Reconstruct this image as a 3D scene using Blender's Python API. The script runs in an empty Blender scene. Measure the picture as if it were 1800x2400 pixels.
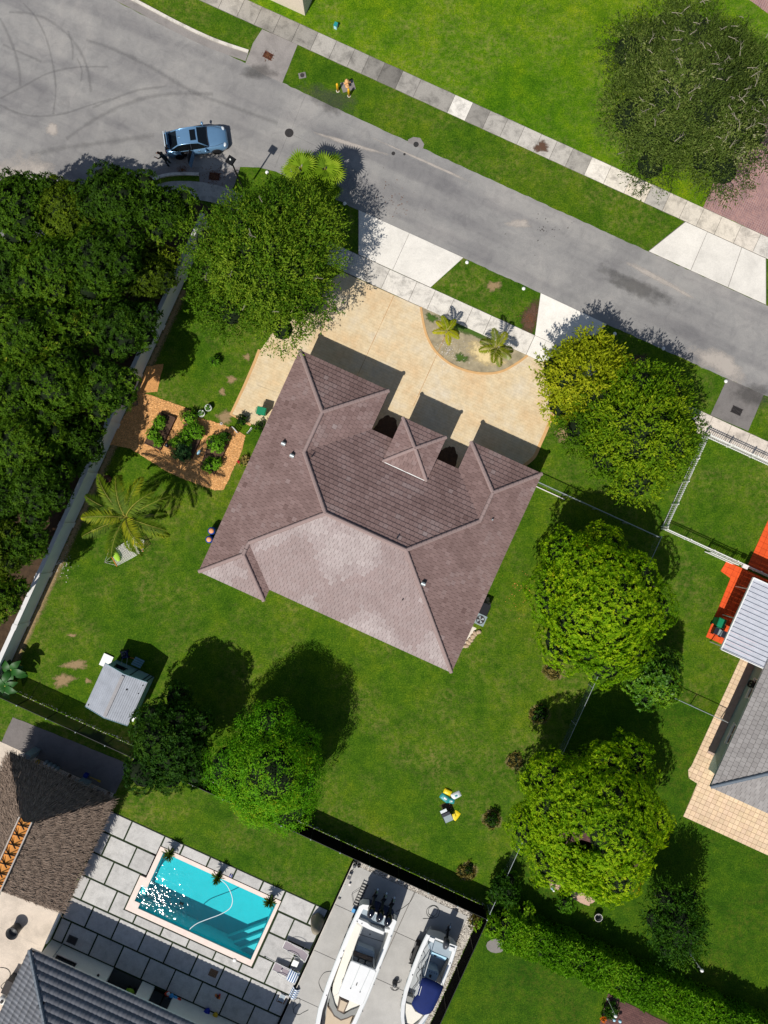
import bpy, math, random
import numpy as np
from mathutils import Vector, Matrix

# ------------------------------------------------------------------ camera, sky, sun, exposure
scene = bpy.context.scene
COL = scene.collection
S = 31.0                      # photograph pixels per metre on the ground
CAM_H = 1665.0 / S            # flying height of the drone in metres
SUN_EL = math.radians(52.0)
SUN_AZ = Vector((-0.545, -0.838))      # the side the sun stands on

cam = bpy.data.cameras.new('camera')
cam.sensor_fit = 'VERTICAL'
cam.angle = 2 * math.atan(1200 / 1665.0)
cam.clip_end = 2000
cam_o = bpy.data.objects.new('camera', cam)
cam_o.location = (0, 0, CAM_H)
COL.objects.link(cam_o)
scene.camera = cam_o

world = bpy.data.worlds.new('World')
scene.world = world
world.use_nodes = True
wn = world.node_tree
sky = wn.nodes.new('ShaderNodeTexSky')
sky.sky_type = 'NISHITA'
sky.sun_disc = False
sky.sun_elevation = SUN_EL
sky.sun_rotation = math.atan2(SUN_AZ.x, SUN_AZ.y) % (2 * math.pi)
wn.links.new(sky.outputs[0], wn.nodes['Background'].inputs[0])
wn.nodes['Background'].inputs[1].default_value = 0.07

sun = bpy.data.lights.new('sun', 'SUN')
sun.energy = 4.4
sun.angle = math.radians(0.5)
sun.color = (1.0, 0.955, 0.88)
sun_o = bpy.data.objects.new('sun', sun)
d = Vector((-SUN_AZ.x * math.cos(SUN_EL), -SUN_AZ.y * math.cos(SUN_EL), -math.sin(SUN_EL)))
sun_o.rotation_euler = d.to_track_quat('-Z', 'Y').to_euler()
sun_o.location = (-40, -60, 90)
COL.objects.link(sun_o)

scene.view_settings.view_transform = 'Standard'
scene.view_settings.look = 'None'
scene.view_settings.gamma = 1.0
scene.view_settings.exposure = 0.0
scene.view_settings.use_curve_mapping = False
scene.cycles.max_bounces = 6
scene.cycles.transparent_max_bounces = 12

# ------------------------------------------------------------------ places
TH = math.radians(24.5)
CT, ST = math.cos(TH), math.sin(TH)
UVA = -TH                     # turn of the street grid

def W(px, py, z=0.0):         # world point at height z that the photograph shows at (px, py)
    k = (1 - z / CAM_H) / S
    return Vector(((px - 900) * k, (1200 - py) * k, z))
def K(c, r, x, y, z=0.0):     # the same from a 600-pixel study crop enlarged 2.765 times
    return W(c * 600 + x / 2.765, r * 600 + y / 2.765, z)
def UV(u, v, z=0.0):          # street grid to world
    return Vector((u * CT + v * ST, -u * ST + v * CT, z))
def toUV(p):
    return (p[0] * CT - p[1] * ST, p[0] * ST + p[1] * CT)

# ------------------------------------------------------------------ materials
MATS = {}
def lin(c):
    return tuple(((x / 255) / 12.92 if x / 255 <= 0.04045 else ((x / 255 + 0.055) / 1.055) ** 2.4) for x in c) + (1.0,)
def new_mat(name):
    m = bpy.data.materials.new(name)
    m.use_nodes = True
    MATS[name] = m
    nt = m.node_tree
    return m, nt, nt.nodes['Principled BSDF']
def N(nt, t, **kw):
    n = nt.nodes.new(t)
    for k, v in kw.items():
        setattr(n, k, v)
    return n
def noise(nt, scale, detail=4, rough=0.6, obj=False, dist=0.0):
    n = N(nt, 'ShaderNodeTexNoise')
    n.inputs['Scale'].default_value = scale
    n.inputs['Detail'].default_value = detail
    n.inputs['Roughness'].default_value = rough
    n.inputs['Distortion'].default_value = dist
    if obj:
        tc = N(nt, 'ShaderNodeTexCoord')
        nt.links.new(tc.outputs['Object'], n.inputs['Vector'])
    else:
        g = N(nt, 'ShaderNodeNewGeometry')
        nt.links.new(g.outputs['Position'], n.inputs['Vector'])
    return n
def ramp(nt, src, stops):
    r = N(nt, 'ShaderNodeValToRGB')
    el = r.color_ramp.elements
    while len(el) < len(stops):
        el.new(0.5)
    for e, (p, c) in zip(el, stops):
        e.position = p
        e.color = c if len(c) == 4 else (*c, 1)
    nt.links.new(src, r.inputs[0])
    return r
def mixc(nt, a, b, fac, mode='MIX'):
    m = N(nt, 'ShaderNodeMix', data_type='RGBA', blend_type=mode)
    for s, x in ((m.inputs[6], a), (m.inputs[7], b), (m.inputs[0], fac)):
        if hasattr(x, 'is_output'):
            nt.links.new(x, s)
        else:
            s.default_value = x
    return m.outputs[2]
def bump(nt, bsdf, src, strength, dist=0.02):
    b = N(nt, 'ShaderNodeBump')
    b.inputs['Strength'].default_value = strength
    b.inputs['Distance'].default_value = dist
    nt.links.new(src, b.inputs['Height'])
    nt.links.new(b.outputs[0], bsdf.inputs['Normal'])
def spec(b, v):
    b.inputs['Specular IOR Level'].default_value = v

def simple(name, c, rough=0.6, var=0.15, scale=6, metal=0.0, sp=0.3, bmp=0.0, bscale=40, obj=True, tone=False, ocol=False):
    """one colour, worn by a noise, and per-piece tone (mesh attribute) or per-object colour"""
    m, nt, b = new_mat(name)
    base = lin(c)
    n = noise(nt, scale, 5, 0.65, obj)
    col = ramp(nt, n.outputs[0], [(0.25, tuple(x * (1 - var) for x in base[:3])), (0.75, tuple(min(1, x * (1 + var)) for x in base[:3]))]).outputs[0]
    if ocol:
        oi = N(nt, 'ShaderNodeObjectInfo')
        col = mixc(nt, col, oi.outputs['Color'], 1.0, 'MULTIPLY')
    if tone:
        at = N(nt, 'ShaderNodeAttribute', attribute_name='tone')
        r = ramp(nt, at.outputs['Fac'], [(0, (0.55, 0.53, 0.53)), (0.5, (1, 1, 1)), (1.0, (1.5, 1.5, 1.5))])
        col = mixc(nt, col, r.outputs[0], 1.0, 'MULTIPLY')
    nt.links.new(col, b.inputs['Base Color'])
    b.inputs['Roughness'].default_value = rough
    b.inputs['Metallic'].default_value = metal
    spec(b, sp)
    if bmp:
        n2 = noise(nt, bscale, 4, 0.6, obj)
        bump(nt, b, n2.outputs[0], bmp)
    return m

def grass_mat(name, dark, mid, light, dry, dryness, seed):
    m, nt, b = new_mat(name)
    g = N(nt, 'ShaderNodeNewGeometry')
    mp = N(nt, 'ShaderNodeMapping')
    mp.inputs['Location'].default_value = (seed, seed * 0.7, 0)
    nt.links.new(g.outputs['Position'], mp.inputs[0])
    def nz(s, d=5, r=0.6):
        n = N(nt, 'ShaderNodeTexNoise')
        n.inputs['Scale'].default_value = s; n.inputs['Detail'].default_value = d; n.inputs['Roughness'].default_value = r
        nt.links.new(mp.outputs[0], n.inputs[0])
        return n.outputs[0]
    fine = nz(9.0, 6, 0.75)
    c = ramp(nt, fine, [(0.30, lin(dark)), (0.5, lin(mid)), (0.70, lin(light))]).outputs[0]
    blade = nz(26.0, 3, 0.7)
    c = mixc(nt, c, ramp(nt, blade, [(0.32, (0.4, 0.42, 0.4)), (0.52, (1, 1, 1)), (0.7, (1.7, 1.6, 1.5))]).outputs[0], 1.0, 'MULTIPLY')
    mid_n = nz(0.55, 5, 0.62)
    c = mixc(nt, c, ramp(nt, mid_n, [(0.3, (0.62, 0.74, 0.66)), (0.5, (1, 1, 1)), (0.72, (1.5, 1.18, 1.05))]).outputs[0], 1.0, 'MULTIPLY')
    c = mixc(nt, c, ramp(nt, nz(1.7, 6, 0.72), [(0.3, (0.64, 0.74, 0.68)), (0.5, (1, 1, 1)), (0.7, (1.5, 1.28, 1.25))]).outputs[0], 1.0, 'MULTIPLY')
    big = nz(0.16, 6, 0.7)
    c = mixc(nt, c, ramp(nt, nz(0.09, 5, 0.6), [(0.34, (0.74, 0.86, 0.78)), (0.5, (1, 1, 1)), (0.66, (1.4, 1.14, 1.1))]).outputs[0], 1.0, 'MULTIPLY')
    small = nz(2.6, 5, 0.75)
    mul = N(nt, 'ShaderNodeMath', operation='MULTIPLY')
    r1 = ramp(nt, big, [(0.44, (0, 0, 0)), (0.70, (1, 1, 1))])
    r2 = ramp(nt, small, [(0.45, (0, 0, 0)), (0.7, (1, 1, 1))])
    nt.links.new(r1.outputs[0], mul.inputs[0]); nt.links.new(r2.outputs[0], mul.inputs[1])
    m2 = N(nt, 'ShaderNodeMath', operation='MULTIPLY')
    nt.links.new(mul.outputs[0], m2.inputs[0]); m2.inputs[1].default_value = dryness
    c = mixc(nt, c, lin(dry), m2.outputs[0])
    nt.links.new(c, b.inputs['Base Color'])
    b.inputs['Roughness'].default_value = 0.9
    spec(b, 0.1)
    bump(nt, b, nz(18.0, 5, 0.8), 0.7, 0.04)
    return m

grass_mat('grass', (33, 62, 5), (66, 101, 12), (102, 127, 30), (152, 136, 82), 0.8, 3.1)
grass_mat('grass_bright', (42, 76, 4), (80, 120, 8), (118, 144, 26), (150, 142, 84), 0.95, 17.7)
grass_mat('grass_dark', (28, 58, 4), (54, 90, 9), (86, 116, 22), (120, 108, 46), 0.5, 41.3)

def asphalt():
    m, nt, b = new_mat('asphalt')
    n1 = noise(nt, 0.13, 6, 0.6, dist=0.6)
    c = ramp(nt, n1.outputs[0], [(0.30, lin((124, 122, 122))), (0.5, lin((142, 140, 138))), (0.72, lin((160, 156, 152)))]).outputs[0]
    n2 = noise(nt, 1.1, 6, 0.7, dist=0.8)
    c = mixc(nt, c, ramp(nt, n2.outputs[0], [(0.28, (0.82, 0.82, 0.83)), (0.5, (1, 1, 1)), (0.76, (1.14, 1.13, 1.11))]).outputs[0], 1.0, 'MULTIPLY')
    n3 = noise(nt, 28, 4, 0.85)
    c = mixc(nt, c, ramp(nt, n3.outputs[0], [(0.3, (0.78, 0.78, 0.78)), (0.7, (1.18, 1.18, 1.18))]).outputs[0], 1.0, 'MULTIPLY')
    # wear drawn out along the street
    g = N(nt, 'ShaderNodeNewGeometry')
    mp = N(nt, 'ShaderNodeMapping')
    mp.inputs['Rotation'].default_value = (0, 0, TH)
    mp.inputs['Scale'].default_value = (0.07, 0.9, 1)
    # rotate into the grid first, then squash: two mappings
    mp.inputs['Scale'].default_value = (1, 1, 1)
    mp2 = N(nt, 'ShaderNodeMapping')
    mp2.inputs['Scale'].default_value = (0.06, 0.8, 1)
    nt.links.new(g.outputs['Position'], mp.inputs[0]); nt.links.new(mp.outputs[0], mp2.inputs[0])
    n4 = N(nt, 'ShaderNodeTexNoise'); n4.inputs['Scale'].default_value = 1.0; n4.inputs['Detail'].default_value = 6
    nt.links.new(mp2.outputs[0], n4.inputs[0])
    c = mixc(nt, c, ramp(nt, n4.outputs[0], [(0.32, (0.8, 0.8, 0.82)), (0.5, (1, 1, 1)), (0.7, (1.1, 1.1, 1.09))]).outputs[0], 1.0, 'MULTIPLY')
    nt.links.new(c, b.inputs['Base Color'])
    b.inputs['Roughness'].default_value = 0.85
    spec(b, 0.25)
    bump(nt, b, n3.outputs[0], 0.5, 0.01)
asphalt()

def concrete(name, c, stain=0.35, tint=(1, 1, 1), sscale=0.9, fine=0.12):
    m, nt, b = new_mat(name)
    oi = N(nt, 'ShaderNodeObjectInfo')
    base = lin(c)
    n1 = noise(nt, sscale, 7, 0.7, dist=0.4)
    c1 = ramp(nt, n1.outputs[0], [(0.28, tuple(x * (1 - stain) for x in base[:3])), (0.52, base), (0.75, tuple(min(1, x * 1.12) for x in base[:3]))]).outputs[0]
    n2 = noise(nt, 14, 5, 0.75)
    c1 = mixc(nt, c1, ramp(nt, n2.outputs[0], [(0.3, (1 - fine,) * 3), (0.7, (1 + fine,) * 3)]).outputs[0], 1.0, 'MULTIPLY')
    c1 = mixc(nt, c1, oi.outputs['Color'], 1.0, 'MULTIPLY')
    nt.links.new(c1, b.inputs['Base Color'])
    b.inputs['Roughness'].default_value = 0.85
    spec(b, 0.2)
    bump(nt, b, n2.outputs[0], 0.25, 0.01)
concrete('concrete', (216, 210, 200), 0.5, sscale=1.3, fine=0.16)
concrete('apron', (226, 221, 212), 0.18, sscale=0.5)
concrete('deck_slab', (190, 188, 185), 0.28, sscale=1.4, fine=0.14)
concrete('pad_concrete', (180, 178, 174), 0.16, sscale=0.5, fine=0.06)
concrete('hut_floor', (214, 200, 184), 0.3, sscale=0.45)
concrete('asphalt_pad', (132, 127, 124), 0.3, sscale=0.7)

def stamped():
    """tan stamped concrete with the brick pattern pressed in"""
    m, nt, b = new_mat('stamped_concrete')
    g = N(nt, 'ShaderNodeNewGeometry')
    mp = N(nt, 'ShaderNodeMapping')
    mp.inputs['Rotation'].default_value = (0, 0, TH)
    nt.links.new(g.outputs['Position'], mp.inputs[0])
    br = N(nt, 'ShaderNodeTexBrick')
    br.inputs['Scale'].default_value = 1.0
    br.inputs['Brick Width'].default_value = 0.62
    br.inputs['Row Height'].default_value = 0.2
    br.inputs['Mortar Size'].default_value = 0.012
    br.inputs['Color1'].default_value = (1.03, 1.02, 1.0, 1)
    br.inputs['Color2'].default_value = (0.96, 0.96, 0.955, 1)
    br.inputs['Mortar'].default_value = (0.86, 0.83, 0.79, 1)
    nt.links.new(mp.outputs[0], br.inputs[0])
    n1 = noise(nt, 0.35, 6, 0.65)
    c = ramp(nt, n1.outputs[0], [(0.3, lin((213, 183, 142))), (0.5, lin((216, 197, 163))), (0.72, lin((214, 204, 185)))]).outputs[0]
    n2 = noise(nt, 2.2, 5, 0.7)
    c = mixc(nt, c, ramp(nt, n2.outputs[0], [(0.3, (0.86, 0.84, 0.82)), (0.6, (1.04, 1.04, 1.04))]).outputs[0], 1.0, 'MULTIPLY')
    c = mixc(nt, c, br.outputs['Color'], 1.0, 'MULTIPLY')
    nt.links.new(c, b.inputs['Base Color'])
    b.inputs['Roughness'].default_value = 0.75
    spec(b, 0.2)
    bump(nt, b, br.outputs['Color'], 0.4, 0.01)
stamped()

def brick_paving(name, c1, c2, mortar, w, h, rot=TH):
    m, nt, b = new_mat(name)
    g = N(nt, 'ShaderNodeNewGeometry')
    mp = N(nt, 'ShaderNodeMapping')
    mp.inputs['Rotation'].default_value = (0, 0, rot)
    nt.links.new(g.outputs['Position'], mp.inputs[0])
    br = N(nt, 'ShaderNodeTexBrick')
    br.inputs['Scale'].default_value = 1.0
    br.inputs['Brick Width'].default_value = w
    br.inputs['Row Height'].default_value = h
    br.inputs['Mortar Size'].default_value = 0.011
    br.inputs['Color1'].default_value = lin(c1)
    br.inputs['Color2'].default_value = lin(c2)
    br.inputs['Mortar'].default_value = lin(mortar)
    nt.links.new(mp.outputs[0], br.inputs[0])
    n2 = noise(nt, 0.8, 5, 0.7)
    c = mixc(nt, br.outputs['Color'], ramp(nt, n2.outputs[0], [(0.3, (0.78, 0.78, 0.8)), (0.65, (1.1, 1.08, 1.06))]).outputs[0], 1.0, 'MULTIPLY')
    nt.links.new(c, b.inputs['Base Color'])
    b.inputs['Roughness'].default_value = 0.8
    spec(b, 0.2)
    bump(nt, b, br.outputs['Fac'], -0.4, 0.008)
brick_paving('red_brick', (166, 124, 118), (142, 106, 106), (176, 160, 154), 0.24, 0.12, TH + math.radians(45))
brick_paving('orange_paver', (232, 92, 40), (216, 78, 32), (190, 74, 40), 0.42, 0.42)
brick_paving('beige_paver', (226, 200, 170), (214, 186, 154), (176, 152, 126), 0.36, 0.36)
brick_paving('brown_paver', (110, 78, 74), (92, 64, 62), (70, 52, 50), 0.3, 0.15)

def leaf_mat(name, stops, trans=0.35, rough=0.65, sp=0.12):
    m, nt, b = new_mat(name)
    at = N(nt, 'ShaderNodeAttribute', attribute_name='tone')
    c = ramp(nt, at.outputs['Fac'], [(p, lin(x)) for p, x in stops]).outputs[0]
    nt.links.new(c, b.inputs['Base Color'])
    b.inputs['Roughness'].default_value = rough
    spec(b, sp)
    t = N(nt, 'ShaderNodeBsdfTranslucent')
    tc = mixc(nt, c, (1.15, 1.25, 0.5, 1), 1.0, 'MULTIPLY')
    nt.links.new(tc, t.inputs[0])
    mx = N(nt, 'ShaderNodeMixShader')
    mx.inputs[0].default_value = trans
    nt.links.new(b.outputs[0], mx.inputs[1]); nt.links.new(t.outputs[0], mx.inputs[2])
    nt.links.new(mx.outputs[0], nt.nodes['Material Output'].inputs[0])
    return m
leaf_mat('leaf_wood', [(0.0, (32, 58, 5)), (0.5, (66, 100, 12)), (0.9, (100, 128, 22)), (1.0, (140, 144, 40))], 0.25)
leaf_mat('leaf_oak', [(0.0, (42, 72, 9)), (0.5, (80, 117, 17)), (1.0, (132, 154, 38))], 0.3)
leaf_mat('leaf_grey_oak', [(0.0, (52, 68, 26)), (0.5, (90, 110, 42)), (0.9, (128, 140, 72)), (1.0, (160, 160, 124))], 0.25)
leaf_mat('leaf_yellow', [(0.0, (100, 118, 12)), (0.5, (156, 168, 26)), (1.0, (202, 198, 44))], 0.4)
leaf_mat('leaf_olive', [(0.0, (54, 86, 8)), (0.5, (98, 136, 16)), (1.0, (160, 178, 28))], 0.35)
leaf_mat('leaf_mango', [(0.0, (58, 100, 6)), (0.4, (112, 158, 12)), (0.8, (172, 198, 24)), (0.97, (206, 204, 44)), (1.0, (206, 140, 50))], 0.4)
leaf_mat('leaf_round', [(0.0, (52, 104, 8)), (0.4, (92, 156, 18)), (0.7, (128, 172, 26)), (0.9, (160, 160, 20)), (1.0, (176, 160, 30))], 0.38)
leaf_mat('leaf_dark', [(0.0, (18, 44, 5)), (0.5, (36, 72, 8)), (1.0, (66, 98, 16))], 0.25)
leaf_mat('leaf_hedge', [(0.0, (58, 108, 10)), (0.5, (104, 156, 22)), (1.0, (156, 188, 40))], 0.4)
leaf_mat('leaf_palm', [(0.0, (50, 76, 8)), (0.5, (98, 122, 16)), (0.8, (150, 154, 30)), (1.0, (196, 178, 46))], 0.3, 0.6, 0.15)
leaf_mat('leaf_fan', [(0.0, (74, 103, 13)), (0.5, (116, 151, 25)), (1.0, (164, 185, 52))], 0.3, 0.6, 0.15)
leaf_mat('leaf_young_palm', [(0.0, (92, 112, 8)), (0.5, (146, 154, 18)), (1.0, (196, 184, 40))], 0.3, 0.6, 0.15)
leaf_mat('leaf_veg', [(0.0, (66, 112, 18)), (0.5, (112, 166, 36)), (1.0, (166, 204, 64))], 0.4)
leaf_mat('leaf_bluegreen', [(0.0, (44, 77, 44)), (0.5, (79, 121, 66)), (1.0, (121, 158, 88))], 0.25)

simple('bark', (104, 92, 80), 0.9, 0.3, 5, bmp=0.5, bscale=12)
simple('bark_pale', (140, 133, 116), 0.9, 0.25, 5, bmp=0.4, bscale=14)
def tiles_mat():
    m, nt, b = new_mat('roof_tile')
    at = N(nt, 'ShaderNodeAttribute', attribute_name='tone')
    c = ramp(nt, at.outputs['Fac'], [(0.0, lin((70, 52, 49))), (0.3, lin((106, 84, 80))), (0.5, lin((134, 111, 107))), (0.7, lin((156, 142, 140))), (1.0, lin((204, 196, 193)))]).outputs[0]
    n1 = noise(nt, 0.7, 6, 0.7, True, 0.5)
    c = mixc(nt, c, ramp(nt, n1.outputs[0], [(0.3, (0.88, 0.87, 0.87)), (0.5, (1, 1, 1)), (0.75, (1.1, 1.1, 1.11))]).outputs[0], 1.0, 'MULTIPLY')
    n2 = noise(nt, 9, 5, 0.7, True)
    c = mixc(nt, c, ramp(nt, n2.outputs[0], [(0.3, (0.86, 0.86, 0.86)), (0.7, (1.12, 1.12, 1.12))]).outputs[0], 1.0, 'MULTIPLY')
    nt.links.new(c, b.inputs['Base Color'])
    b.inputs['Roughness'].default_value = 0.75; spec(b, 0.3)
    bump(nt, b, n2.outputs[0], 0.2, 0.01)
tiles_mat()
simple('ridge_tile', (150, 130, 126), 0.75, 0.12, 3, sp=0.3, tone=True)
simple('roof_felt', (52, 40, 40), 0.9, 0.1)
simple('tile_grey', (120, 122, 128), 0.5, 0.12, 2.5, sp=0.45, tone=True)
simple('tile_slate', (150, 146, 144), 0.75, 0.12, 2, sp=0.3, tone=True)
simple('ridge_grey', (92, 104, 116), 0.5, 0.1, 3, sp=0.45)
simple('stucco_white', (226, 226, 218), 0.9, 0.06, 3, bmp=0.2)
simple('stucco_cream', (214, 200, 182), 0.9, 0.06, 3, bmp=0.2)
simple('stucco_mint', (150, 172, 164), 0.9, 0.06, 3, bmp=0.2)
simple('white_paint', (236, 236, 232), 0.5, 0.04, 3)
simple('white_trim', (228, 222, 218), 0.6, 0.08, 3)
simple('wall_white', (216, 214, 211), 0.85, 0.1, 1.2, bmp=0.2)
simple('shed_blue', (120, 156, 168), 0.6, 0.06, 3)
simple('shed_metal', (158, 163, 172), 0.5, 0.16, 1.6, sp=0.4)
simple('awning_white', (190, 193, 202), 0.45, 0.12, 2.2, sp=0.4)
simple('black_metal', (22, 23, 25), 0.5, 0.1, 5)
simple('black_plastic', (28, 28, 31), 0.35, 0.1, 5, sp=0.5)
simple('black_mesh', (9, 10, 10), 0.95, 0.2, 5, sp=0.05)
simple('galvanised', (168, 176, 178), 0.45, 0.1, 4, metal=0.4)
simple('chrome', (190, 190, 194), 0.25, 0.05, 4, metal=0.9)
simple('dark_glass', (14, 18, 20), 0.08, 0.1, 2, sp=0.6)
simple('interior_dark', (20, 19, 19), 0.9, 0.1)
simple('coping', (232, 214, 204), 0.7, 0.08, 3)
simple('pool_shell', (74, 196, 204), 0.7, 0.06, 1.2, obj=False)
simple('pool_step', (110, 206, 212), 0.7, 0.05, 1.5)
simple('soil', (82, 62, 48), 0.95, 0.4, 6, bmp=0.6, bscale=25, obj=False)
simple('leaf_litter', (70, 54, 38), 0.95, 0.5, 3, bmp=0.8, bscale=20, obj=False)
simple('mulch', (198, 144, 88), 0.95, 0.4, 10, bmp=0.8, bscale=30, obj=False)
simple('mulch_chip', (212, 160, 104), 0.9, 0.2, 8, tone=True)
simple('dry_ring', (150, 126, 94), 0.95, 0.4, 6, bmp=0.8, bscale=25, obj=False)
simple('dead_leaf', (108, 72, 48), 0.9, 0.3, 6, tone=True)
simple('sand_bed', (158, 146, 120), 0.95, 0.35, 2.0, bmp=0.6, bscale=18, obj=False)
simple('sand', (222, 200, 150), 0.95, 0.14, 3, bmp=0.5, bscale=18, obj=False)
simple('pebble', (196, 190, 180), 0.8, 0.2, 8, tone=True)
simple('rock', (188, 164, 138), 0.85, 0.25, 4, bmp=0.4, bscale=12)
simple('thatch', (142, 124, 110), 0.95, 0.25, 5, tone=True, sp=0.1)
simple('orange_cap', (226, 152, 76), 0.8, 0.08, 4)
simple('wood_grey', (176, 168, 160), 0.8, 0.15, 6)
simple('wood_brown', (92, 68, 58), 0.85, 0.25, 6)
simple('wood_dark', (52, 42, 38), 0.85, 0.2, 6)
simple('mat_brown', (122, 92, 66), 0.9, 0.2, 6)
simple('rust', (92, 52, 36), 0.9, 0.4, 9)
simple('iron', (58, 54, 54), 0.8, 0.25, 9)
simple('yellow_paint', (232, 178, 36), 0.5, 0.08)
simple('hydrant_tan', (222, 170, 116), 0.5, 0.1)
simple('bin_green', (22, 132, 92), 0.45, 0.06, 4, sp=0.4)
simple('bin_dark', (34, 38, 52), 0.4, 0.08, 4, sp=0.5)
simple('barrel_blue', (18, 60, 150), 0.4, 0.1, 4, sp=0.5)
simple('lid_orange', (226, 160, 112), 0.6, 0.1, 4)
simple('rope_white', (232, 230, 220), 0.8, 0.05)
simple('lime', (156, 200, 60), 0.8, 0.1)
simple('orange_bar', (220, 130, 60), 0.6, 0.1)
simple('red', (206, 34, 58), 0.5, 0.08)
simple('pale_blue', (176, 218, 236), 0.5, 0.05)
simple('gelcoat', (226, 227, 227), 0.25, 0.03, 2, sp=0.5)
simple('gelcoat_cream', (224, 220, 208), 0.35, 0.03, 2, sp=0.4)
simple('deck_grey', (168, 172, 174), 0.7, 0.06, 3)
simple('deck_blue_grey', (150, 164, 174), 0.6, 0.06, 3)
simple('hull_navy', (22, 34, 84), 0.2, 0.05, 2, sp=0.6)
simple('cushion_tan', (196, 178, 154), 0.7, 0.06, 4)
simple('cushion_brown', (104, 90, 80), 0.7, 0.1, 4)
simple('cushion_grey', (140, 140, 136), 0.7, 0.08, 4)
simple('navy_canvas', (10, 32, 92), 0.8, 0.1, 4)
simple('engine_black', (14, 16, 30), 0.12, 0.1, 2, sp=0.8)
simple('engine_grey', (70, 72, 78), 0.3, 0.1, 3, sp=0.5)
simple('lounger_mesh', (150, 140, 146), 0.8, 0.08, 6)
simple('cover_taupe', (150, 140, 122), 0.85, 0.12, 3, bmp=0.3, bscale=6)
simple('towel_blue', (70, 130, 196), 0.9, 0.1)
simple('skin', (196, 142, 116), 0.6, 0.06)
simple('hair', (74, 40, 26), 0.7, 0.2)
simple('cloth_dark', (34, 44, 50), 0.9, 0.15)
simple('cloth_teal', (52, 84, 86), 0.9, 0.15)
simple('car_paint', (112, 152, 188), 0.22, 0.03, 2, metal=0.35, sp=0.6)
simple('car_dark', (46, 50, 58), 0.45, 0.05, 3)
simple('tyre', (24, 24, 25), 0.85, 0.1, 6)
simple('lamp_red', (150, 24, 22), 0.3, 0.05)
simple('lamp_clear', (206, 214, 220), 0.15, 0.05, 3, sp=0.7)
simple('bag_yellow', (232, 204, 22), 0.4, 0.15, 9, sp=0.5)
simple('bag_teal', (40, 140, 140), 0.4, 0.2, 9, sp=0.5)
simple('bag_white', (214, 220, 222), 0.4, 0.3, 12, sp=0.5)
simple('float_red', (214, 74, 46), 0.4, 0.05)
simple('float_blue', (74, 160, 220), 0.4, 0.05)
simple('deep_blue', (20, 40, 150), 0.5, 0.08)
simple('mustard', (206, 170, 40), 0.6, 0.08)
simple('flower_red', (200, 60, 26), 0.7, 0.2)
simple('grey_box', (140, 154, 158), 0.5, 0.1, 4)
simple('hose_dark', (54, 58, 54), 0.6, 0.1)
simple('hose_white', (220, 232, 236), 0.4, 0.05)
simple('pot_dark', (70, 72, 74), 0.5, 0.15, 4, sp=0.4)
simple('banana_leaf', (36, 84, 24), 0.5, 0.3, 3)
simple('scuff', (74, 74, 76), 0.9, 0.3, 3, obj=False)
simple('joint_green', (38, 52, 26), 0.95, 0.4, 8, obj=False)
simple('joint_dark', (112, 106, 100), 0.95, 0.3, 8, obj=False)

def water():
    m, nt, b = new_mat('pool_water')
    nt.nodes.remove(b)
    tr = N(nt, 'ShaderNodeBsdfTransparent'); tr.inputs[0].default_value = (0.52, 0.93, 0.95, 1)
    gl = N(nt, 'ShaderNodeBsdfGlossy'); gl.inputs['Roughness'].default_value = 0.05
    n = noise(nt, 3.2, 1.5, 0.5, dist=0.3)
    bp = N(nt, 'ShaderNodeBump'); bp.inputs['Strength'].default_value = 0.6; bp.inputs['Distance'].default_value = 0.062
    # ripples raised at the left end to gather sun glint; calmer with distance
    geo = N(nt, 'ShaderNodeNewGeometry')
    dst = N(nt, 'ShaderNodeVectorMath', operation='DISTANCE')
    dst.inputs[1].default_value = K(0, 3, 985, 830, -0.13)
    nt.links.new(geo.outputs['Position'], dst.inputs[0])
    mr = N(nt, 'ShaderNodeMapRange')
    mr.inputs['From Min'].default_value = 1.2; mr.inputs['From Max'].default_value = 3.4
    mr.inputs['To Min'].default_value = 1.0; mr.inputs['To Max'].default_value = 0.3
    nt.links.new(dst.outputs['Value'], mr.inputs['Value'])
    ml = N(nt, 'ShaderNodeMath', operation='MULTIPLY')
    nt.links.new(n.outputs[0], ml.inputs[0]); nt.links.new(mr.outputs[0], ml.inputs[1])
    nt.links.new(ml.outputs[0], bp.inputs['Height']); nt.links.new(bp.outputs[0], gl.inputs['Normal'])
    fr = N(nt, 'ShaderNodeFresnel'); fr.inputs[0].default_value = 1.33
    nt.links.new(bp.outputs[0], fr.inputs['Normal'])
    mx = N(nt, 'ShaderNodeMixShader')
    nt.links.new(fr.outputs[0], mx.inputs[0]); nt.links.new(tr.outputs[0], mx.inputs[1]); nt.links.new(gl.outputs[0], mx.inputs[2])
    nt.links.new(mx.outputs[0], nt.nodes['Material Output'].inputs[0])
water()

def stripe_mat(name, a, c, w):
    m, nt, b = new_mat(name)
    tc = N(nt, 'ShaderNodeTexCoord')
    wv = N(nt, 'ShaderNodeTexWave'); wv.inputs['Scale'].default_value = w; wv.bands_direction = 'X'
    nt.links.new(tc.outputs['Object'], wv.inputs[0])
    r = ramp(nt, wv.outputs[0], [(0.48, lin(a)), (0.52, lin(c))])
    nt.links.new(r.outputs[0], b.inputs['Base Color'])
    b.inputs['Roughness'].default_value = 0.9
stripe_mat('towel_stripe', (236, 240, 242), (44, 96, 150), 1.9)

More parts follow.
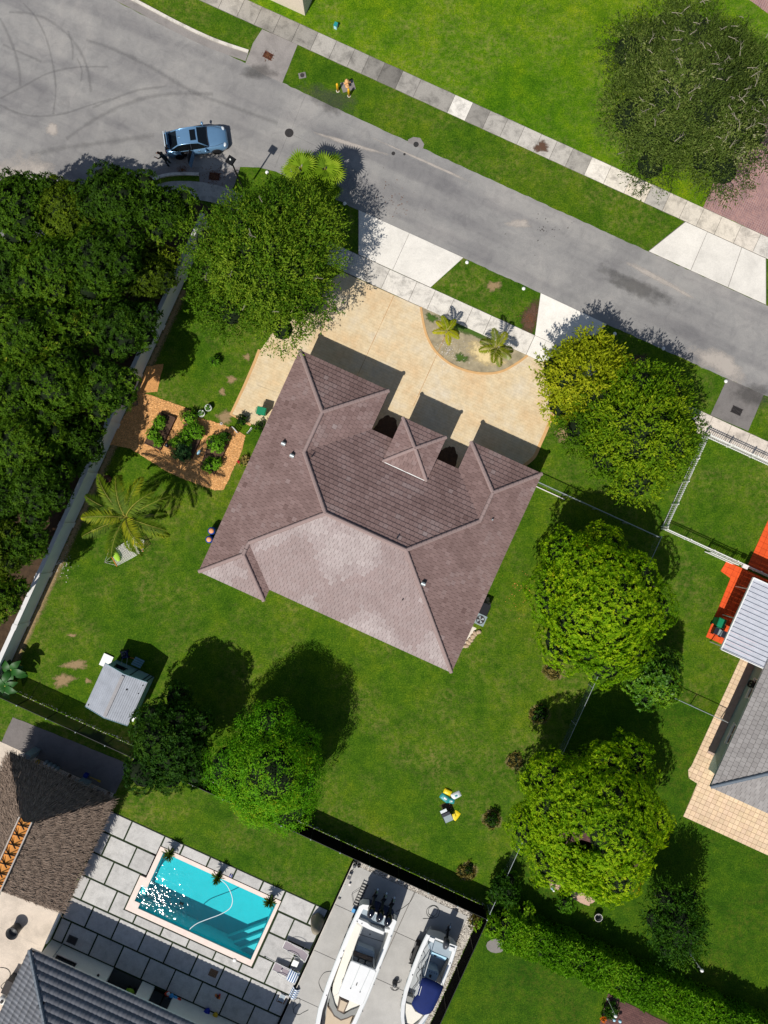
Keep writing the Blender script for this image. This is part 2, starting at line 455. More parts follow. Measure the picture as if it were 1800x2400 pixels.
def screen_mesh():
    """chain link seen from afar: mostly holes"""
    m, nt, b = new_mat('chain_mesh')
    b.inputs['Base Color'].default_value = lin((150, 156, 156))
    b.inputs['Roughness'].default_value = 0.5
    tr = N(nt, 'ShaderNodeBsdfTransparent')
    mx = N(nt, 'ShaderNodeMixShader'); mx.inputs[0].default_value = 0.16
    nt.links.new(tr.outputs[0], mx.inputs[1]); nt.links.new(b.outputs[0], mx.inputs[2])
    nt.links.new(mx.outputs[0], nt.nodes['Material Output'].inputs[0])
screen_mesh()

def faint(name, c, amount, scale):
    """rubber, dust or bare earth that thins out towards its edge"""
    m, nt, b = new_mat(name)
    b.inputs['Base Color'].default_value = lin(c)
    b.inputs['Roughness'].default_value = 0.9
    tr = N(nt, 'ShaderNodeBsdfTransparent')
    n = noise(nt, scale, 6, 0.75)
    at = N(nt, 'ShaderNodeAttribute', attribute_name='fade')
    ad = N(nt, 'ShaderNodeMath', operation='MULTIPLY_ADD')
    nt.links.new(at.outputs['Fac'], ad.inputs[0]); ad.inputs[1].default_value = 0.55
    nt.links.new(n.outputs[0], ad.inputs[2])
    r = ramp(nt, ad.outputs[0], [(0.62, (0, 0, 0)), (1.0, (amount,) * 3)])
    mx = N(nt, 'ShaderNodeMixShader')
    nt.links.new(r.outputs[0], mx.inputs[0])
    nt.links.new(tr.outputs[0], mx.inputs[1]); nt.links.new(b.outputs[0], mx.inputs[2])
    nt.links.new(mx.outputs[0], nt.nodes['Material Output'].inputs[0])
faint('scuff_soft', (104, 103, 103), 0.2, 1.3)
faint('stain_soft', (72, 70, 68), 0.4, 1.2)
faint('dust_soft', (196, 186, 176), 0.7, 0.9)
faint('rust_soft', (206, 150, 90), 0.7, 1.4)

simple('edge_tan', (206, 164, 112), 0.8, 0.1, 2, obj=False)
simple('pebble_bed', (128, 120, 112), 0.95, 0.4, 12, obj=False, bmp=0.8, bscale=30)
simple('strip_grey', (176, 154, 142), 0.9, 0.15, 3, obj=False)
faint('bare_soft', (160, 134, 98), 0.85, 5.0)

simple('thatch_base', (92, 80, 70), 0.95, 0.4, 7, sp=0.1, bmp=0.8, bscale=18)

faint('earth_soft', (92, 66, 50), 1.0, 5.0)
faint('turf_soft', (66, 96, 20), 1.0, 6.0)
faint('sand_soft', (222, 200, 150), 1.0, 3.0)

leaf_mat('leaf_dark_veg', [(0.0, (32, 55, 15)), (0.5, (63, 88, 23)), (1.0, (105, 122, 42))], 0.25)
m_, nt_, b_ = new_mat('black_screen')
b_.inputs['Base Color'].default_value = lin((10, 11, 11)); b_.inputs['Roughness'].default_value = 0.9
tr_ = N(nt_, 'ShaderNodeBsdfTransparent'); mx_ = N(nt_, 'ShaderNodeMixShader'); mx_.inputs[0].default_value = 0.9
nt_.links.new(tr_.outputs[0], mx_.inputs[1]); nt_.links.new(b_.outputs[0], mx_.inputs[2]); nt_.links.new(mx_.outputs[0], nt_.nodes['Material Output'].inputs[0])
simple('shed_metal_dark', (150, 148, 150), 0.6, 0.15, 3, sp=0.3)
simple('shed_trim', (30, 50, 62), 0.6, 0.1, 3)
simple('manhole_dark', (52, 50, 50), 0.7, 0.3, 12)
simple('white_gravel', (222, 212, 198), 0.95, 0.25, 12, obj=False, bmp=0.6, bscale=30)
leaf_mat('leaf_glossy', [(0.0, (34, 74, 8)), (0.5, (76, 124, 16)), (0.9, (124, 160, 26)), (1.0, (170, 170, 36))], 0.25, 0.5, 0.3)
leaf_mat('leaf_dark2', [(0.0, (25, 57, 6)), (0.5, (48, 88, 10)), (1.0, (88, 124, 21))], 0.3)
leaf_mat('leaf_dry', [(0.0, (88, 82, 38)), (0.5, (134, 122, 59)), (1.0, (185, 164, 101))], 0.25)
leaf_mat('leaf_young_palm2', [(0.0, (88, 103, 15)), (0.5, (139, 147, 25)), (1.0, (189, 181, 50))], 0.3, 0.4, 0.4)
leaf_mat('flower_orange', [(0.0, (200, 74, 17)), (0.5, (235, 126, 21)), (1.0, (250, 178, 42))], 0.3)
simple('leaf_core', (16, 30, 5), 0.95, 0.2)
simple('palm_stalk', (150, 146, 62), 0.6, 0.1)
simple('rock_pale', (190, 182, 176), 0.85, 0.25, 4, bmp=0.4, bscale=12)
simple('brown_pale', (196, 164, 144), 0.9, 0.2, 6, obj=False)
simple('iron_leaf', (46, 42, 40), 0.9, 0.2, 6, tone=True)
simple('orange_leaf', (190, 140, 70), 0.9, 0.2, 6, tone=True)

leaf_mat('leaf_wood_olive', [(0.0, (44, 64, 6)), (0.5, (86, 108, 14)), (0.9, (124, 140, 26)), (1.0, (150, 150, 44))], 0.28)
leaf_mat('leaf_wood_deep', [(0.0, (28, 52, 6)), (0.5, (58, 92, 12)), (0.9, (92, 122, 22)), (1.0, (118, 138, 36))], 0.22)

simple('joint_sand', (158, 136, 112), 0.95, 0.3, 8, obj=False)
simple('joint_orange', (168, 66, 36), 0.95, 0.3, 8, obj=False)
simple('paver_beige', (222, 196, 166), 0.85, 0.12, 2.2, obj=False, ocol=True)
simple('paver_orange', (226, 88, 38), 0.85, 0.1, 2.2, obj=False, ocol=True)

# ------------------------------------------------------------------ mesh helpers
class MB:
    def __init__(s):
        s.v = []; s.f = []; s.tone = []
    def add(s, vs, fs, tone=None):
        o = len(s.v)
        s.v.extend([tuple(p) for p in vs])
        s.f.extend([tuple(i + o for i in f) for f in fs])
        if tone is not None:
            s.tone.extend([tone] * len(fs))
        return s
    def box(s, cx, cy, cz, sx, sy, sz, rz=0.0, tone=None, taper=1.0):
        c, n = math.cos(rz), math.sin(rz)
        vs = []
        for dz in (-0.5, 0.5):
            t = 1.0 if dz < 0 else taper
            for dx, dy in ((-0.5, -0.5), (0.5, -0.5), (0.5, 0.5), (-0.5, 0.5)):
                x, y = dx * sx * t, dy * sy * t
                vs.append((cx + x * c - y * n, cy + x * n + y * c, cz + dz * sz))
        return s.add(vs, [(3, 2, 1, 0), (4, 5, 6, 7), (0, 1, 5, 4), (1, 2, 6, 5), (2, 3, 7, 6), (3, 0, 4, 7)], tone)
    def prism(s, poly, z0, z1, tone=None, inset=0.0):
        n = len(poly)
        vs = [(p[0], p[1], z0) for p in poly] + [(p[0], p[1], z1) for p in poly]
        fs = [tuple(range(n - 1, -1, -1)), tuple(range(n, 2 * n))]
        fs += [(i, (i + 1) % n, n + (i + 1) % n, n + i) for i in range(n)]
        return s.add(vs, fs, tone)
    def tube(s, path, r, n=6, cap=True, tone=None):
        path = [Vector(p) for p in path]
        m = len(path)
        rr = r if isinstance(r, (list, tuple)) else [r] * m
        vs = []; fs = []
        up = Vector((0, 0, 1))
        for i, p in enumerate(path):
            t = (path[min(i + 1, m - 1)] - path[max(i - 1, 0)])
            if t.length < 1e-9:
                t = Vector((0, 0, 1))
            t.normalize()
            a = t.cross(up) if abs(t.z) < 0.95 else t.cross(Vector((0, 1, 0)))
            a.normalize()
            b = t.cross(a)
            for k in range(n):
                w = 2 * math.pi * k / n
                vs.append(p + a * (math.cos(w) * rr[i]) + b * (math.sin(w) * rr[i]))
        for i in range(m - 1):
            for k in range(n):
                k2 = (k + 1) % n
                fs.append((i * n + k, i * n + k2, (i + 1) * n + k2, (i + 1) * n + k))
        if cap:
            fs.append(tuple(range(n - 1, -1, -1)))
            fs.append(tuple((m - 1) * n + k for k in range(n)))
        return s.add(vs, fs, tone)
    def lathe(s, prof, n=16, cx=0.0, cy=0.0, cz=0.0, sx=1.0, sy=1.0, tone=None):
        vs = []; fs = []
        for r, z in prof:
            for k in range(n):
                w = 2 * math.pi * k / n
                vs.append((cx + r * math.cos(w) * sx, cy + r * math.sin(w) * sy, cz + z))
        m = len(prof)
        for i in range(m - 1):
            for k in range(n):
                k2 = (k + 1) % n
                fs.append((i * n + k, i * n + k2, (i + 1) * n + k2, (i + 1) * n + k))
        fs.append(tuple(range(n - 1, -1, -1)))
        fs.append(tuple((m - 1) * n + k for k in range(n)))
        return s.add(vs, fs, tone)
    def ball(s, c, r, nu=10, nv=6, tone=None):
        if not isinstance(r, (tuple, list)):
            r = (r, r, r)
        prof = []
        vs = [(c[0], c[1], c[2] - r[2])]
        for j in range(1, nv):
            a = -math.pi / 2 + math.pi * j / nv
            for k in range(nu):
                w = 2 * math.pi * k / nu
                vs.append((c[0] + r[0] * math.cos(a) * math.cos(w), c[1] + r[1] * math.cos(a) * math.sin(w), c[2] + r[2] * math.sin(a)))
        vs.append((c[0], c[1], c[2] + r[2]))
        fs = [(0, 1 + (k + 1) % nu, 1 + k) for k in range(nu)]
        for j in range(nv - 2):
            for k in range(nu):
                k2 = (k + 1) % nu
                fs.append((1 + j * nu + k, 1 + j * nu + k2, 1 + (j + 1) * nu + k2, 1 + (j + 1) * nu + k))
        e = len(vs) - 1; o = 1 + (nv - 2) * nu
        fs += [(e, o + k, o + (k + 1) % nu) for k in range(nu)]
        return s.add(vs, fs, tone)
    def loft(s, secs, closed=False, caps=False, tone=None):
        n = len(secs[0]); vs = [p for q in secs for p in q]; fs = []
        for i in range(len(secs) - 1):
            for k in range(n if closed else n - 1):
                k2 = (k + 1) % n
                fs.append((i * n + k, i * n + k2, (i + 1) * n + k2, (i + 1) * n + k))
        if caps:
            fs.append(tuple(range(n - 1, -1, -1)))
            fs.append(tuple((len(secs) - 1) * n + k for k in range(n)))
        return s.add(vs, fs, tone)
    def build(s, name, mat, parent=None, smooth=False, loc=None, rz=None):
        me = bpy.data.meshes.new(name)
        me.from_pydata(s.v, [], s.f)
        if s.tone and len(s.tone) == len(s.f):
            a = me.attributes.new('tone', 'FLOAT', 'FACE')
            a.data.foreach_set('value', s.tone)
        me.materials.append(MATS[mat])
        if smooth:
            me.polygons.foreach_set('use_smooth', [True] * len(me.polygons))
        me.update()
        return link(me, name, parent, loc, rz)

def link(me, name, parent=None, loc=None, rz=None):
    o = bpy.data.objects.new(name, me)
    COL.objects.link(o)
    if parent:
        o.parent = parent
    if loc is not None:
        o.location = loc
    if rz is not None:
        o.rotation_euler = (0, 0, rz)
    return o
def tag(o, label=None, cat=None, group=None, kind=None):
    if label: o['label'] = label
    if cat: o['category'] = cat
    if group: o['group'] = group
    if kind: o['kind'] = kind
    return o
def thing(name, label, cat, loc=(0, 0, 0), rz=0.0, group=None):
    return tag(link(None, name, None, loc, rz), label, cat, group)
def copy_tree(o, parent=None):
    c = o.copy(); COL.objects.link(c); c.parent = parent
    for ch in list(o.children):
        copy_tree(ch, c)
    return c
def jig(pts, j, step, rnd):
    """the outline with its straight runs broken by small irregular offsets"""
    out = []
    n = len(pts)
    for i in range(n):
        a, b = Vector(pts[i][:2]), Vector(pts[(i + 1) % n][:2])
        L = (b - a).length
        k = max(1, int(L / step))
        nrm = Vector((-(b - a).y, (b - a).x)).normalized() if L > 1e-6 else Vector((0, 0))
        for q in range(k):
            p = a.lerp(b, q / k)
            if q:
                p = p + nrm * rnd.uniform(-j, j)
            out.append((p.x, p.y))
    return out
def ccw(pts):
    a = sum(pts[i][0] * pts[(i + 1) % len(pts)][1] - pts[(i + 1) % len(pts)][0] * pts[i][1] for i in range(len(pts)))
    return list(pts) if a > 0 else list(reversed(pts))
def sheet(name, pts, z, mat, jitter=0.0, step=0.3, kind='structure', thick=0.0, parent=None, seed=1):
    pts = [(p[0], p[1]) for p in pts]
    if jitter:
        pts = jig(pts, jitter, step, random.Random(seed))
    pts = ccw(pts)
    m = MB()
    if thick:
        m.prism(pts, z - thick, z)
    else:
        m.add([(p[0], p[1], z) for p in pts], [tuple(range(len(pts)))])
    o = m.build(name, mat, parent)
    if kind and not parent:
        o['kind'] = kind
    return o
def uvrect(u0, u1, v0, v1):
    return [UV(u0, v0)[:2], UV(u1, v0)[:2], UV(u1, v1)[:2], UV(u0, v1)[:2]]
def inside(p, poly):
    x, y = p; r = False; n = len(poly)
    for i in range(n):
        x1, y1 = poly[i][0], poly[i][1]; x2, y2 = poly[(i + 1) % n][0], poly[(i + 1) % n][1]
        if (y1 > y) != (y2 > y) and x < (x2 - x1) * (y - y1) / (y2 - y1) + x1:
            r = not r
    return r
def curve_pts(pts, n=6):
    """Catmull-Rom through the points"""
    P = [Vector(p) for p in pts]
    out = []
    for i in range(len(P) - 1):
        p0 = P[max(i - 1, 0)]; p1 = P[i]; p2 = P[i + 1]; p3 = P[min(i + 2, len(P) - 1)]
        for k in range(n):
            t = k / n
            out.append(0.5 * ((2 * p1) + (p2 - p0) * t + (2 * p0 - 5 * p1 + 4 * p2 - p3) * t * t + (3 * p1 - p0 - 3 * p2 + p3) * t ** 3))
    out.append(P[-1])
    return out
def box_part(name, parent, mat, c, s, rz=0.0, taper=1.0):
    return MB().box(c[0], c[1], c[2], s[0], s[1], s[2], rz, taper=taper).build(name, mat, parent)
def slab(name, parent, mat, pts, z0, z1, bev=0.012, color=None):
    """a paving piece with a narrow worn edge"""
    pts = ccw([(p[0], p[1]) for p in pts])
    c = Vector((sum(p[0] for p in pts) / len(pts), sum(p[1] for p in pts) / len(pts)))
    n = len(pts)
    ins = []
    for i in range(n):
        a, b, d = Vector(pts[i - 1]), Vector(pts[i]), Vector(pts[(i + 1) % n])
        e1 = (b - a).normalized(); e2 = (d - b).normalized()
        n1 = Vector((-e1.y, e1.x)); n2 = Vector((-e2.y, e2.x))
        k = n1 + n2
        k = k / max(0.3, k.dot(n1)) if k.length > 1e-6 else n1
        ins.append(b + k * bev)
    m = MB()
    vs = [(p[0], p[1], z0) for p in pts] + [(p[0], p[1], z1 - bev) for p in pts] + [(p.x, p.y, z1) for p in ins]
    fs = [tuple(range(2 * n, 3 * n))]
    for i in range(n):
        j = (i + 1) % n
        fs += [(i, j, n + j, n + i), (n + i, n + j, 2 * n + j, 2 * n + i)]
    o = m.add(vs, fs).build(name, mat, parent)
    if color is not None:
        k = color if isinstance(color, (tuple, list)) else (color, color, color)
        o.color = (*k, 1)
    return o

# ------------------------------------------------------------------ foliage helpers (numpy)
def quads_mesh(name, P, mat, parent, tone=None, quad=4, smooth=False):
    """P: (n, quad, 3) array of faces without shared corners"""
    n = len(P)
    me = bpy.data.meshes.new(name)
    me.vertices.add(n * quad)
    me.vertices.foreach_set('co', P.astype(np.float32).ravel())
    me.loops.add(n * quad)
    me.loops.foreach_set('vertex_index', np.arange(n * quad, dtype=np.int32))
    me.polygons.add(n)
    me.polygons.foreach_set('loop_start', np.arange(0, n * quad, quad, dtype=np.int32))
    me.polygons.foreach_set('loop_total', np.full(n, quad, dtype=np.int32))
    if tone is not None:
        a = me.attributes.new('tone', 'FLOAT', 'FACE')
        a.data.foreach_set('value', np.clip(tone, 0, 1).astype(np.float32))
    me.materials.append(MATS[mat])
    me.update(calc_edges=True)
    return link(me, name, parent)
def unit(a):
    return a / np.maximum(np.linalg.norm(a, axis=1, keepdims=True), 1e-9)
def leaf_quads(base, d, nrm, L, w):
    """rhombic leaves from base along d, lying in the plane normal to nrm"""
    d = unit(d)
    side = unit(np.cross(d, nrm))
    up = np.cross(side, d)
    L = L[:, None]; w = w[:, None]
    mid = base + d * L * 0.5 + up * L * 0.06
    return np.stack([base, mid + side * w * 0.5, base + d * L, mid - side * w * 0.5], axis=1)
def crown_mesh(name, parent, mat, lobes, twigs, per, L, w, seed, style='rosette', tone0=0.45, tone_lobe=0.12, zmin=-0.35, holes=(), spray=0.5, inner=0.3, flat=0.3, gaps=0.25, core=0.74, lumpf=5.5, lumpa=0.055):
    """leaf clumps spread over the outside of several lobes, with a thinner fill inside"""
    R = np.random.default_rng(seed)
    lobes = np.array(lobes, float)
    area = lobes[:, 3] * lobes[:, 4] + lobes[:, 3] * lobes[:, 5] * 0.6
    idx = R.choice(len(lobes), twigs, p=area / area.sum())
    dirs = unit(R.normal(size=(twigs, 3)))
    dirs[:, 2] = np.where(dirs[:, 2] < zmin, -dirs[:, 2] * 0.5, dirs[:, 2])
    dirs = unit(dirs)
    frac = 1 - np.abs(R.normal(0, 0.07, twigs))
    deep = R.random(twigs) < inner
    frac = np.where(deep, R.uniform(0.45, 0.85, twigs), frac)
    # the surface swells and sinks so that lumps stand out
    w1 = R.uniform(0, 6.28, 3)
    ph = dirs * lumpf + idx[:, None] * 2.3 + w1
    lump = np.sin(ph[:, 0]) * np.sin(ph[:, 1]) + 0.6 * np.sin(ph[:, 2] * 1.7 + ph[:, 0] * 0.8)
    frac = frac * (1 + lumpa * lump)
    P = lobes[idx, :3] + dirs * lobes[idx, 3:6] * frac[:, None]
    # drop what lies well inside another lobe
    keep = np.ones(twigs, bool)
    for j in range(len(lobes)):
        q = (P - lobes[j, :3]) / lobes[j, 3:6]
        keep &= ~((np.linalg.norm(q, axis=1) < 0.5) & (idx != j))
    for hx, hy, hr in holes:
        keep &= np.hypot(P[:, 0] - hx, P[:, 1] - hy) > hr * R.uniform(0.75, 1.2, twigs)
    keep &= ~((lump < -0.75) & (R.random(twigs) < gaps))
    P = P[keep]; dirs = dirs[keep]; idx = idx[keep]; deep = deep[keep]; lump = lump[keep]
    n = len(P)
    ltone = R.normal(0, tone_lobe, len(lobes))[idx]
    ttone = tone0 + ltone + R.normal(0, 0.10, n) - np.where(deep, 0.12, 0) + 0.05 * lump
    base = np.repeat(P, per, axis=0)
    dd = np.repeat(dirs, per, axis=0)
    rnd = unit(R.normal(size=(n * per, 3)))
    if style == 'rosette':
        tan = rnd - dd * np.sum(rnd * dd, axis=1, keepdims=True)
        out = unit(unit(tan) + dd * R.uniform(0.05, 0.75, (n * per, 1)))
        nrm = unit(dd + np.array([0, 0, flat]) + 0.28 * R.normal(size=(n * per, 3)))
        base = base + 0.12 * L * R.normal(size=base.shape)
    elif style == 'spray':          # leaves strung along a short twig
        tw = unit(dirs * np.array([1, 1, 0.45]) + 0.6 * R.normal(size=(n, 3)) * np.array([1, 1, 0.6]))
        tw = np.repeat(tw, per, axis=0)
        t = np.tile(np.linspace(0, 1, per), n)[:, None]
        base = base + tw * t * spray + 0.04 * R.normal(size=base.shape)
        out = unit(tw * 0.7 + rnd * 0.8)
        nrm = unit(np.array([0, 0, 1.0]) * flat + 0.85 * dd + 0.32 * R.normal(size=base.shape))
    else:                            # loose ball
        base = base + spray * R.normal(size=base.shape) * 0.4
        out = rnd
        nrm = unit(dd + np.array([0, 0, flat]) + 0.3 * R.normal(size=base.shape))
        tan = rnd - dd * np.sum(rnd * dd, axis=1, keepdims=True)
        out = unit(unit(tan) + dd * R.uniform(0.0, 0.6, (n * per, 1)))
    ll = L * R.uniform(0.65, 1.25, n * per)
    Q = leaf_quads(base, out, nrm, ll, ll * w)
    tone = np.repeat(ttone, per) + R.normal(0, 0.07, n * per)
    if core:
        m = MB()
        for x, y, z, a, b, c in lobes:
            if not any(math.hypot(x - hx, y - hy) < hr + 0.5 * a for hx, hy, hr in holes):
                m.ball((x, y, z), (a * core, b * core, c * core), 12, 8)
        m.build('opaque_core', 'leaf_core', parent, True)  # solid dark balls added inside the crown to block light, not leaves
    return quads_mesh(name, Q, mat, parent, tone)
def make_lobes(R, rx, ry, rz, n, size=0.5, spread=0.62, low=-0.25):
    """a middle lobe and n around and above it"""
    out = [(0, 0, -0.05 * rz, rx * 0.72, ry * 0.72, rz * 0.8)]
    for i in range(n):
        a = 2 * math.pi * (i * 0.381966 * 1.0 + R.random() * 0.06)
        q = math.sqrt((i + 0.6) / n) * spread
        z = rz * (0.42 * (1 - q / spread) + R.uniform(low, 0.12))
        s = size * R.uniform(0.8, 1.15)
        out.append((rx * q * math.cos(a), ry * q * math.sin(a), z, rx * s, ry * s, rz * s * 0.95))
    return out
def trunk_mesh(parent, base_r, height, limbs, R, mat='bark', name='trunk', reach=1.0, fork=0.35):
    m = MB()
    lean = (R.uniform(-0.2, 0.2), R.uniform(-0.2, 0.2))
    top = Vector((lean[0], lean[1], height * fork))
    m.tube([(0, 0, -0.1), (0, 0, 0.15), (lean[0] * 0.5, lean[1] * 0.5, height * fork * 0.5), top], [base_r * 1.5, base_r * 1.15, base_r, base_r * 0.85], 8)
    for i in range(limbs):
        a = 2 * math.pi * i / limbs + R.uniform(-0.3, 0.3)
        L = reach * R.uniform(0.7, 1.0)
        p1 = top + Vector((math.cos(a) * L * 0.35, math.sin(a) * L * 0.35, height * R.uniform(0.15, 0.25)))
        p2 = top + Vector((math.cos(a + 0.2) * L * 0.8, math.sin(a + 0.2) * L * 0.8, height * R.uniform(0.3, 0.48)))
        m.tube([top - Vector((0, 0, 0.1)), p1, p2], [base_r * 0.55, base_r * 0.35, base_r * 0.12], 6)
        for s in (-0.7, 0.6):
            p3 = p1 + Vector((math.cos(a + s) * L * 0.4, math.sin(a + s) * L * 0.4, height * R.uniform(0.1, 0.25)))
            m.tube([p1, p3], [base_r * 0.25, base_r * 0.07], 5)
    return m.build(name, mat, parent, True)
def tree(label, px, py, zc, rx, ry, rz, mat, kind='mango', seed=1, name='tree', group=None, dens=1.0, L=0.3, lobes=9, size=0.5, spread=0.62, holes=(), tone=0.45, bark='bark', cat='tree', leafw=0.34, tone_lobe=0.12, core=0.72, inner=0.15, lumpf=8.5, lumpa=0.07, gaps=0.2, spray=0.7):
    R = random.Random(seed)
    g = W(px, py, zc)
    t = thing(name, label, cat, (g.x, g.y, 0), 0.0, group)
    base_r = 0.09 + 0.035 * max(rx, ry)
    trunk_mesh(t, base_r, zc + rz * 0.6, 5, R, bark, reach=max(rx, ry) * 0.75)
    lb = make_lobes(R, rx, ry, rz, lobes, size, spread)
    lb = [(x, y, z + zc, a, b, c) for x, y, z, a, b, c in lb]
    A = rx * ry
    if kind == 'mango':
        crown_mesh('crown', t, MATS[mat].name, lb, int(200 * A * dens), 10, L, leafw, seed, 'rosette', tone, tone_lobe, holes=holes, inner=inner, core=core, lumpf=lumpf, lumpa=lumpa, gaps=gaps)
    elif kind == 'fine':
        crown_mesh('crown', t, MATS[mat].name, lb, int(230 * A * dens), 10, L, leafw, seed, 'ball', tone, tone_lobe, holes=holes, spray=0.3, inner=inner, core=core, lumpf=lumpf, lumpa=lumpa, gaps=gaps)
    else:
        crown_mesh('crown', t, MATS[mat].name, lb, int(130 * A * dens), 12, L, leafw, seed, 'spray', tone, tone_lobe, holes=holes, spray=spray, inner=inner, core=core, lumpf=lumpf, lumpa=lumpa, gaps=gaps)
    return t

# ------------------------------------------------------------------ the ground
HOLE = (-5.3, 5.05, -35.35, -30.03)      # the pool pit
def ground():
    a, b, c, e = HOLE; B = 260
    m = MB()
    for u0, u1, v0, v1 in ((-B, a, -B, B), (b, B, -B, B), (a, b, e, B), (a, b, -B, c)):
        m.add([UV(u0, v0), UV(u1, v0), UV(u1, v1), UV(u0, v1)], [(0, 1, 2, 3)])
    tag(m.build('ground', 'grass'), kind='structure')
ground()
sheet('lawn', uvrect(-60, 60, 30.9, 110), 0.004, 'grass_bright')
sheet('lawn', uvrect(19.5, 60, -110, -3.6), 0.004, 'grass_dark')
sheet('forest_floor', uvrect(-70, -21.1, -28, 15.5), 0.004, 'leaf_litter')

road_pts = [K(0, 0, -900, -650), K(0, 0, 300, -190), K(0, 0, 740, 0), K(0, 0, 1100, 190), K(0, 0, 1590, 410), K(1, 0, 40, 380), K(1, 0, 170, 535), UV(-18.66, 26.3),
            UV(-10.2, 26.24), UV(10, 26.2), UV(60, 26.24), UV(60, 19.95), UV(22.6, 19.97), UV(19.4, 19.95), UV(9.45, 19.9), UV(3.9, 19.97), UV(-2.5, 19.97), UV(-11.2, 19.97),
            K(1, 0, 130, 1112), K(1, 0, 20, 1085), K(0, 0, 1560, 1082), K(0, 0, 1290, 1120), K(0, 0, 1080, 1140), K(0, 0, 930, 1200), K(0, 0, 800, 1290), K(0, 0, 500, 1450), K(0, 0, 0, 1600), K(0, 0, -900, 1800)]
road = sheet('road', road_pts, 0.012, 'asphalt', 0.035, 0.35)

# concrete collars and aprons let into the road edge
def apron(name, pts, mat, z=0.02, color=1.0, kind='structure', cuts=()):
    o = sheet(name, pts, z, mat, 0.012, 0.5)
    o.color = (color, color, color, 1)
    return o
apron('inlet_apron', [K(1, 0, 40, 190), K(1, 0, 270, 290), K(1, 0, 170, 540), K(1, 0, 40, 480), K(0, 0, 1590, 412), K(0, 0, 1640, 280)], 'asphalt_pad', color=1.25)
apron('inlet_apron', [K(2, 1, 1395, 795), K(2, 1, 1630, 900), K(2, 1, 1530, 1135), K(2, 1, 1285, 1030)], 'asphalt_pad', color=0.85)
apron('inlet_apron', [K(0, 0, 1290, 1118), K(0, 0, 1558, 1080), K(0, 0, 1520, 1200), K(0, 0, 1475, 1270), K(0, 0, 1295, 1215)], 'asphalt_pad', color=1.1)
apron('valve_apron', [K(1, 0, 985, 905), K(1, 0, 1020, 888), K(1, 0, 1065, 895), K(1, 0, 1090, 935), K(1, 0, 1080, 965), K(1, 0, 985, 925)], 'asphalt_pad', z=0.017, color=1.1)

def slabs_row(root, u_list, v0, v1, mat, z, cols, gap=0.012):
    for i in range(len(u_list) - 1):
        c = cols.get(i, None)
        if c is None:
            c = random.Random(i * 7 + int(v0)).uniform(0.80, 0.98)
        slab('slab', root, mat, [UV(u_list[i] + gap, v0), UV(u_list[i + 1] - gap, v0), UV(u_list[i + 1] - gap, v1), UV(u_list[i] + gap, v1)], 0.0, z, 0.01, c)
def walk_bed(name, u0, u1, v0, v1):
    return tag(sheet(name, uvrect(u0, u1, v0, v1), 0.008, 'joint_dark', 0.02, 0.4), kind='structure')
nwalk = walk_bed('sidewalk', -40, 34, 29.42, 30.95)
us = [-39.5 + 1.54 * i for i in range(10)] + [-24.2, -22.65, -21.1, -19.55, -18.0, -16.5, -15.3, -14.0, -12.5, -11.0, -8.17, -6.7, -5.25, -3.8, -2.4, -1.0, 0.3, 1.63, 3.2, 4.8, 6.5, 8.2, 9.7, 11.1, 12.5, 14.0, 15.6, 17.2, 18.8, 20.4, 22, 23.6, 25.2, 26.8, 28.4, 30, 31.6, 33.2]
base_i = us.index(-24.2)
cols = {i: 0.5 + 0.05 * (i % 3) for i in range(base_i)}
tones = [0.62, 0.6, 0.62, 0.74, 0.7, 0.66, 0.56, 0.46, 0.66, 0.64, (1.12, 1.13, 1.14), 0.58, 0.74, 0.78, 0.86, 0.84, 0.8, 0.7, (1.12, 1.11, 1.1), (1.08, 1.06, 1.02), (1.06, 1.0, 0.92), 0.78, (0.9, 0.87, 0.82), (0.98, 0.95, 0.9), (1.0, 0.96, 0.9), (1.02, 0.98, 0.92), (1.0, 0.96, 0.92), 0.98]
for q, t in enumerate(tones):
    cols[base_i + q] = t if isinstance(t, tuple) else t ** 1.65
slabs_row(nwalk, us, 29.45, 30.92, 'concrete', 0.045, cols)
swalk = walk_bed('sidewalk', -13.5, 8.6, 15.25, 16.9)
slabs_row(swalk, [-13.4, -11.9, -10.3, -8.7, -7.2, -4.93, -3.4, -1.85, -0.3, 1.25, 2.8, 4.83], 15.28, 16.87, 'concrete', 0.045, {4: 1.04, 5: 1.0, 6: 1.03, 7: 0.98, 8: 1.02, 9: 1.04, 10: 1.06})
slab('slab', swalk, 'apron', [UV(4.85, 15.28), UV(8.4, 15.28), UV(8.35, 16.87), UV(4.85, 16.87)], 0, 0.044, 0.01, 1.08)
ewalk = walk_bed('sidewalk', 8.65, 34, 15.25, 16.9)
slabs_row(ewalk, [8.7 + 1.56 * i for i in range(17)], 15.28, 16.87, 'concrete', 0.045, {i: (0.98, 0.92, 0.88) for i in range(5, 14)})

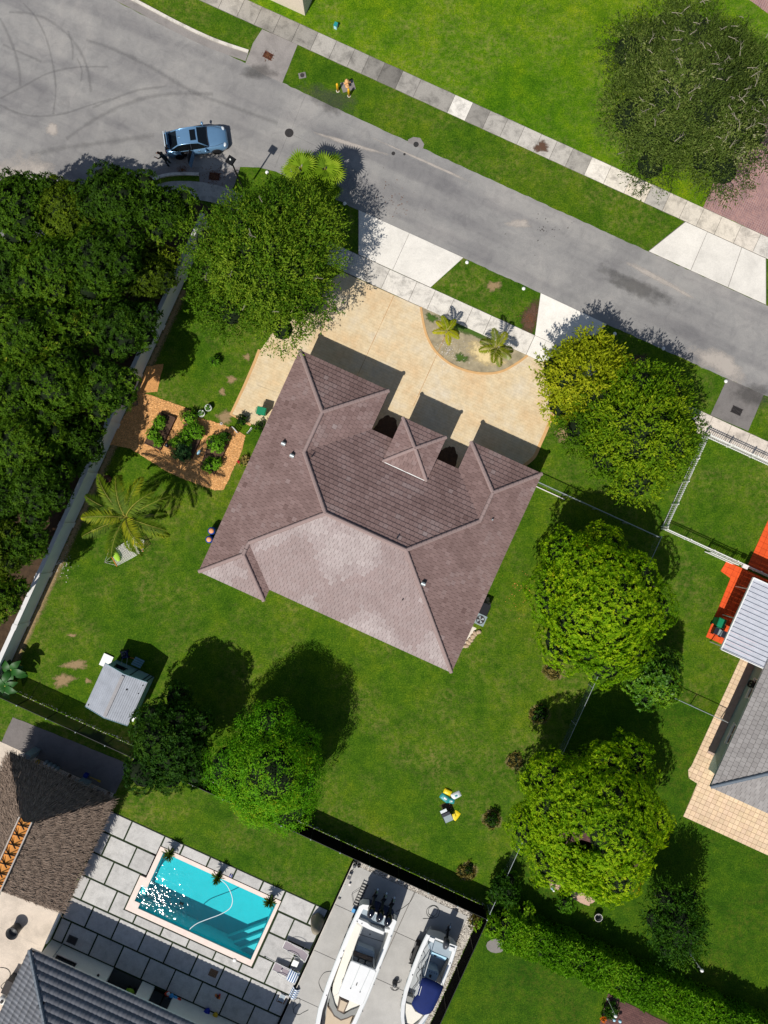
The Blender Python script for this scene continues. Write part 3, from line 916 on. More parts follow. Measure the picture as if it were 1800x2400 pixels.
lap = sheet('driveway_apron', [UV(-11.25, 19.98), UV(-2.5, 20.0), UV(-3.84, 16.9), UV(-9.85, 16.9)], 0.02, 'joint_dark')
slab('slab', lap, 'apron', [UV(-11.2, 19.97), UV(-7.0, 19.98), UV(-7.0, 16.92), UV(-9.82, 16.92)], 0, 0.04, 0.01, 0.98)
slab('slab', lap, 'apron', [UV(-6.98, 19.98), UV(-2.52, 19.98), UV(-3.84, 16.92), UV(-6.98, 16.92)], 0, 0.04, 0.01, 1.0)
rap = sheet('driveway_apron', [UV(3.9, 19.98), UV(9.48, 19.92), UV(8.35, 16.9), UV(4.83, 16.9)], 0.02, 'joint_dark')
slab('slab', rap, 'apron', [UV(3.92, 19.97), UV(9.44, 19.9), UV(8.33, 16.9), UV(4.85, 16.9)], 0, 0.04, 0.01, 1.12)
nap = sheet('driveway_apron', [UV(10.0, 26.22), UV(19.8, 26.22), UV(18.34, 29.42), UV(11.6, 29.42)], 0.02, 'joint_dark')
for a, b, c, e in ((10.05, 13.5, 13.45, 11.65), (13.53, 16.6, 16.3, 13.47), (16.63, 19.75, 18.3, 16.33)):
    slab('slab', nap, 'apron', [UV(a, 26.24), UV(b, 26.24), UV(c, 29.4), UV(e, 29.4)], 0, 0.042, 0.01, random.Random(int(a)).uniform(0.92, 1.02))
sheet('brick_drive', [UV(12.4, 30.95), W(1690, 385), W(1775, 240), W(1900, 150), W(2400, 600), UV(40, 30.95)], 0.03, 'red_brick', 0.02, 0.3)
sheet('brick_drive', [W(1743, -8), W(1772, 12), W(1810, 40), W(2100, 150), W(2100, -300), W(1700, -300)], 0.03, 'red_brick', 0.02, 0.3)

# kerbs of the turning circle
def strip(pts, w, off=0.0):
    P = [Vector((p[0], p[1])) for p in pts]
    a = []; b = []
    for i, p in enumerate(P):
        t = (P[min(i + 1, len(P) - 1)] - P[max(i - 1, 0)]).normalized()
        n = Vector((-t.y, t.x))
        a.append(p + n * (off + w / 2)); b.append(p + n * (off - w / 2))
    return [tuple(p) for p in a] + [tuple(p) for p in reversed(b)]
def ribbon(name, pts, w, z, mat, parent=None, off=0.0, kind='structure', h=0.0, color=1.0):
    P = [Vector((p[0], p[1])) for p in pts]
    secs = []
    for i, p in enumerate(P):
        t = (P[min(i + 1, len(P) - 1)] - P[max(i - 1, 0)]).normalized()
        n = Vector((-t.y, t.x))
        a = p + n * (off + w / 2); b = p + n * (off - w / 2)
        if h:
            secs.append([(a.x, a.y, z - h), (a.x, a.y, z), (b.x, b.y, z), (b.x, b.y, z - h)])
        elif mat.endswith('_soft'):
            a = p + n * (off + w * 0.9); b = p + n * (off - w * 0.9)
            secs.append([(a.x, a.y, z), (p.x + n.x * off, p.y + n.y * off, z), (b.x, b.y, z)])
        else:
            secs.append([(a.x, a.y, z), (b.x, b.y, z)])
    o = MB().loft(secs).build(name, mat, parent)
    if mat.endswith('_soft'):
        at = o.data.attributes.new('fade', 'FLOAT', 'POINT')
        at.data.foreach_set('value', [0.0, 1.0, 0.0] * len(secs))
    if kind and not parent: o['kind'] = kind
    o.color = (color, color, color, 1)
    return o
nk = curve_pts([K(0, 0, 200, -300), K(0, 0, 800, 0), K(0, 0, 1100, 160), K(0, 0, 1350, 280), K(0, 0, 1600, 372)], 6)
ribbon('gutter', nk, 0.62, 0.02, 'asphalt_pad', color=1.15)
nk2 = curve_pts([K(0, 0, 270, -300), K(0, 0, 865, 0), K(0, 0, 1150, 150), K(0, 0, 1390, 262), K(0, 0, 1612, 338)], 6)
ribbon('kerb', nk2, 0.2, 0.13, 'concrete', h=0.13, color=0.95)
sk = curve_pts([K(0, 0, 1292, 1132), K(0, 0, 1170, 1130), K(0, 0, 1060, 1142), K(0, 0, 950, 1190), K(0, 0, 840, 1270), K(0, 0, 560, 1440), K(0, 0, 100, 1590)], 6)
ribbon('kerb', sk, 0.22, 0.13, 'concrete', h=0.13, color=1.0)
sk2 = curve_pts([K(0, 0, 1292, 1105), K(0, 0, 1170, 1103), K(0, 0, 1050, 1115), K(0, 0, 935, 1165), K(0, 0, 820, 1245), K(0, 0, 540, 1410)], 6)
ribbon('gutter', sk2, 0.5, 0.02, 'asphalt_pad', color=1.1)
cw = curve_pts([K(0, 0, 1560, 1325), K(0, 0, 1470, 1282), K(0, 0, 1340, 1246), K(0, 0, 1200, 1232), K(0, 0, 1060, 1245), K(0, 0, 900, 1320), K(0, 0, 700, 1440)], 5)
ribbon('sidewalk', cw, 1.35, 0.04, 'concrete', h=0.04, color=0.7)
# dirt on the road below the trees
# driving scuffs: thin dark worn arcs of tyre rubber
for i, (pts, w, tone) in enumerate([
        ([(150, 20), (230, 110), (300, 250), (345, 430), (362, 580), (345, 740)], 0.16, 0),
        ([(0, 680), (120, 735), (260, 755), (420, 735), (560, 690), (720, 640)], 0.16, 0),
        ([(0, 640), (150, 560), (330, 470), (520, 435), (700, 435)], 0.16, 0),
        ([(440, 200), (470, 300), (472, 390)], 0.16, 0),
        ([(500, 380), (530, 450), (525, 530)], 0.16, 0),
        ([(600, 700), (740, 640), (900, 585), (1080, 560)], 0.2, 0),
        ([(20, 290), (130, 340), (270, 400)], 0.2, 0),
        ([(560, 260), (760, 330), (1000, 450), (1240, 590), (1500, 690), (1800, 800)], 0.3, 0),
        ([(430, 900), (640, 760), (860, 660), (1100, 610), (1380, 610)], 0.3, 0),
        ([(0, 120), (60, 240), (120, 420), (130, 560)], 0.22, 0),
        ([(60, 80), (200, 90), (330, 140), (470, 260), (560, 420), (590, 600)], 0.22, 0),
        ([(200, 1000), (420, 960), (700, 920), (1000, 880)], 0.4, 0)]):
    P = curve_pts([K(0, 0, x, y) for x, y in pts], 8)
    ribbon('tyre_mark', P, w, 0.0165, 'scuff_soft')
def blob(name, c, rx, ry, z, mat, seed=1, rough=0.18, rot=0.0, n=40, kind='structure', parent=None):
    R = random.Random(seed)
    ph = [R.uniform(0, 6.28) for _ in range(5)]
    pts = []
    for i in range(n):
        a = 2 * math.pi * i / n
        k = 1 + rough * (math.sin(2 * a + ph[0]) * 0.5 + math.sin(3 * a + ph[1]) * 0.5 + math.sin(5 * a + ph[2]) * 0.4 + math.sin(9 * a + ph[3]) * 0.3) + R.uniform(-0.04, 0.04)
        x, y = rx * k * math.cos(a), ry * k * math.sin(a)
        pts.append((c[0] + x * math.cos(rot) - y * math.sin(rot), c[1] + x * math.sin(rot) + y * math.cos(rot)))
    if not mat.endswith('_soft'):
        return sheet(name, pts, z, mat, kind=kind, parent=parent)
    m = MB(); fade = [1.0]
    vs = [(c[0], c[1], z)]; fs = []
    for q, fd in ((0.45, 0.9), (0.75, 0.55), (1.15, 0.0)):
        vs += [(c[0] + (x - c[0]) * q, c[1] + (y - c[1]) * q, z) for x, y in pts]
        fade += [fd] * n
    fs = [(0, 1 + i, 1 + (i + 1) % n) for i in range(n)]
    for k in (0, 1):
        fs += [(1 + k * n + i, 1 + (k + 1) * n + i, 1 + (k + 1) * n + (i + 1) % n, 1 + k * n + (i + 1) % n) for i in range(n)]
    o = m.add(vs, fs).build(name, mat, parent)
    at = o.data.attributes.new('fade', 'FLOAT', 'POINT'); at.data.foreach_set('value', fade)
    if kind and not parent: o['kind'] = kind
    return o
blob('road_stain', K(1, 0, 20, 470), 1.4, 0.7, 0.026, 'stain_soft', 3)
blob('road_stain', K(2, 1, 1560, 900), 1.6, 1.0, 0.026, 'stain_soft', 5)
blob('road_stain', K(1, 0, 480, 640), 2.6, 0.9, 0.018, 'stain_soft', 6, rot=UVA)
blob('road_stain', K(2, 1, 800, 200), 3.2, 0.8, 0.018, 'stain_soft', 8, rot=UVA)
blob('road_dust', K(0, 0, 180, 1230), 4.5, 2.6, 0.018, 'dust_soft', 9)
blob('road_dust', K(2, 1, 950, 150), 3.2, 0.25, 0.019, 'dust_soft', 10, rot=UVA - 0.05)
blob('road_dust', K(2, 1, 1350, 700), 2.5, 1.0, 0.0195, 'dust_soft', 11, rot=UVA)
blob('road_dust', K(0, 0, 340, 840), 0.5, 0.6, 0.0185, 'dust_soft', 12)
blob('road_dust', K(2, 0, 40, 1450), 0.9, 0.4, 0.0185, 'dust_soft', 13)
blob('road_dust', K(1, 0, 1100, 1050), 4.5, 0.12, 0.0185, 'dust_soft', 14, rot=UVA)
blob('road_dust', K(1, 0, 600, 930), 3.0, 0.18, 0.0185, 'dust_soft', 15, rot=UVA + 0.12)
# cracks that meet at the manhole
for q in ([K(1, 0, 320, 620), K(1, 0, 290, 690), K(1, 0, 232, 835)], [K(1, 0, 200, 890), K(1, 0, 120, 1090)], [K(1, 0, 240, 875), K(1, 0, 420, 960), K(1, 0, 520, 990)]):
    ribbon('road_crack', curve_pts(q, 5), 0.05, 0.0175, 'scuff_soft')

# the drive in stamped concrete
bed_curve = curve_pts([K(1, 1, 1068, 332), K(1, 1, 1082, 420), K(1, 1, 1108, 520), K(1, 1, 1165, 620), K(1, 1, 1260, 700), K(1, 1, 1380, 748), K(1, 1, 1500, 762), K(1, 1, 1600, 745), K(2, 1, 40, 690), K(2, 1, 100, 645)], 5)
drive = [K(1, 1, 560, 105)] + bed_curve + [UV(6.2, 15.27), K(2, 1, 230, 700), K(2, 1, 288, 955), K(2, 1, 240, 1110), K(2, 1, 190, 1225), K(2, 1, 150, 1310), K(2, 1, 80, 1370), K(2, 1, 0, 1420), UV(5, 2), UV(-9, 2),
         K(0, 1, 1630, 1088), K(0, 1, 1505, 1025), K(0, 1, 1590, 850), K(0, 1, 1659, 690), K(1, 1, 30, 610), K(1, 1, 220, 330)]
sheet('driveway', drive, 0.03, 'stamped_concrete')
ribbon('driveway_edge', bed_curve, 0.17, 0.05, 'edge_tan', h=0.05)
redge = [UV(6.2, 15.27), K(2, 1, 230, 700), K(2, 1, 288, 955), K(2, 1, 240, 1110), K(2, 1, 190, 1225), K(2, 1, 150, 1310), K(2, 1, 80, 1370)]
ribbon('driveway_edge', curve_pts(redge, 4), 0.24, 0.05, 'edge_tan', h=0.05, off=-0.12)
ledge = [K(0, 1, 1630, 1088), K(0, 1, 1505, 1025), K(0, 1, 1590, 850), K(0, 1, 1659, 690), K(1, 1, 30, 610)]
ribbon('driveway_edge', [UV(*q) for q in map(toUV, ledge)], 0.2, 0.05, 'edge_tan', h=0.05, off=0.1)
for u in (-6.1, -1.3):
    ribbon('driveway_joint', [UV(u, 15.2), UV(u, 8.2)], 0.035, 0.034, 'rust_soft')
for q in ([K(1, 1, 0, 835), K(1, 1, 150, 888)],):
    ribbon('driveway_joint', q, 0.05, 0.034, 'scuff_soft')
bed = list(bed_curve) + [UV(5.9, 15.27), UV(-3.9, 15.27)]
island = sheet('planting_bed', bed, 0.012, 'sand_bed')
blob('sand_patch', K(1, 1, 1490, 640), 1.6, 0.85, 0.02, 'sand_soft', 4, rot=UVA)
blob('grass_patch', K(1, 1, 1350, 470), 2.3, 0.45, 0.016, 'turf_soft', 7, 0.3, rot=UVA)
blob('grass_patch', K(1, 1, 1140, 400), 0.5, 0.4, 0.016, 'turf_soft', 8, 0.3, rot=UVA)
blob('grass_patch', K(1, 1, 1330, 660), 0.55, 0.4, 0.016, 'turf_soft', 9, 0.3)
blob('mulch_patch', K(2, 1, 120, 400), 0.7, 1.6, 0.016, 'earth_soft', 12, 0.2, rot=UVA)
blob('mulch_patch', K(2, 1, 810, 690), 1.0, 0.7, 0.016, 'earth_soft', 14, 0.2)
blob('mulch_patch', K(2, 1, 340, 1150), 0.8, 0.6, 0.012, 'bare_soft', 15, 0.3)
blob('entry_bed', UV(-2.4, 5.6), 0.9, 1.2, 0.036, 'soil', 16, 0.1, rot=UVA)
blob('entry_bed', UV(2.7, 5.4), 0.8, 1.2, 0.036, 'soil', 17, 0.1, rot=UVA)
# dry and bare patches in the lawns
for c, rx, ry, s in ((K(0, 2, 490, 990), 0.95, 0.45, 21), (K(0, 2, 410, 1090), 0.9, 0.55, 22), (K(0, 2, 470, 800), 0.35, 0.15, 25), (K(0, 1, 1460, 1045), 0.75, 0.6, 23), (K(0, 1, 1600, 655), 0.32, 0.25, 24), (K(0, 1, 1500, 800), 0.45, 0.3, 26), (K(0, 1, 1440, 880), 0.3, 0.3, 27), (K(1, 1, 1540, 195), 0.6, 0.45, 28), (K(0, 2, 570, 1095), 0.3, 0.2, 29)):
    blob('bare_patch', c, rx, ry, 0.007, 'bare_soft', s, 0.3)
# the strip of debris at the foot of the long wall
ribbon('wall_foot', [UV(-20.7, 9 - i * 1.1) for i in range(31)], 0.55, 0.008, 'bare_soft')

# pool deck
deck = MB()
for u0, u1, v0, v1 in ((-9.5, -5.3, -40.2, -29.1), (5.05, 8.75, -40.2, -29.1), (-5.3, 5.05, -30.03, -29.1), (-5.3, 5.05, -40.2, -35.35)):
    deck.add([UV(u0, v0, 0.01), UV(u1, v0, 0.01), UV(u1, v1, 0.01), UV(u0, v1, 0.01)], [(0, 1, 2, 3)])
deck = tag(deck.build('pool_deck', 'joint_green'), kind='structure')
R = random.Random(5)
rows = [(-30.68, -29.17, [(-9.4, -7.67), (-7.55, -4.95), (5.2, 7.55), (7.68, 8.58)]),
        (-29.92, -29.17, [(-4.83, -3.38), (-3.25, -1.17), (-1.05, 1.0), (1.12, 3.22), (3.35, 5.06)]),
        (-32.42, -30.83, [(-9.4, -8.72), (-8.6, -6.53), (-6.42, -4.98), (5.3, 6.55), (6.66, 8.62)]),
        (-34.32, -32.56, [(-9.4, -7.63), (-7.51, -5.44), (5.3, 7.68), (7.8, 8.64)]),
        (-36.12, -34.45, [(-9.4, -8.75), (-8.64, -6.5), (6.6, 8.68)]),
        (-36.12, -35.5, [(-4.33, -2.2), (-2.08, -0.02), (0.08, 2.17), (2.28, 4.32)]),
        (-37.9, -36.25, [(-9.4, -7.63), (-7.51, -5.45), (-5.34, -3.25), (-3.14, -1.1), (-0.99, 1.06), (1.17, 3.25), (3.36, 5.45), (5.56, 7.6), (7.71, 8.7)]),
        (-39.7, -38.04, [(-9.4, -8.7), (-8.58, -6.5), (-6.38, -4.35), (-4.23, -2.15), (-2.04, -0.02), (0.08, 2.2), (2.31, 4.35), (4.46, 6.55), (6.66, 8.7)])]
for v0, v1, us_ in rows:
    for u0, u1 in us_:
        slab('slab', deck, 'deck_slab', uvrect(u0, u1, v0, v1), 0.0, 0.05, 0.012, R.uniform(0.92, 1.08))
slab('slab', deck, 'deck_slab', [UV(-6.38, -36.12), UV(-4.45, -36.12), UV(-4.45, -35.5), UV(-5.47, -35.5), UV(-5.47, -34.45), UV(-6.38, -34.45)], 0.0, 0.05, 0.012, 1.0)
slab('slab', deck, 'deck_slab', [UV(4.44, -36.12), UV(6.48, -36.12), UV(6.48, -34.45), UV(5.3, -34.45), UV(5.3, -35.5), UV(4.44, -35.5)], 0.0, 0.05, 0.012, 1.03)

# boat yard
yard = sheet('boat_yard', uvrect(8.85, 19.2, -60, -24.85), 0.01, 'joint_dark')
vs_ = [-60, -52, -44, -40.0, -36.1, -32.3, -28.5, -25.15]
for i in range(len(vs_) - 1):
    for u0, u1 in ((8.9, 13.98), (14.02, 18.42)):
        slab('slab', yard, 'pad_concrete', uvrect(u0, u1, vs_[i] + 0.015, vs_[i + 1] - 0.015), 0, 0.05, 0.01, R.uniform(0.95, 1.04))
sheet('gravel_strip', uvrect(18.45, 19.2, -60, -24.9), 0.03, 'pebble_bed')
sheet('gravel_strip', uvrect(8.9, 18.45, -25.13, -24.6), 0.03, 'pebble_bed')
# beside the thatched hut and the grey house
p1 = sheet('parking_pad', [UV(-19.1, -25.75), UV(-14, -25.5), UV(-9.65, -25.35), UV(-9.65, -27.8), UV(-19.1, -27.8)], 0.02, 'asphalt_pad', 0.02, 0.4)
p1.color = (0.85, 0.83, 0.83, 1)
sheet('patio', uvrect(-30, -9.75, -70, -27.82), 0.02, 'hut_floor').color = (0.98, 0.98, 0.98, 1)
for q in ([UV(-20, -36.6), UV(-9.8, -36.75)], [UV(-20, -40.6), UV(-10.2, -40.6)], [UV(-14.5, -36.7), UV(-14.5, -44)]):
    ribbon('patio_joint', q, 0.03, 0.0245, 'scuff_soft')
# paving round the house on the right
beige_patio = sheet('beige_patio', [UV(29.1, 1.3), UV(29.1, -7.75), UV(29.0, -8.2), UV(29.3, -8.75), UV(30.05, -8.85), UV(30.12, -11.55), UV(60, -11.6), UV(60, -6), UV(33, -6), UV(30.3, -6), UV(30.3, 1.3)], 0.02, 'joint_sand')
sheet('wall_strip', uvrect(29.75, 30.3, -6.4, 1.5), 0.052, 'strip_grey')
orange_patio = sheet('orange_patio', [UV(25.1, 7.35), UV(25.0, 6.5), UV(25.9, 6.3), UV(26.0, 4.0), UV(26.05, 1.5), UV(33, 1.5), UV(33, 7.4)], 0.02, 'joint_orange')
orange_patio2 = sheet('orange_patio', [UV(26.68, 7.7), UV(26.66, 13.5), UV(40, 13.5), UV(40, 7.7)], 0.02, 'joint_orange')
sheet('brown_patio', [W(1425, 2328), W(1560, 2395), W(1700, 2470), W(1640, 2600), W(1360, 2560)], 0.03, 'brown_paver', 0.02, 0.4)

# garden of wood chips
garden = [(870, 890), (910, 880), (1190, 978), (1300, 1050), (1500, 1110), (1592, 1165), (1560, 1280), (1450, 1515), (1390, 1518), (1200, 1450), (1080, 1395), (840, 1245), (700, 1220), (740, 1130), (830, 1000)]
garden_w = [K(0, 1, x, y) for x, y in garden]
sheet('garden_mulch', garden_w, 0.02, 'mulch', 0.05, 0.4)
sheet('garden_mulch', [K(0, 1, 950, 715), K(0, 1, 1060, 700), K(0, 1, 1020, 880), K(0, 1, 900, 885)], 0.018, 'mulch', 0.05, 0.4)

# ------------------------------------------------------------------ roofs and houses
from mathutils import noise as mnoise
def inset_poly(pts, dist):
    pts = ccw(pts); n = len(pts); out = []
    for i in range(n):
        a, b, c = Vector(pts[i - 1]), Vector(pts[i]), Vector(pts[(i + 1) % n])
        e1 = (b - a).normalized(); e2 = (c - b).normalized()
        n1 = Vector((-e1.y, e1.x)); n2 = Vector((-e2.y, e2.x))
        k = n1 + n2
        k = k / max(0.2, k.dot(n1))
        p = b + k * dist
        out.append((p.x, p.y))
    return out
def clip_rect(poly, x0, x1, y0, y1):
    def cut(P, f, g):
        out = []
        for i in range(len(P)):
            a, b = P[i - 1], P[i]
            fa, fb = f(a), f(b)
            if (fa >= 0) != (fb >= 0):
                t = fa / (fa - fb)
                out.append((a[0] + (b[0] - a[0]) * t, a[1] + (b[1] - a[1]) * t))
            if fb >= 0:
                out.append(b)
        return out
    P = poly
    for f in (lambda p: p[0] - x0, lambda p: x1 - p[0], lambda p: p[1] - y0, lambda p: y1 - p[1]):
        P = cut(P, f, None)
        if len(P) < 3:
            return []
    out = [p for i, p in enumerate(P) if abs(p[0] - P[i - 1][0]) + abs(p[1] - P[i - 1][1]) > 1e-4]
    return out
def parea(P):
    return abs(sum(P[i - 1][0] * P[i][1] - P[i][0] * P[i - 1][1] for i in range(len(P)))) / 2
class Plane:
    def __init__(s, axis, val, dr, poly, ez, slope):
        s.axis, s.val, s.dr, s.ez, s.slope = axis, val, dr, ez, slope
        s.poly = poly
        s.xy = [s.to(p) for p in poly]
    def to(s, p):
        return (p[1], (p[0] - s.val) * s.dr) if s.axis == 'u' else (p[0], (p[1] - s.val) * s.dr)
    def frm(s, x, y, lift=0.0):
        z = s.ez + s.slope * y + lift
        return (s.val + y * s.dr, x, z) if s.axis == 'u' else (x, s.val + y * s.dr, z)
def hip_planes(u0, u1, v0, v1, ez, s):
    """a plain hipped roof over a rectangle"""
    w, h = u1 - u0, v1 - v0
    k = min(w, h) / 2
    a = (u0 + k, v0 + k); b = (u1 - k, v1 - k)
    if w > h:
        a = (u0 + k, v0 + k); b = (u1 - k, v0 + k)
        return [Plane('v', v1, -1, [(u0, v1), (u1, v1), b, a], ez, s), Plane('v', v0, 1, [(u1, v0), (u0, v0), a, b], ez, s),
                Plane('u', u0, 1, [(u0, v0), (u0, v1), a], ez, s), Plane('u', u1, -1, [(u1, v1), (u1, v0), b], ez, s)], [((u0, v1), a), ((u0, v0), a), ((u1, v0), b), ((u1, v1), b), (a, b)]
    a = (u0 + k, v0 + k); b = (u0 + k, v1 - k)
    return [Plane('v', v1, -1, [(u0, v1), (u1, v1), b], ez, s), Plane('v', v0, 1, [(u1, v0), (u0, v0), a], ez, s),
            Plane('u', u0, 1, [(u0, v0), (u0, v1), b, a], ez, s), Plane('u', u1, -1, [(u1, v1), (u1, v0), a, b], ez, s)], [((u0, v1), b), ((u0, v0), a), ((u1, v0), a), ((u1, v1), b), (a, b)]
def roof_deck(root, planes, mat='roof_felt', name='roof', outline=None, ez=None, fascia='white_trim', drop=0.2):
    m = MB()
    for p in planes:
        pts = [p.frm(x, y, -0.012) for x, y in p.xy]
        # counter-clockwise seen from above
        a = sum(pts[i - 1][0] * pts[i][1] - pts[i][0] * pts[i - 1][1] for i in range(len(pts)))
        m.add(pts if a > 0 else pts[::-1], [tuple(range(len(pts)))])
    r = m.build(name, mat, root)
    if outline:
        o = ccw(outline); n = len(o)
        f = MB()
        ii = inset_poly(o, 0.03)
        vs = [(x, y, ez - drop) for x, y in o] + [(x, y, ez - 0.02) for x, y in o] + [(x, y, ez - drop) for x, y in ii]
        fs = [(i, (i + 1) % n, n + (i + 1) % n, n + i) for i in range(n)] + [tuple(2 * n + i for i in range(n - 1, -1, -1))]
        f.add(vs, fs).build('fascia', fascia, root)
    return r
def flat_tiles(roof, planes, tw, ey, t, mat, nobj, tonef, seed=1, gap=0.008, main=None):
    """laid tiles, each cut to its roof plane; the first nobj are pieces of their own, the rest one mesh"""
    R = random.Random(seed)
    rest = MB(); pieces = []
    for pi, p in enumerate(planes):
        xs = [q[0] for q in p.xy]; ys = [q[1] for q in p.xy]
        row = 0
        y = min(ys) - 0.03
        poly = [(x, yy if yy > 0.001 else -0.03) for x, yy in p.xy]
        while y < max(ys):
            x = math.floor(min(xs) / tw) * tw - (tw / 2 if row % 2 else 0)
            while x < max(xs):
                P = clip_rect(poly, x + gap, x + tw - gap, y, y + ey + 0.001)
                if P and parea(P) > 0.004:
                    n = len(P)
                    jt = R.uniform(-0.004, 0.004)
                    top = [p.frm(a, b, t * (1 - (b - y) / ey) + 0.008 + jt) for a, b in P]
                    bot = [p.frm(a, b, -0.004) for a, b in P]
                    ar = sum(top[i - 1][0] * top[i][1] - top[i][0] * top[i - 1][1] for i in range(n))
                    if ar < 0:
                        top.reverse(); bot.reverse()
                    fs = [tuple(range(n))] + [(n + i, n + (i + 1) % n, (i + 1) % n, i) for i in range(n)]
                    tone = min(1, max(0, tonef(pi, x, y, R)))
                    full = parea(P) > 0.93 * (tw - 2 * gap) * ey
                    pieces.append((0 if (main is None or pi in main) and full else 1, len(pieces), top + bot, fs, tone))
                x += tw
            y += ey; row += 1
    order = sorted(range(len(pieces)), key=lambda i: (pieces[i][0], i))
    own = set(order[:nobj])
    for i, (_, _, vs, fs, tone) in enumerate(pieces):
        if i in own:
            MB().add(vs, fs, tone).build('roof_tile', mat, roof)
        else:
            rest.add(vs, fs, tone)
    if rest.f:
        tag(rest.build('roof_tiles', mat, roof), kind='stuff')
def cap_mesh(name, L, w, h, mat):
    m = MB()
    a = []
    for x, k, z in ((0, 1.0, 0.022), (L, 0.94, 0.0)):
        a.append([(x, -w / 2 * k, -0.05 + z), (x, -w / 2 * 0.8 * k, h * 0.55 + z), (x, -w * 0.2, h + z), (x, w * 0.2, h + z), (x, w / 2 * 0.8 * k, h * 0.55 + z), (x, w / 2 * k, -0.05 + z)])
    m.loft(a, closed=True, caps=True)
    me = bpy.data.meshes.new(name)
    me.from_pydata(m.v, [], m.f)
    me.materials.append(MATS[mat])
    return me
def ridge_caps(roof, lines, zf, L, w, h, mat, seed=1, name='ridge_tile'):
    me = cap_mesh(name, L * 1.04, w, h, mat)
    at = me.attributes.new('tone', 'FLOAT', 'FACE')
    at.data.foreach_set('value', [0.5] * len(me.polygons))
    for a, b in lines:
        p, q = Vector((*a, zf(a))), Vector((*b, zf(b)))
        D = q - p
        n = max(1, round(D.length / L))
        x = D.normalized()
        y = Vector((0, 0, 1)).cross(x).normalized()
        z = x.cross(y)
        M = Matrix((x, y, z)).transposed().to_4x4()
        for i in range(n):
            o = link(me, name, roof)
            M2 = M.copy(); M2.translation = p + D * (i / n) + z * 0.045
            o.matrix_basis = M2
def vent_hood(root, u, v, z, rz, mat='galvanised'):
    """gooseneck roof vent"""
    t = link(None, 'roof_vent', root, (u, v, z), rz)
    m = MB()
    secs = []
    for i in range(7):
        a = math.pi * 0.75 * i / 6
        x, zz = -0.16 + 0.16 * (1 - math.cos(a)) + 0.02, 0.26 * math.sin(a) ** 0.8
        secs.append([(x, -0.15, -0.1), (x, -0.15, zz), (x, 0.15, zz), (x, 0.15, -0.1)])
    m.loft(secs, caps=True)
    m.build('hood', mat, t, False)
    MB().box(0.15, 0, 0.06, 0.16, 0.24, 0.2).build('opening', 'interior_dark', t)
    return t
def pipe(root, u, v, z, h=0.3, r=0.05, mat='iron'):
    return MB().tube([(u, v, z - 0.1), (u, v, z + h)], r, 8).build('vent_pipe', mat, root)
def wall_window(root, c, w, h, axis, nrm, frame='white_paint'):
    """a framed pane on a wall; axis the way it runs, nrm the way it looks"""
    rz = 0.0 if axis == 'u' else math.pi / 2
    ox, oy = (0, nrm) if axis == 'u' else (nrm, 0)
    f = link(None, 'window', root, (c[0], c[1], c[2]), rz)
    s = nrm if axis == 'u' else -nrm
    g = MB()
    for x, z, a, b in ((-w / 2, 0, 0.08, h + 0.08), (w / 2, 0, 0.08, h + 0.08), (0, h / 2, w, 0.08), (0, -h / 2, w, 0.08), (0, 0, 0.05, h)):
        g.box(x, s * 0.03, z, a, 0.07, b)
    g.build('frame', frame, f)
    MB().box(0, s * 0.01, 0, w, 0.03, h).build('pane', 'dark_glass', f)
    MB().box(0, s * 0.06, -h / 2 - 0.07, w + 0.2, 0.14, 0.06).build('sill', 'white_trim', f)

# --- the brown-roofed house
EZ, SL = 2.75, 0.42
house = thing('house', 'single-storey house with a large mauve-brown hipped tile roof, in the middle of the plot', 'house', (0, 0, 0), UVA)
A_, B_, C_, E_, F_, G_ = (-10.3, 8.05), (-3.3, 8.05), (-6.8, 4.55), (-6.8, 1.5), (-3.575, -1.725), (2.425, -1.725)
RE, RP = (6.375, 2.225), (6.375, 4.405)
q_, p_ = (-7.75, -5.9), (-7.75, -6.82)
planes = [Plane('v', 5.0, -1, [(-3.3, 5), (3.6, 5), RE, G_, F_, E_], EZ, SL),
          Plane('v', 8.05, -1, [A_, B_, C_], EZ, SL),
          Plane('v', 7.18, -1, [(3.6, 7.18), (9.15, 7.18), RP], EZ, SL),
          Plane('u', -10.3, 1, [A_, C_, E_, F_, q_, p_, (-10.3, -9.37)], EZ, SL),
          Plane('u', -3.3, -1, [B_, (-3.3, 5), E_, C_], EZ, SL),
          Plane('u', 3.6, 1, [(3.6, 5), (3.6, 7.18), RP, RE], EZ, SL),
          Plane('u', 9.15, -1, [(9.15, 7.18), (9.15, -8.45), G_, RE, RP], EZ, SL),
          Plane('v', -8.45, 1, [(9.15, -8.45), (-5.2, -8.45), q_, F_, G_], EZ, SL),
          Plane('v', -9.37, 1, [(-5.2, -9.37), (-10.3, -9.37), p_], EZ, SL),
          Plane('u', -5.2, -1, [(-5.2, -9.37), (-5.2, -8.45), q_, p_], EZ, SL)]
outline = [A_, (-10.3, -9.37), (-5.2, -9.37), (-5.2, -8.45), (9.15, -8.45), (9.15, 7.18), (3.6, 7.18), (3.6, 5), (-3.3, 5), B_]
hroof = roof_deck(house, planes, outline=outline, ez=EZ)
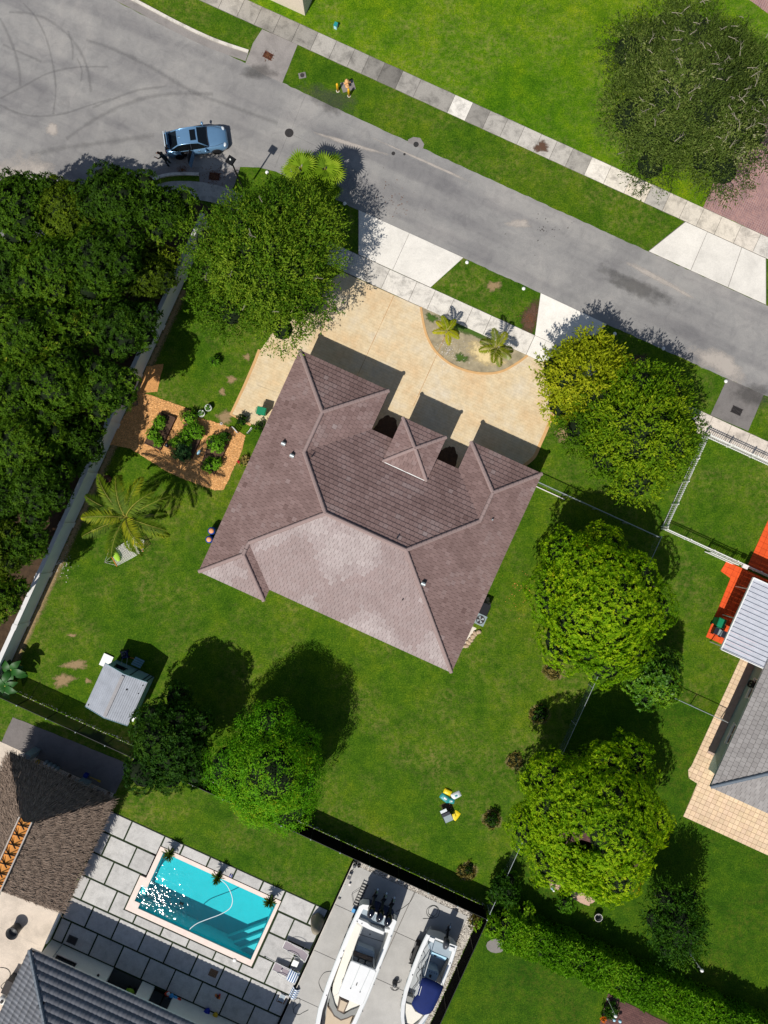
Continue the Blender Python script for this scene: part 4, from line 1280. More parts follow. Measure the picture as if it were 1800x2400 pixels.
def house_tone(pi, x, y, R):
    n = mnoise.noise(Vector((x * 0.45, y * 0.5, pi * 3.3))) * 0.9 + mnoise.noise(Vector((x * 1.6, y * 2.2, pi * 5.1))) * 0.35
    if pi in (7, 8):          # sunlit brightness put into the back slope's tone; weathered paler patches tile by tile
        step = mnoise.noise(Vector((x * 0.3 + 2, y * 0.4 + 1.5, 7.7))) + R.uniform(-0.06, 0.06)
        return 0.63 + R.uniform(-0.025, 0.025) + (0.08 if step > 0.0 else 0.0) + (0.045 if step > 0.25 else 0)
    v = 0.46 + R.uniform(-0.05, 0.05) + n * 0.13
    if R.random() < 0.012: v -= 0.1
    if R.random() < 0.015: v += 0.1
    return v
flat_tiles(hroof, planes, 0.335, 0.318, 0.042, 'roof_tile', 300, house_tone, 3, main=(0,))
def zroof(p):
    return EZ + SL * max(0.0, min(9e9, min_dist(p)))
def min_dist(p):
    for q, dd in (((-10.3, 8.05), 0), ((-3.3, 8.05), 0), (C_, 3.5), (E_, 3.5), (F_, 6.725), (G_, 6.725), (RE, 2.775), (RP, 2.775), (q_, 2.55), (p_, 2.55)):
        if abs(p[0] - q[0]) + abs(p[1] - q[1]) < 1e-6:
            return dd
    return 0.0
ridge_caps(hroof, [(A_, C_), (B_, C_), (E_, C_), (E_, F_), (F_, G_), (q_, F_), (p_, q_), ((-10.3, -9.37), p_), ((-5.2, -9.37), p_), ((9.15, -8.45), G_), (RE, G_), (RE, RP), ((3.6, 7.18), RP), ((9.15, 7.18), RP)], zroof, 0.4, 0.3, 0.1, 'ridge_tile')
wall_pts = inset_poly(outline, 0.55)
MB().prism(wall_pts, 0.0, EZ - 0.21).build('wall', 'stucco_cream', house)
# porch over the front door
pu0, pu1, pv0, pv1, pz = -1.55, 1.8, 3.25, 6.62, 3.5
pp, pl = hip_planes(pu0, pu1, pv0, pv1, pz, SL)
proof = roof_deck(house, pp, name='porch_roof', outline=[(pu0, pv0), (pu1, pv0), (pu1, pv1), (pu0, pv1)], ez=pz, drop=0.16)
flat_tiles(proof, pp, 0.335, 0.318, 0.042, 'roof_tile', 60, lambda pi, x, y, R: 0.47 + R.uniform(-0.07, 0.07), 8)
pk = ((pu0 + pu1) / 2, (pv0 + pv1) / 2)
ridge_caps(proof, [((pu0, pv0), pk), ((pu0, pv1), pk), ((pu1, pv0), pk), ((pu1, pv1), pk)], lambda p: pz + (SL * 1.675 if abs(p[0] - pk[0]) < 0.1 else 0), 0.4, 0.27, 0.09, 'ridge_tile')
MB().box((pu0 + pu1) / 2, pv0 - 0.04, pz - 0.02, pu1 - pu0 + 0.06, 0.06, 0.12).build('flashing', 'white_paint', house)
MB().box((pu0 + pu1) / 2, 3.9, 3.2, 2.5, 1.1, 0.5).build('porch_back', 'stucco_cream', house)
for x in (-1.2, 1.45):
    m = MB(); m.lathe([(0.2, 0), (0.2, 0.2), (0.14, 0.25), (0.13, 2.9), (0.2, 3.0), (0.2, 3.33)], 12, x, 6.25)
    m.build('column', 'stucco_white', house, True)
g = link(None, 'garage_door', house, (-6.8, 7.51, 1.1))
for i in range(4):
    MB().box(0, 0.02, -0.82 + i * 0.55, 4.8, 0.05, 0.53).build('panel', 'white_paint', g)
dr = MB().box(0.1, 4.47, 1.05, 1.1, 0.06, 2.1).build('door', 'wood_brown', house)
MB().tube([(0.5, 4.53, 1.0), (0.5, 4.53, 1.15)], 0.02, 6).build('handle', 'chrome', dr)
wall_window(house, (6.4, 6.64, 1.5), 2.0, 1.3, 'u', 1)
wall_window(house, (2.0, 4.46, 1.5), 1.2, 1.3, 'u', 1)
wall_window(house, (8.61, 0.5, 1.5), 1.6, 1.2, 'v', 1)
wall_window(house, (8.61, -5.2, 1.5), 1.6, 1.2, 'v', 1)
wall_window(house, (0.0, -7.91, 1.4), 2.6, 1.6, 'u', -1)
wall_window(house, (-9.76, -1.0, 1.5), 1.6, 1.2, 'v', -1)
def roofz(u, v):
    """height of the brown roof"""
    best = 99
    for p in planes:
        if inside((u, v), p.poly):
            x, y = p.to((u, v))
            return EZ + SL * y + 0.03
    return EZ
def on_roof(fn, c, r, x, y, *a):
    z = 4.0
    for _ in range(6):
        u, v = toUV(K(c, r, x, y, z)); z = roofz(u, v)
    return fn(house, u, v, z, *a)
on_roof(vent_hood, 1, 1, 180, 1218, math.pi / 2 + 0.0)
on_roof(vent_hood, 1, 1, 235, 1296, math.pi / 2)
on_roof(vent_hood, 1, 2, 1083, 465, math.pi / 2)
on_roof(pipe, 1, 1, 362, 1300)
on_roof(pipe, 1, 2, 913, 172)
on_roof(pipe, 1, 2, 1530, 50, 0.22, 0.06, 'galvanised')
on_roof(pipe, 1, 2, 950, 568, 0.18)

# --- the grey house by the pool
gz = 3.0
ghouse = thing('house', 'house with a grey wavy tile roof and white walls beside the pool deck', 'house', (0, 0, 0), UVA)
gu0, gu1, gv0, gv1 = -10.05, 9.3, -57.0, -38.88
gp, gl = hip_planes(gu0, gu1, gv0, gv1, gz, 0.36)
groof = roof_deck(ghouse, gp, outline=[(gu0, gv0), (gu1, gv0), (gu1, gv1), (gu0, gv1)], ez=gz)
def wave_tile(name, w, L, mat):
    m = MB(); n = 8
    top = []; bot = []
    for yy, lift in ((0.0, 0.045), (L, 0.0)):
        top.append([(-w / 2 + w * i / n, yy, lift + 0.045 * (0.5 - 0.5 * math.cos(2 * math.pi * i / n)) ** 1.3) for i in range(n + 1)])
    top.insert(0, [(x, y, z - 0.05) for x, y, z in top[0]])
    m.loft(top)
    me = bpy.data.meshes.new(name); me.from_pydata(m.v, [], m.f); me.materials.append(MATS[mat])
    me.polygons.foreach_set('use_smooth', [True] * len(me.polygons))
    return me
tile_meshes = []
for k in range(4):
    me = wave_tile('roof_tile', 0.335, 0.5, 'tile_grey')
    at = me.attributes.new('tone', 'FLOAT', 'FACE'); at.data.foreach_set('value', [0.40 + 0.06 * k] * len(me.polygons))
    tile_meshes.append(me)
rest = MB(); R = random.Random(4); cnt = 0
for pi in (0, 2, 3, 1):
    p = gp[pi]
    xs = [q[0] for q in p.xy]; ys = [q[1] for q in p.xy]
    y = -0.06
    while y < max(ys):
        x = min(xs) + 0.17
        while x < max(xs):
            if inside((x, max(0.02, y + 0.25)), p.xy):
                a = Vector(p.frm(x + 0.5, y)) - Vector(p.frm(x - 0.5, y)); b = (Vector(p.frm(x, y + 1)) - Vector(p.frm(x, y)))
                ax = a.normalized(); by = b.normalized(); nz = ax.cross(by)
                if nz.z < 0:
                    ax = -ax; nz = ax.cross(by)
                M = Matrix((ax, by, nz)).transposed().to_4x4(); M.translation = Vector(p.frm(x, y, 0.01))
                in_view = pi in (0, 2) and y < 4.2 and (p.frm(x, y)[0] < -0.3) and (p.frm(x, y)[1] > -45)
                if in_view and cnt < 300:
                    o = link(R.choice(tile_meshes), 'roof_tile', groof); o.matrix_basis = M; cnt += 1
                else:
                    me = tile_meshes[0]
                    rest.add([M @ v.co for v in me.vertices], [tuple(f.vertices) for f in me.polygons], R.choice((0.4, 0.46, 0.52, 0.58)))
            x += 0.335
        y += 0.47
tag(rest.build('roof_tiles', 'tile_grey', groof, True), kind='stuff')
gk = (gv1 - gv0) / 2
ridge_caps(groof, gl, lambda p: gz + (0.36 * gk if abs(p[1] - (gv0 + gv1) / 2) < 0.1 else 0), 0.42, 0.3, 0.13, 'ridge_grey')
m = MB()
for u0, u1, v1 in ((-9.44, -4.3, -39.82), (-4.3, -1.9, -41.4), (-1.9, -0.9, -39.82), (-0.9, 0.7, -39.95), (0.7, 8.6, -39.82)):
    m.prism([(u0, -56.3), (u1, -56.3), (u1, v1), (u0, v1)], 0, gz - 0.21)
m.build('wall', 'stucco_white', ghouse)
MB().box(-3.1, -41.37, 1.1, 2.3, 0.05, 2.2).build('door', 'dark_glass', ghouse)
MB().box(-3.1, -40.6, 0.03, 2.36, 1.5, 0.05).build('porch_floor', 'pot_dark', ghouse)
MB().box(-0.1, -39.92, 1.1, 1.5, 0.05, 2.2).build('door', 'dark_glass', ghouse)
wall_window(ghouse, (-7.6, -39.81, 1.75), 1.5, 0.9, 'u', 1, 'black_metal')
MB().tube([(-8.55, -39.74, 0), (-8.55, -39.74, 2.7)], 0.04, 6).build('downpipe', 'galvanised', ghouse)
MB().lathe([(0.1, 0), (0.1, 0.06), (0.05, 0.09)], 10, -5.0, -39.75, 1.4).build('wall_lamp', 'iron', ghouse)

# --- the house on the right
rhouse = thing('house', 'house with grey flat roof tiles and mint walls at the right edge', 'house', (0, 0, 0), UVA)
rz_ = 2.8
rp_, rl_ = hip_planes(29.45, 46, -8.22, 16, rz_, 0.38)
rroof = roof_deck(rhouse, rp_, outline=[(29.45, -8.22), (46, -8.22), (46, 16), (29.45, 16)], ez=rz_)
order = [rp_[2], rp_[1], rp_[0], rp_[3]]
flat_tiles(rroof, order, 0.36, 0.33, 0.04, 'tile_slate', 300, lambda pi, x, y, R: 0.42 + R.uniform(-0.12, 0.12), 5, main=(0,))
ridge_caps(rroof, rl_, lambda p: rz_ + (0.38 * 8.275 if abs(p[0] - 37.725) < 0.1 else 0), 0.42, 0.28, 0.08, 'ridge_grey')
MB().prism(ccw([(30.32, -7.5), (45.3, -7.5), (45.3, 15.3), (30.32, 15.3)]), 0, rz_ - 0.21).build('wall', 'stucco_mint', rhouse)
wall_window(rhouse, (30.31, -4.3, 1.45), 1.5, 1.1, 'v', -1)
wall_window(rhouse, (30.31, -0.6, 1.45), 1.5, 1.1, 'v', -1)
wall_window(rhouse, (33.5, -7.51, 1.45), 1.5, 1.1, 'u', -1)

# --- the corner of a building at the top edge
cu, cv = toUV(W(715, 37))
nhouse = thing('house', 'pale building corner at the top edge beside the upper sidewalk', 'house', (0, 0, 0), UVA)
MB().prism([(cu - 13, cv), (cu, cv), (cu, cv + 11), (cu - 13, cv + 11)], 0, 3.0).build('wall', 'stucco_cream', nhouse)
np_, nl_ = hip_planes(cu - 13.4, cu + 0.4, cv - 0.4, cv + 11.4, 3.0, 0.36)
nr = roof_deck(nhouse, np_, outline=[(cu - 13.4, cv - 0.4), (cu + 0.4, cv - 0.4), (cu + 0.4, cv + 11.4), (cu - 13.4, cv + 11.4)], ez=3.0)
flat_tiles(nr, np_, 0.5, 0.5, 0.04, 'tile_slate', 0, lambda pi, x, y, R: 0.5, 6)

# --- thatched hut
hut = thing('thatched_hut', 'open hut with a shaggy brown thatched roof and an orange ridge, beside the pool deck', 'hut', (0, 0, 0), UVA)
hu0, hu1, hv0, hv1, hz, hr = -17.45, -9.2, -36.0, -27.05, 2.35, 6.0
rm = (hu0 + hu1) / 2
ra, rb = (rm, -33.7), (rm, -29.2)
def hutpt(u, v, z): return Vector((u, v, z))
faces = [[hutpt(hu1, hv0, hz), hutpt(hu1, hv1, hz), hutpt(rm, rb[1], hr), hutpt(rm, ra[1], hr)],
         [hutpt(hu1, hv1, hz), hutpt(hu0, hv1, hz), hutpt(rm, rb[1], hr)],
         [hutpt(hu0, hv1, hz), hutpt(hu0, hv0, hz), hutpt(rm, ra[1], hr), hutpt(rm, rb[1], hr)],
         [hutpt(hu0, hv0, hz), hutpt(hu1, hv0, hz), hutpt(rm, ra[1], hr)]]
m = MB()
for f in faces:
    m.add([p + Vector((0, 0, -0.12)) for p in f], [tuple(range(len(f)))])
m.build('roof', 'thatch_base', hut)
RG = np.random.default_rng(7)
Q = []; T = []
for f in faces:
    e0, e1 = np.array(f[0]), np.array(f[1])
    t0 = np.array(f[-1]); t1 = np.array(f[2])
    n = 21000 if len(f) == 4 else 9000
    b = RG.random(n) ** 0.85
    a = RG.random(n)
    lo = e0 + (e1 - e0) * a[:, None]; hi = t0 + (t1 - t0) * a[:, None]
    P = lo + (hi - lo) * b[:, None]
    dn = unit(lo - hi)
    side = unit(np.tile(e1 - e0, (n, 1)))
    nr_ = unit(np.cross(side, -dn)); nr_ *= np.sign(nr_[:, 2:3])
    dvec = unit(dn + side * RG.normal(0, 0.3, n)[:, None] + nr_ * RG.normal(0.02, 0.09, n)[:, None])
    L = RG.uniform(0.2, 0.55, n)
    layer = np.sin(b * 46 + a * 5 + np.sin(a * 37)) * 0.05
    base = P + nr_ * (RG.uniform(-0.02, 0.10, n) + layer)[:, None]
    w = RG.uniform(0.025, 0.05, n)
    s2 = unit(np.cross(dvec, nr_))
    Q.append(np.stack([base - s2 * w[:, None] / 2, base + s2 * w[:, None] / 2, base + dvec * L[:, None] + s2 * w[:, None] / 4, base + dvec * L[:, None] - s2 * w[:, None] / 4], axis=1))
    T.append(0.42 + RG.normal(0, 0.2, n) + layer * 2)
th = quads_mesh('thatch', np.concatenate(Q), 'thatch', hut, np.concatenate(T)); th['kind'] = 'stuff'
m = MB()
ca = [[(rm - 0.42, v, hr - 0.12), (rm, v, hr + 0.22), (rm + 0.42, v, hr - 0.12)] for v in (ra[1] - 0.4, rb[1] + 0.35)]
m.loft(ca).build('ridge_cap', 'orange_cap', hut)
for s in (-1, 1):
    MB().box(rm + s * 0.45, (ra[1] + rb[1]) / 2, hr + 0.0, 0.09, abs(ra[1] - rb[1]) + 0.9, 0.12).build('ridge_rail', 'wood_grey', hut)
for i in range(8):
    v = rb[1] + 0.1 - i * 0.7
    MB().tube([(rm - 0.5, v + 0.12, hr - 0.05), (rm + 0.12, v - 0.02, hr + 0.34), (rm + 0.3, v - 0.06, hr + 0.45)], 0.045, 6).build('ridge_stick', 'wood_dark', hut)
    MB().tube([(rm + 0.5, v - 0.1, hr - 0.05), (rm - 0.1, v + 0.02, hr + 0.32), (rm - 0.26, v + 0.06, hr + 0.42)], 0.045, 6).build('ridge_stick', 'wood_dark', hut)
for u in (hu0 + 0.9, rm, hu1 - 0.9):
    for v in (hv0 + 0.9, (hv0 + hv1) / 2, hv1 - 0.9):
        if (u, v) != (rm, (hv0 + hv1) / 2):
            MB().tube([(u, v, 0), (u, v, 3.0)], 0.12, 8).build('post', 'wood_brown', hut)

# --- paving stones of the right-hand house, one by one as far as the picture reaches
def pavers(base, poly, s, mat, seed, gap=0.009, z=0.042):
    R = random.Random(seed)
    us_ = [p[0] for p in poly]; vs2 = [p[1] for p in poly]
    u = min(us_)
    while u < max(us_):
        v = min(vs2)
        while v < max(vs2):
            c = UV(u + s / 2, v + s / 2)
            if c.x < 31.0 and abs(c.y) < 41:
                P = clip_rect(poly, u + gap, u + s - gap, v + gap, v + s - gap)
                if P and parea(P) > 0.01:
                    k = R.uniform(0.9, 1.07)
                    slab('paver', base, mat, [UV(*q) for q in P], 0.0, z + R.uniform(-0.003, 0.003), 0.008, (k, k * R.uniform(0.97, 1.01), k * R.uniform(0.94, 1.0)))
            v += s
        u += s
pavers(beige_patio, [(29.1, 1.3), (29.1, -7.75), (29.0, -8.2), (29.3, -8.75), (30.05, -8.85), (30.12, -11.55), (45, -11.6), (45, -7.2), (30.3, -7.2), (30.3, 1.3)], 0.37, 'paver_beige', 1)
pavers(orange_patio, [(25.1, 7.35), (25.0, 6.5), (25.9, 6.3), (26.0, 4.0), (26.05, 1.5), (30.2, 1.5), (30.2, 7.4)], 0.42, 'paver_orange', 2)
pavers(orange_patio2, [(26.68, 7.7), (26.66, 13.5), (34, 13.5), (34, 7.7)], 0.42, 'paver_orange', 3)

# ------------------------------------------------------------------ walls and fences
wall = thing('boundary_wall', 'long plain white masonry wall along the left side of the plot', 'wall', (0, 0, 0), UVA)
MB().box(-21.05, -4.4, 0.93, 0.2, 37.4, 1.86).build('wall', 'wall_white', wall)
MB().box(-21.05, -4.4, 1.9, 0.3, 37.5, 0.08).build('coping', 'wall_white', wall)
for i in range(10):
    MB().box(-21.05, -22.9 + i * 4.1, 0.97, 0.36, 0.4, 1.97).build('pier', 'wall_white', wall)

def mesh_fence(label, axis, c, a0, a1, h, panel_mat, post_mat, step, group=None, cap=None, name='fence', rail=0.03):
    t = thing(name, label, 'fence', (0, 0, 0), UVA, group)
    n = max(1, round((a1 - a0) / step)); s = (a1 - a0) / n
    pos = (lambda a: (a, c)) if axis == 'u' else (lambda a: (c, a))
    pm = MB().tube([(0, 0, 0), (0, 0, h)], 0.035, 8).build('post', post_mat, t)
    first = True
    for i in range(n + 1):
        x, y = pos(a0 + i * s)
        o = pm if first else link(pm.data, 'post', t)
        first = False
        o.location = (x, y, 0)
        if cap:
            MB().ball((x, y, h + 0.03), 0.06, 8, 5).build('post_cap', cap, t)
    x0, y0 = pos(a0); x1, y1 = pos(a1)
    MB().tube([(x0, y0, h - 0.03), (x1, y1, h - 0.03)], rail, 6).build('top_rail', post_mat, t)
    for i in range(n):
        xa, ya = pos(a0 + i * s); xb, yb = pos(a0 + (i + 1) * s)
        mat = panel_mat(a0 + (i + 0.5) * s) if callable(panel_mat) else panel_mat
        MB().add([(xa, ya, 0.05), (xb, yb, 0.05), (xb, yb, h - 0.05), (xa, ya, h - 0.05)], [(0, 1, 2, 3)]).build('mesh_panel', mat, t)
    return t
mesh_fence('black screened fence along the back of the lawn up to the boat yard', 'u', -23.97, -20.9, 19.2, 1.83, lambda a: 'black_screen' if a < -9 else 'black_mesh', 'black_metal', 2.4, cap='galvanised')
mesh_fence('black screened fence down the right side of the boat yard', 'v', 19.25, -60, -24.1, 1.83, 'black_mesh', 'black_metal', 2.4)
mesh_fence('wire mesh fence with pale top rail between the lawn and the right-hand garden', 'v', 19.45, -23.8, 6.85, 1.2, 'chain_mesh', 'galvanised', 3.0, rail=0.022)
mesh_fence('wire mesh fence from the brown-roofed house to the right-hand garden', 'u', 6.75, 9.2, 19.3, 1.2, 'chain_mesh', 'galvanised', 2.5, rail=0.035)
mesh_fence('wire mesh fence reaching from the small round tree to the mint wall', 'u', -3.62, 19.6, 29.6, 1.2, 'chain_mesh', 'galvanised', 2.5, rail=0.028)
MB().box(10.7, 6.52, 0.05, 2.6, 0.06, 0.1).build('edging_board', 'white_trim').rotation_euler = (0, 0, UVA)
tag(bpy.data.objects['edging_board'], 'white edging board at the foot of the wire fence beside the house', 'edging')

def picket_fence(label, axis, c, a0, a1, h=1.22, pitch=0.155, gates=()):
    t = thing('picket_fence', label, 'fence', (0, 0, 0), UVA, 'white metal picket fences of the right-hand garden')
    pos = (lambda a: (a, c)) if axis == 'u' else (lambda a: (c, a))
    rz = 0 if axis == 'u' else math.pi / 2
    n = int((a1 - a0) / pitch)
    pk = MB().box(0, 0, h / 2 + 0.03, 0.035, 0.025, h - 0.06).build('picket', 'white_paint', t)
    for i in range(n + 1):
        o = pk if i == 0 else link(pk.data, 'picket', t)
        x, y = pos(a0 + i * (a1 - a0) / n); o.location = (x, y, 0); o.rotation_euler = (0, 0, rz)
    for z in (0.2, h - 0.28, h - 0.1):
        x0, y0 = pos((a0 + a1) / 2)
        o = MB().box(0, 0, 0, a1 - a0, 0.04, 0.045).build('rail', 'white_paint', t); o.location = (x0, y0, z); o.rotation_euler = (0, 0, rz)
    k = max(1, round((a1 - a0) / 1.85))
    ps = MB().box(0, 0, h / 2 + 0.04, 0.075, 0.075, h + 0.08).build('post', 'white_paint', t)
    for i in range(k + 1):
        o = ps if i == 0 else link(ps.data, 'post', t)
        x, y = pos(a0 + i * (a1 - a0) / k); o.location = (x, y, 0)
    return t
picket_fence('white metal picket fence along the sidewalk in front of the right-hand garden', 'u', 15.22, 19.6, 33.0)
picket_fence('white metal picket fence between the olive tree and the right-hand garden', 'v', 19.55, 7.7, 15.1)
pf = picket_fence('white metal picket fence with a gate, above the mango tree and the orange paving', 'u', 7.55, 19.6, 31.0)
gt = link(None, 'gate', pf, (24.4, 7.32, 0), 0)
for i in range(20):
    MB().box(-1.1 + i * 0.115, 0, 0.62, 0.03, 0.025, 1.1).build('picket', 'white_paint', gt)
for z in (0.12, 1.1):
    MB().box(0, 0, z, 2.3, 0.05, 0.06).build('rail', 'white_paint', gt)
MB().box(1.6, 0.1, 1.1, 0.42, 0.3, 0.16).build('latch_box', 'white_trim', gt)

# low kerb between pool deck and boat yard, and the wall beside the hut
kb = thing('low_wall', 'low dark-faced kerb wall between the pool deck and the boat yard', 'wall', (0, 0, 0), UVA)
MB().box(8.78, -42.0, 0.15, 0.1, 34, 0.3).build('kerb_wall', 'black_mesh', kb)
MB().box(8.86, -42.0, 0.12, 0.05, 34, 0.24).build('kerb_face', 'concrete', kb)
kb2 = thing('low_wall', 'low white wall between the hut patio and the pool deck', 'wall', (0, 0, 0), UVA)
MB().box(-9.62, -37.9, 0.3, 0.16, 3.9, 0.6).build('kerb_wall', 'stucco_white', kb2)

# ------------------------------------------------------------------ pool
pool = thing('swimming_pool', 'rectangular turquoise swimming pool with pale coping set in the grey slab deck', 'pool', (0, 0, 0), UVA)
D = -1.65
def pool_wall(poly, ztop, zbot, name, mat):
    poly = ccw(poly); n = len(poly); m = MB()
    vs = [(x, y, ztop) for x, y in poly] + [(x, y, zbot) for x, y in poly]
    m.add(vs, [tuple(range(n, 2 * n))] + [((i + 1) % n, i, n + i, n + (i + 1) % n) for i in range(n)])
    return m.build(name, mat, pool)
pool_out = [(-4.5, -30.3), (-4.5, -33.28), (-4.97, -33.28), (-4.97, -34.54), (-4.5, -34.54), (-4.5, -34.95), (4.87, -34.95), (4.87, -30.3)]
pool_wall(pool_out, -0.02, D, 'shell', 'pool_shell')
MB().prism(ccw([(-4.965, -33.29), (-4.51, -33.29), (-4.51, -34.53), (-4.965, -34.53)]), D, -0.45).build('ledge', 'pool_step', pool)
for k, (leg, z) in enumerate(((2.25, -1.2), (1.65, -0.85), (1.05, -0.5))):
    MB().prism(ccw([(4.865, -34.945), (4.865, -34.945 + leg), (4.865 - leg, -34.945)]), D, z).build('step', 'pool_step', pool)
m = MB()
for u0, u1, v0, v1 in ((-4.88, 5.12, -30.3, -29.98), (-5.36, 5.12, -35.4, -34.95), (4.87, 5.12, -34.95, -30.3), (-4.88, -4.5, -32.6, -30.3), (-5.36, -4.97, -34.95, -32.6), (-4.97, -4.5, -33.28, -32.6), (-4.97, -4.5, -34.95, -34.54)):
    m.box((u0 + u1) / 2, (v0 + v1) / 2, 0.0, u1 - u0, v1 - v0, 0.12)
m.build('coping', 'coping', pool)
wp = ccw(pool_out)
MB().add([(x, y, -0.13) for x, y in wp], [tuple(range(len(wp)))]).build('water', 'pool_water', pool)
MB().box(-1.7, -34.3, D + 0.02, 0.3, 0.2, 0.03).build('drain', 'iron', pool)
DBW = lambda x, y, z=0: W(380 + x / 3.95, 1900 + y / 3.95, z)
hs = curve_pts([DBW(*q, -0.09) for q in ((545, 640), (600, 690), (640, 770), (652, 840), (625, 905), (540, 958), (430, 1000), (330, 1040), (275, 1078), (250, 1105))], 5)
o = MB().tube(hs, 0.035, 6).build('pool_hose', 'hose_white', None, True)
tag(o, 'pale cleaning hose curling across the pool water', 'hose')

def spiky_plant(label, c, h=0.55, r=0.45, seed=1, mat='leaf_veg', pot='pot_dark', pot_r=0.2, pot_h=0.45, n=46, name='potted_plant', group=None, sprawl=0.5):
    t = thing(name, label, 'plant', (c[0], c[1], c[2] if len(c) > 2 else 0), 0, group)
    if pot:
        MB().lathe([(pot_r * 0.75, 0), (pot_r, pot_h), (pot_r * 0.85, pot_h), (pot_r * 0.8, pot_h - 0.06)], 12).build('pot', pot, t, True)
    RR = np.random.default_rng(seed)
    a = RR.uniform(0, 2 * np.pi, n); el = RR.uniform(0.25, 1.4, n)
    dv = np.stack([np.cos(a) * np.cos(el), np.sin(a) * np.cos(el), np.sin(el)], 1)
    base = np.zeros((n, 3)); base[:, 2] = pot_h if pot else 0.02
    base[:, :2] += RR.normal(0, 0.05, (n, 2))
    L = RR.uniform(0.7, 1.1, n) * np.hypot(r, h) * 0.85
    nr = np.cross(dv, np.stack([-np.sin(a), np.cos(a), 0 * a], 1))
    q1 = leaf_quads(base, dv, nr, L, L * 0.13)
    tip = q1[:, 2].copy(); 
    d2 = unit(dv + np.array([0, 0, -0.9 * sprawl]))
    q2 = leaf_quads(base + dv * (L * 0.55)[:, None], d2, nr, L * 0.55, L * 0.12)
    quads_mesh('leaves', np.concatenate([q1, q2]), mat, t, RR.uniform(0.1, 0.9, 2 * n))
    return t
for i, (x, y, w) in enumerate(((90, 395, 'leftmost'), (530, 605, 'middle'), (1010, 825, 'rightmost'))):
    spiky_plant('%s of three spiky plants in dark pots along the upper pool edge' % w, DBW(x + 6, y - 28, 0.05), 0.55, 0.42, 20 + i, 'leaf_dark_veg', 'pot_dark', 0.22, 0.55, 70, group='spiky plants along the pool')

# ------------------------------------------------------------------ things on the pool deck
def lounger(label, px, py, rz, towel=False):
    g = W(px, py, 0.35)
    t = thing('sun_lounger', label, 'lounger', (g.x, g.y, 0.05), rz, 'loungers on the pool deck')
    prof = [(-0.95, 0.30), (-0.5, 0.32), (0.0, 0.34), (0.35, 0.36), (0.65, 0.52), (0.98, 0.72)]
    secs = [[(x, -0.3 + 0.02 * abs(x), z), (x, 0.0, z - 0.025), (x, 0.3 - 0.02 * abs(x), z)] for x, z in prof]
    MB().loft(secs).build('sling', 'lounger_mesh', t, True)
    for s in (-1, 1):
        MB().tube([(x, s * 0.31, z + 0.01) for x, z in prof], 0.022, 6).build('side_rail', 'white_paint', t, True)
        MB().tube(curve_pts([(-0.55, s * 0.33, 0.33), (-0.2, s * 0.36, 0.56), (0.25, s * 0.36, 0.58), (0.55, s * 0.33, 0.45)], 4), 0.02, 6).build('armrest', 'white_paint', t, True)
        for x in (-0.8, 0.55):
            MB().tube([(x, s * 0.3, 0.32), (x + 0.08 * (1 if x > 0 else -1), s * 0.32, 0.0)], 0.02, 6).build('leg', 'white_paint', t)
    for x, z in (prof[0], prof[-1]):
        MB().tube([(x, -0.3, z), (x, 0.3, z)], 0.022, 6).build('end_rail', 'white_paint', t)
    return t
lounger('mesh sun lounger lying nearer the taupe cover, without a towel', 380 + 1235 / 3.95, 1900 + 1285 / 3.95, UVA)
lg2 = lounger('mesh sun lounger with a striped towel over its head end', 380 + 1140 / 3.95, 1900 + 1485 / 3.95, UVA)
g = W(380 + 1210 / 3.95, 1900 + 1540 / 3.95, 0.75)
tw = thing('towel', 'blue and white striped towel draped over the head of a lounger', 'towel', (g.x, g.y, 0.0), UVA)
R = random.Random(2)
secs = [[(x, y, 0.80 - 0.9 * max(0, abs(x) - 0.22) - 0.35 * max(0, abs(y) - 0.25) + R.uniform(-0.015, 0.015)) for y in [-0.42 + 0.12 * k for k in range(8)]] for x in [-0.4 + 0.1 * i for i in range(9)]]
MB().loft(secs).build('cloth', 'towel_stripe', tw, True)
g = W(380 + 1222 / 3.95, 1900 + 1700 / 3.95, 0.3)
tw = thing('towel', 'blue and white striped towel hung over the kerb wall by the boat yard', 'towel', (g.x, g.y, 0.05), UVA - math.pi / 2)
secs = [[(x, y, 0.3 - 1.2 * max(0, abs(y) - 0.08)) for y in (-0.3, -0.15, -0.08, 0.08, 0.15, 0.3)] for x in [-0.4 + 0.1 * i for i in range(9)]]
MB().loft(secs).build('cloth', 'towel_stripe', tw)
g = DBW(1232, 1410, 0.4)
t = thing('side_table', 'small white side table between the two loungers', 'table', (g.x, g.y, 0.05), UVA)
MB().box(0, 0, 0.42, 0.46, 0.46, 0.04).build('top', 'white_paint', t)
for x in (-0.19, 0.19):
    for y in (-0.19, 0.19):
        MB().box(x, y, 0.2, 0.04, 0.04, 0.4).build('leg', 'white_paint', t)
g = DBW(1105, 1475, 0.42)
o = MB().lathe([(0.05, 0), (0.055, 0.12), (0.02, 0.13)], 10).build('cup', 'white_paint', None, True, (g.x, g.y, 0.39)); tag(o, 'white cup standing on the lounger with the towel', 'cup')
g = DBW(1440, 1000)
t = thing('furniture_cover', 'tall taupe fabric cover in a bell shape at the corner of the pool deck', 'cover', (g.x, g.y, 0.05))
m = MB()
secs = []
for i, (r, z) in enumerate(((0.46, 0), (0.5, 0.15), (0.48, 0.6), (0.42, 1.0), (0.34, 1.35), (0.24, 1.62), (0.1, 1.74), (0.02, 1.76))):
    secs.append([(r * (1 + 0.06 * math.sin(5 * a + i * 0.4) * (1 - z / 2)) * math.cos(a), r * (1 + 0.06 * math.sin(5 * a + i * 0.4) * (1 - z / 2)) * math.sin(a), z) for a in [2 * math.pi * k / 24 for k in range(24)]])
m.loft(secs, closed=True, caps=True).build('cloth', 'cover_taupe', t, True)
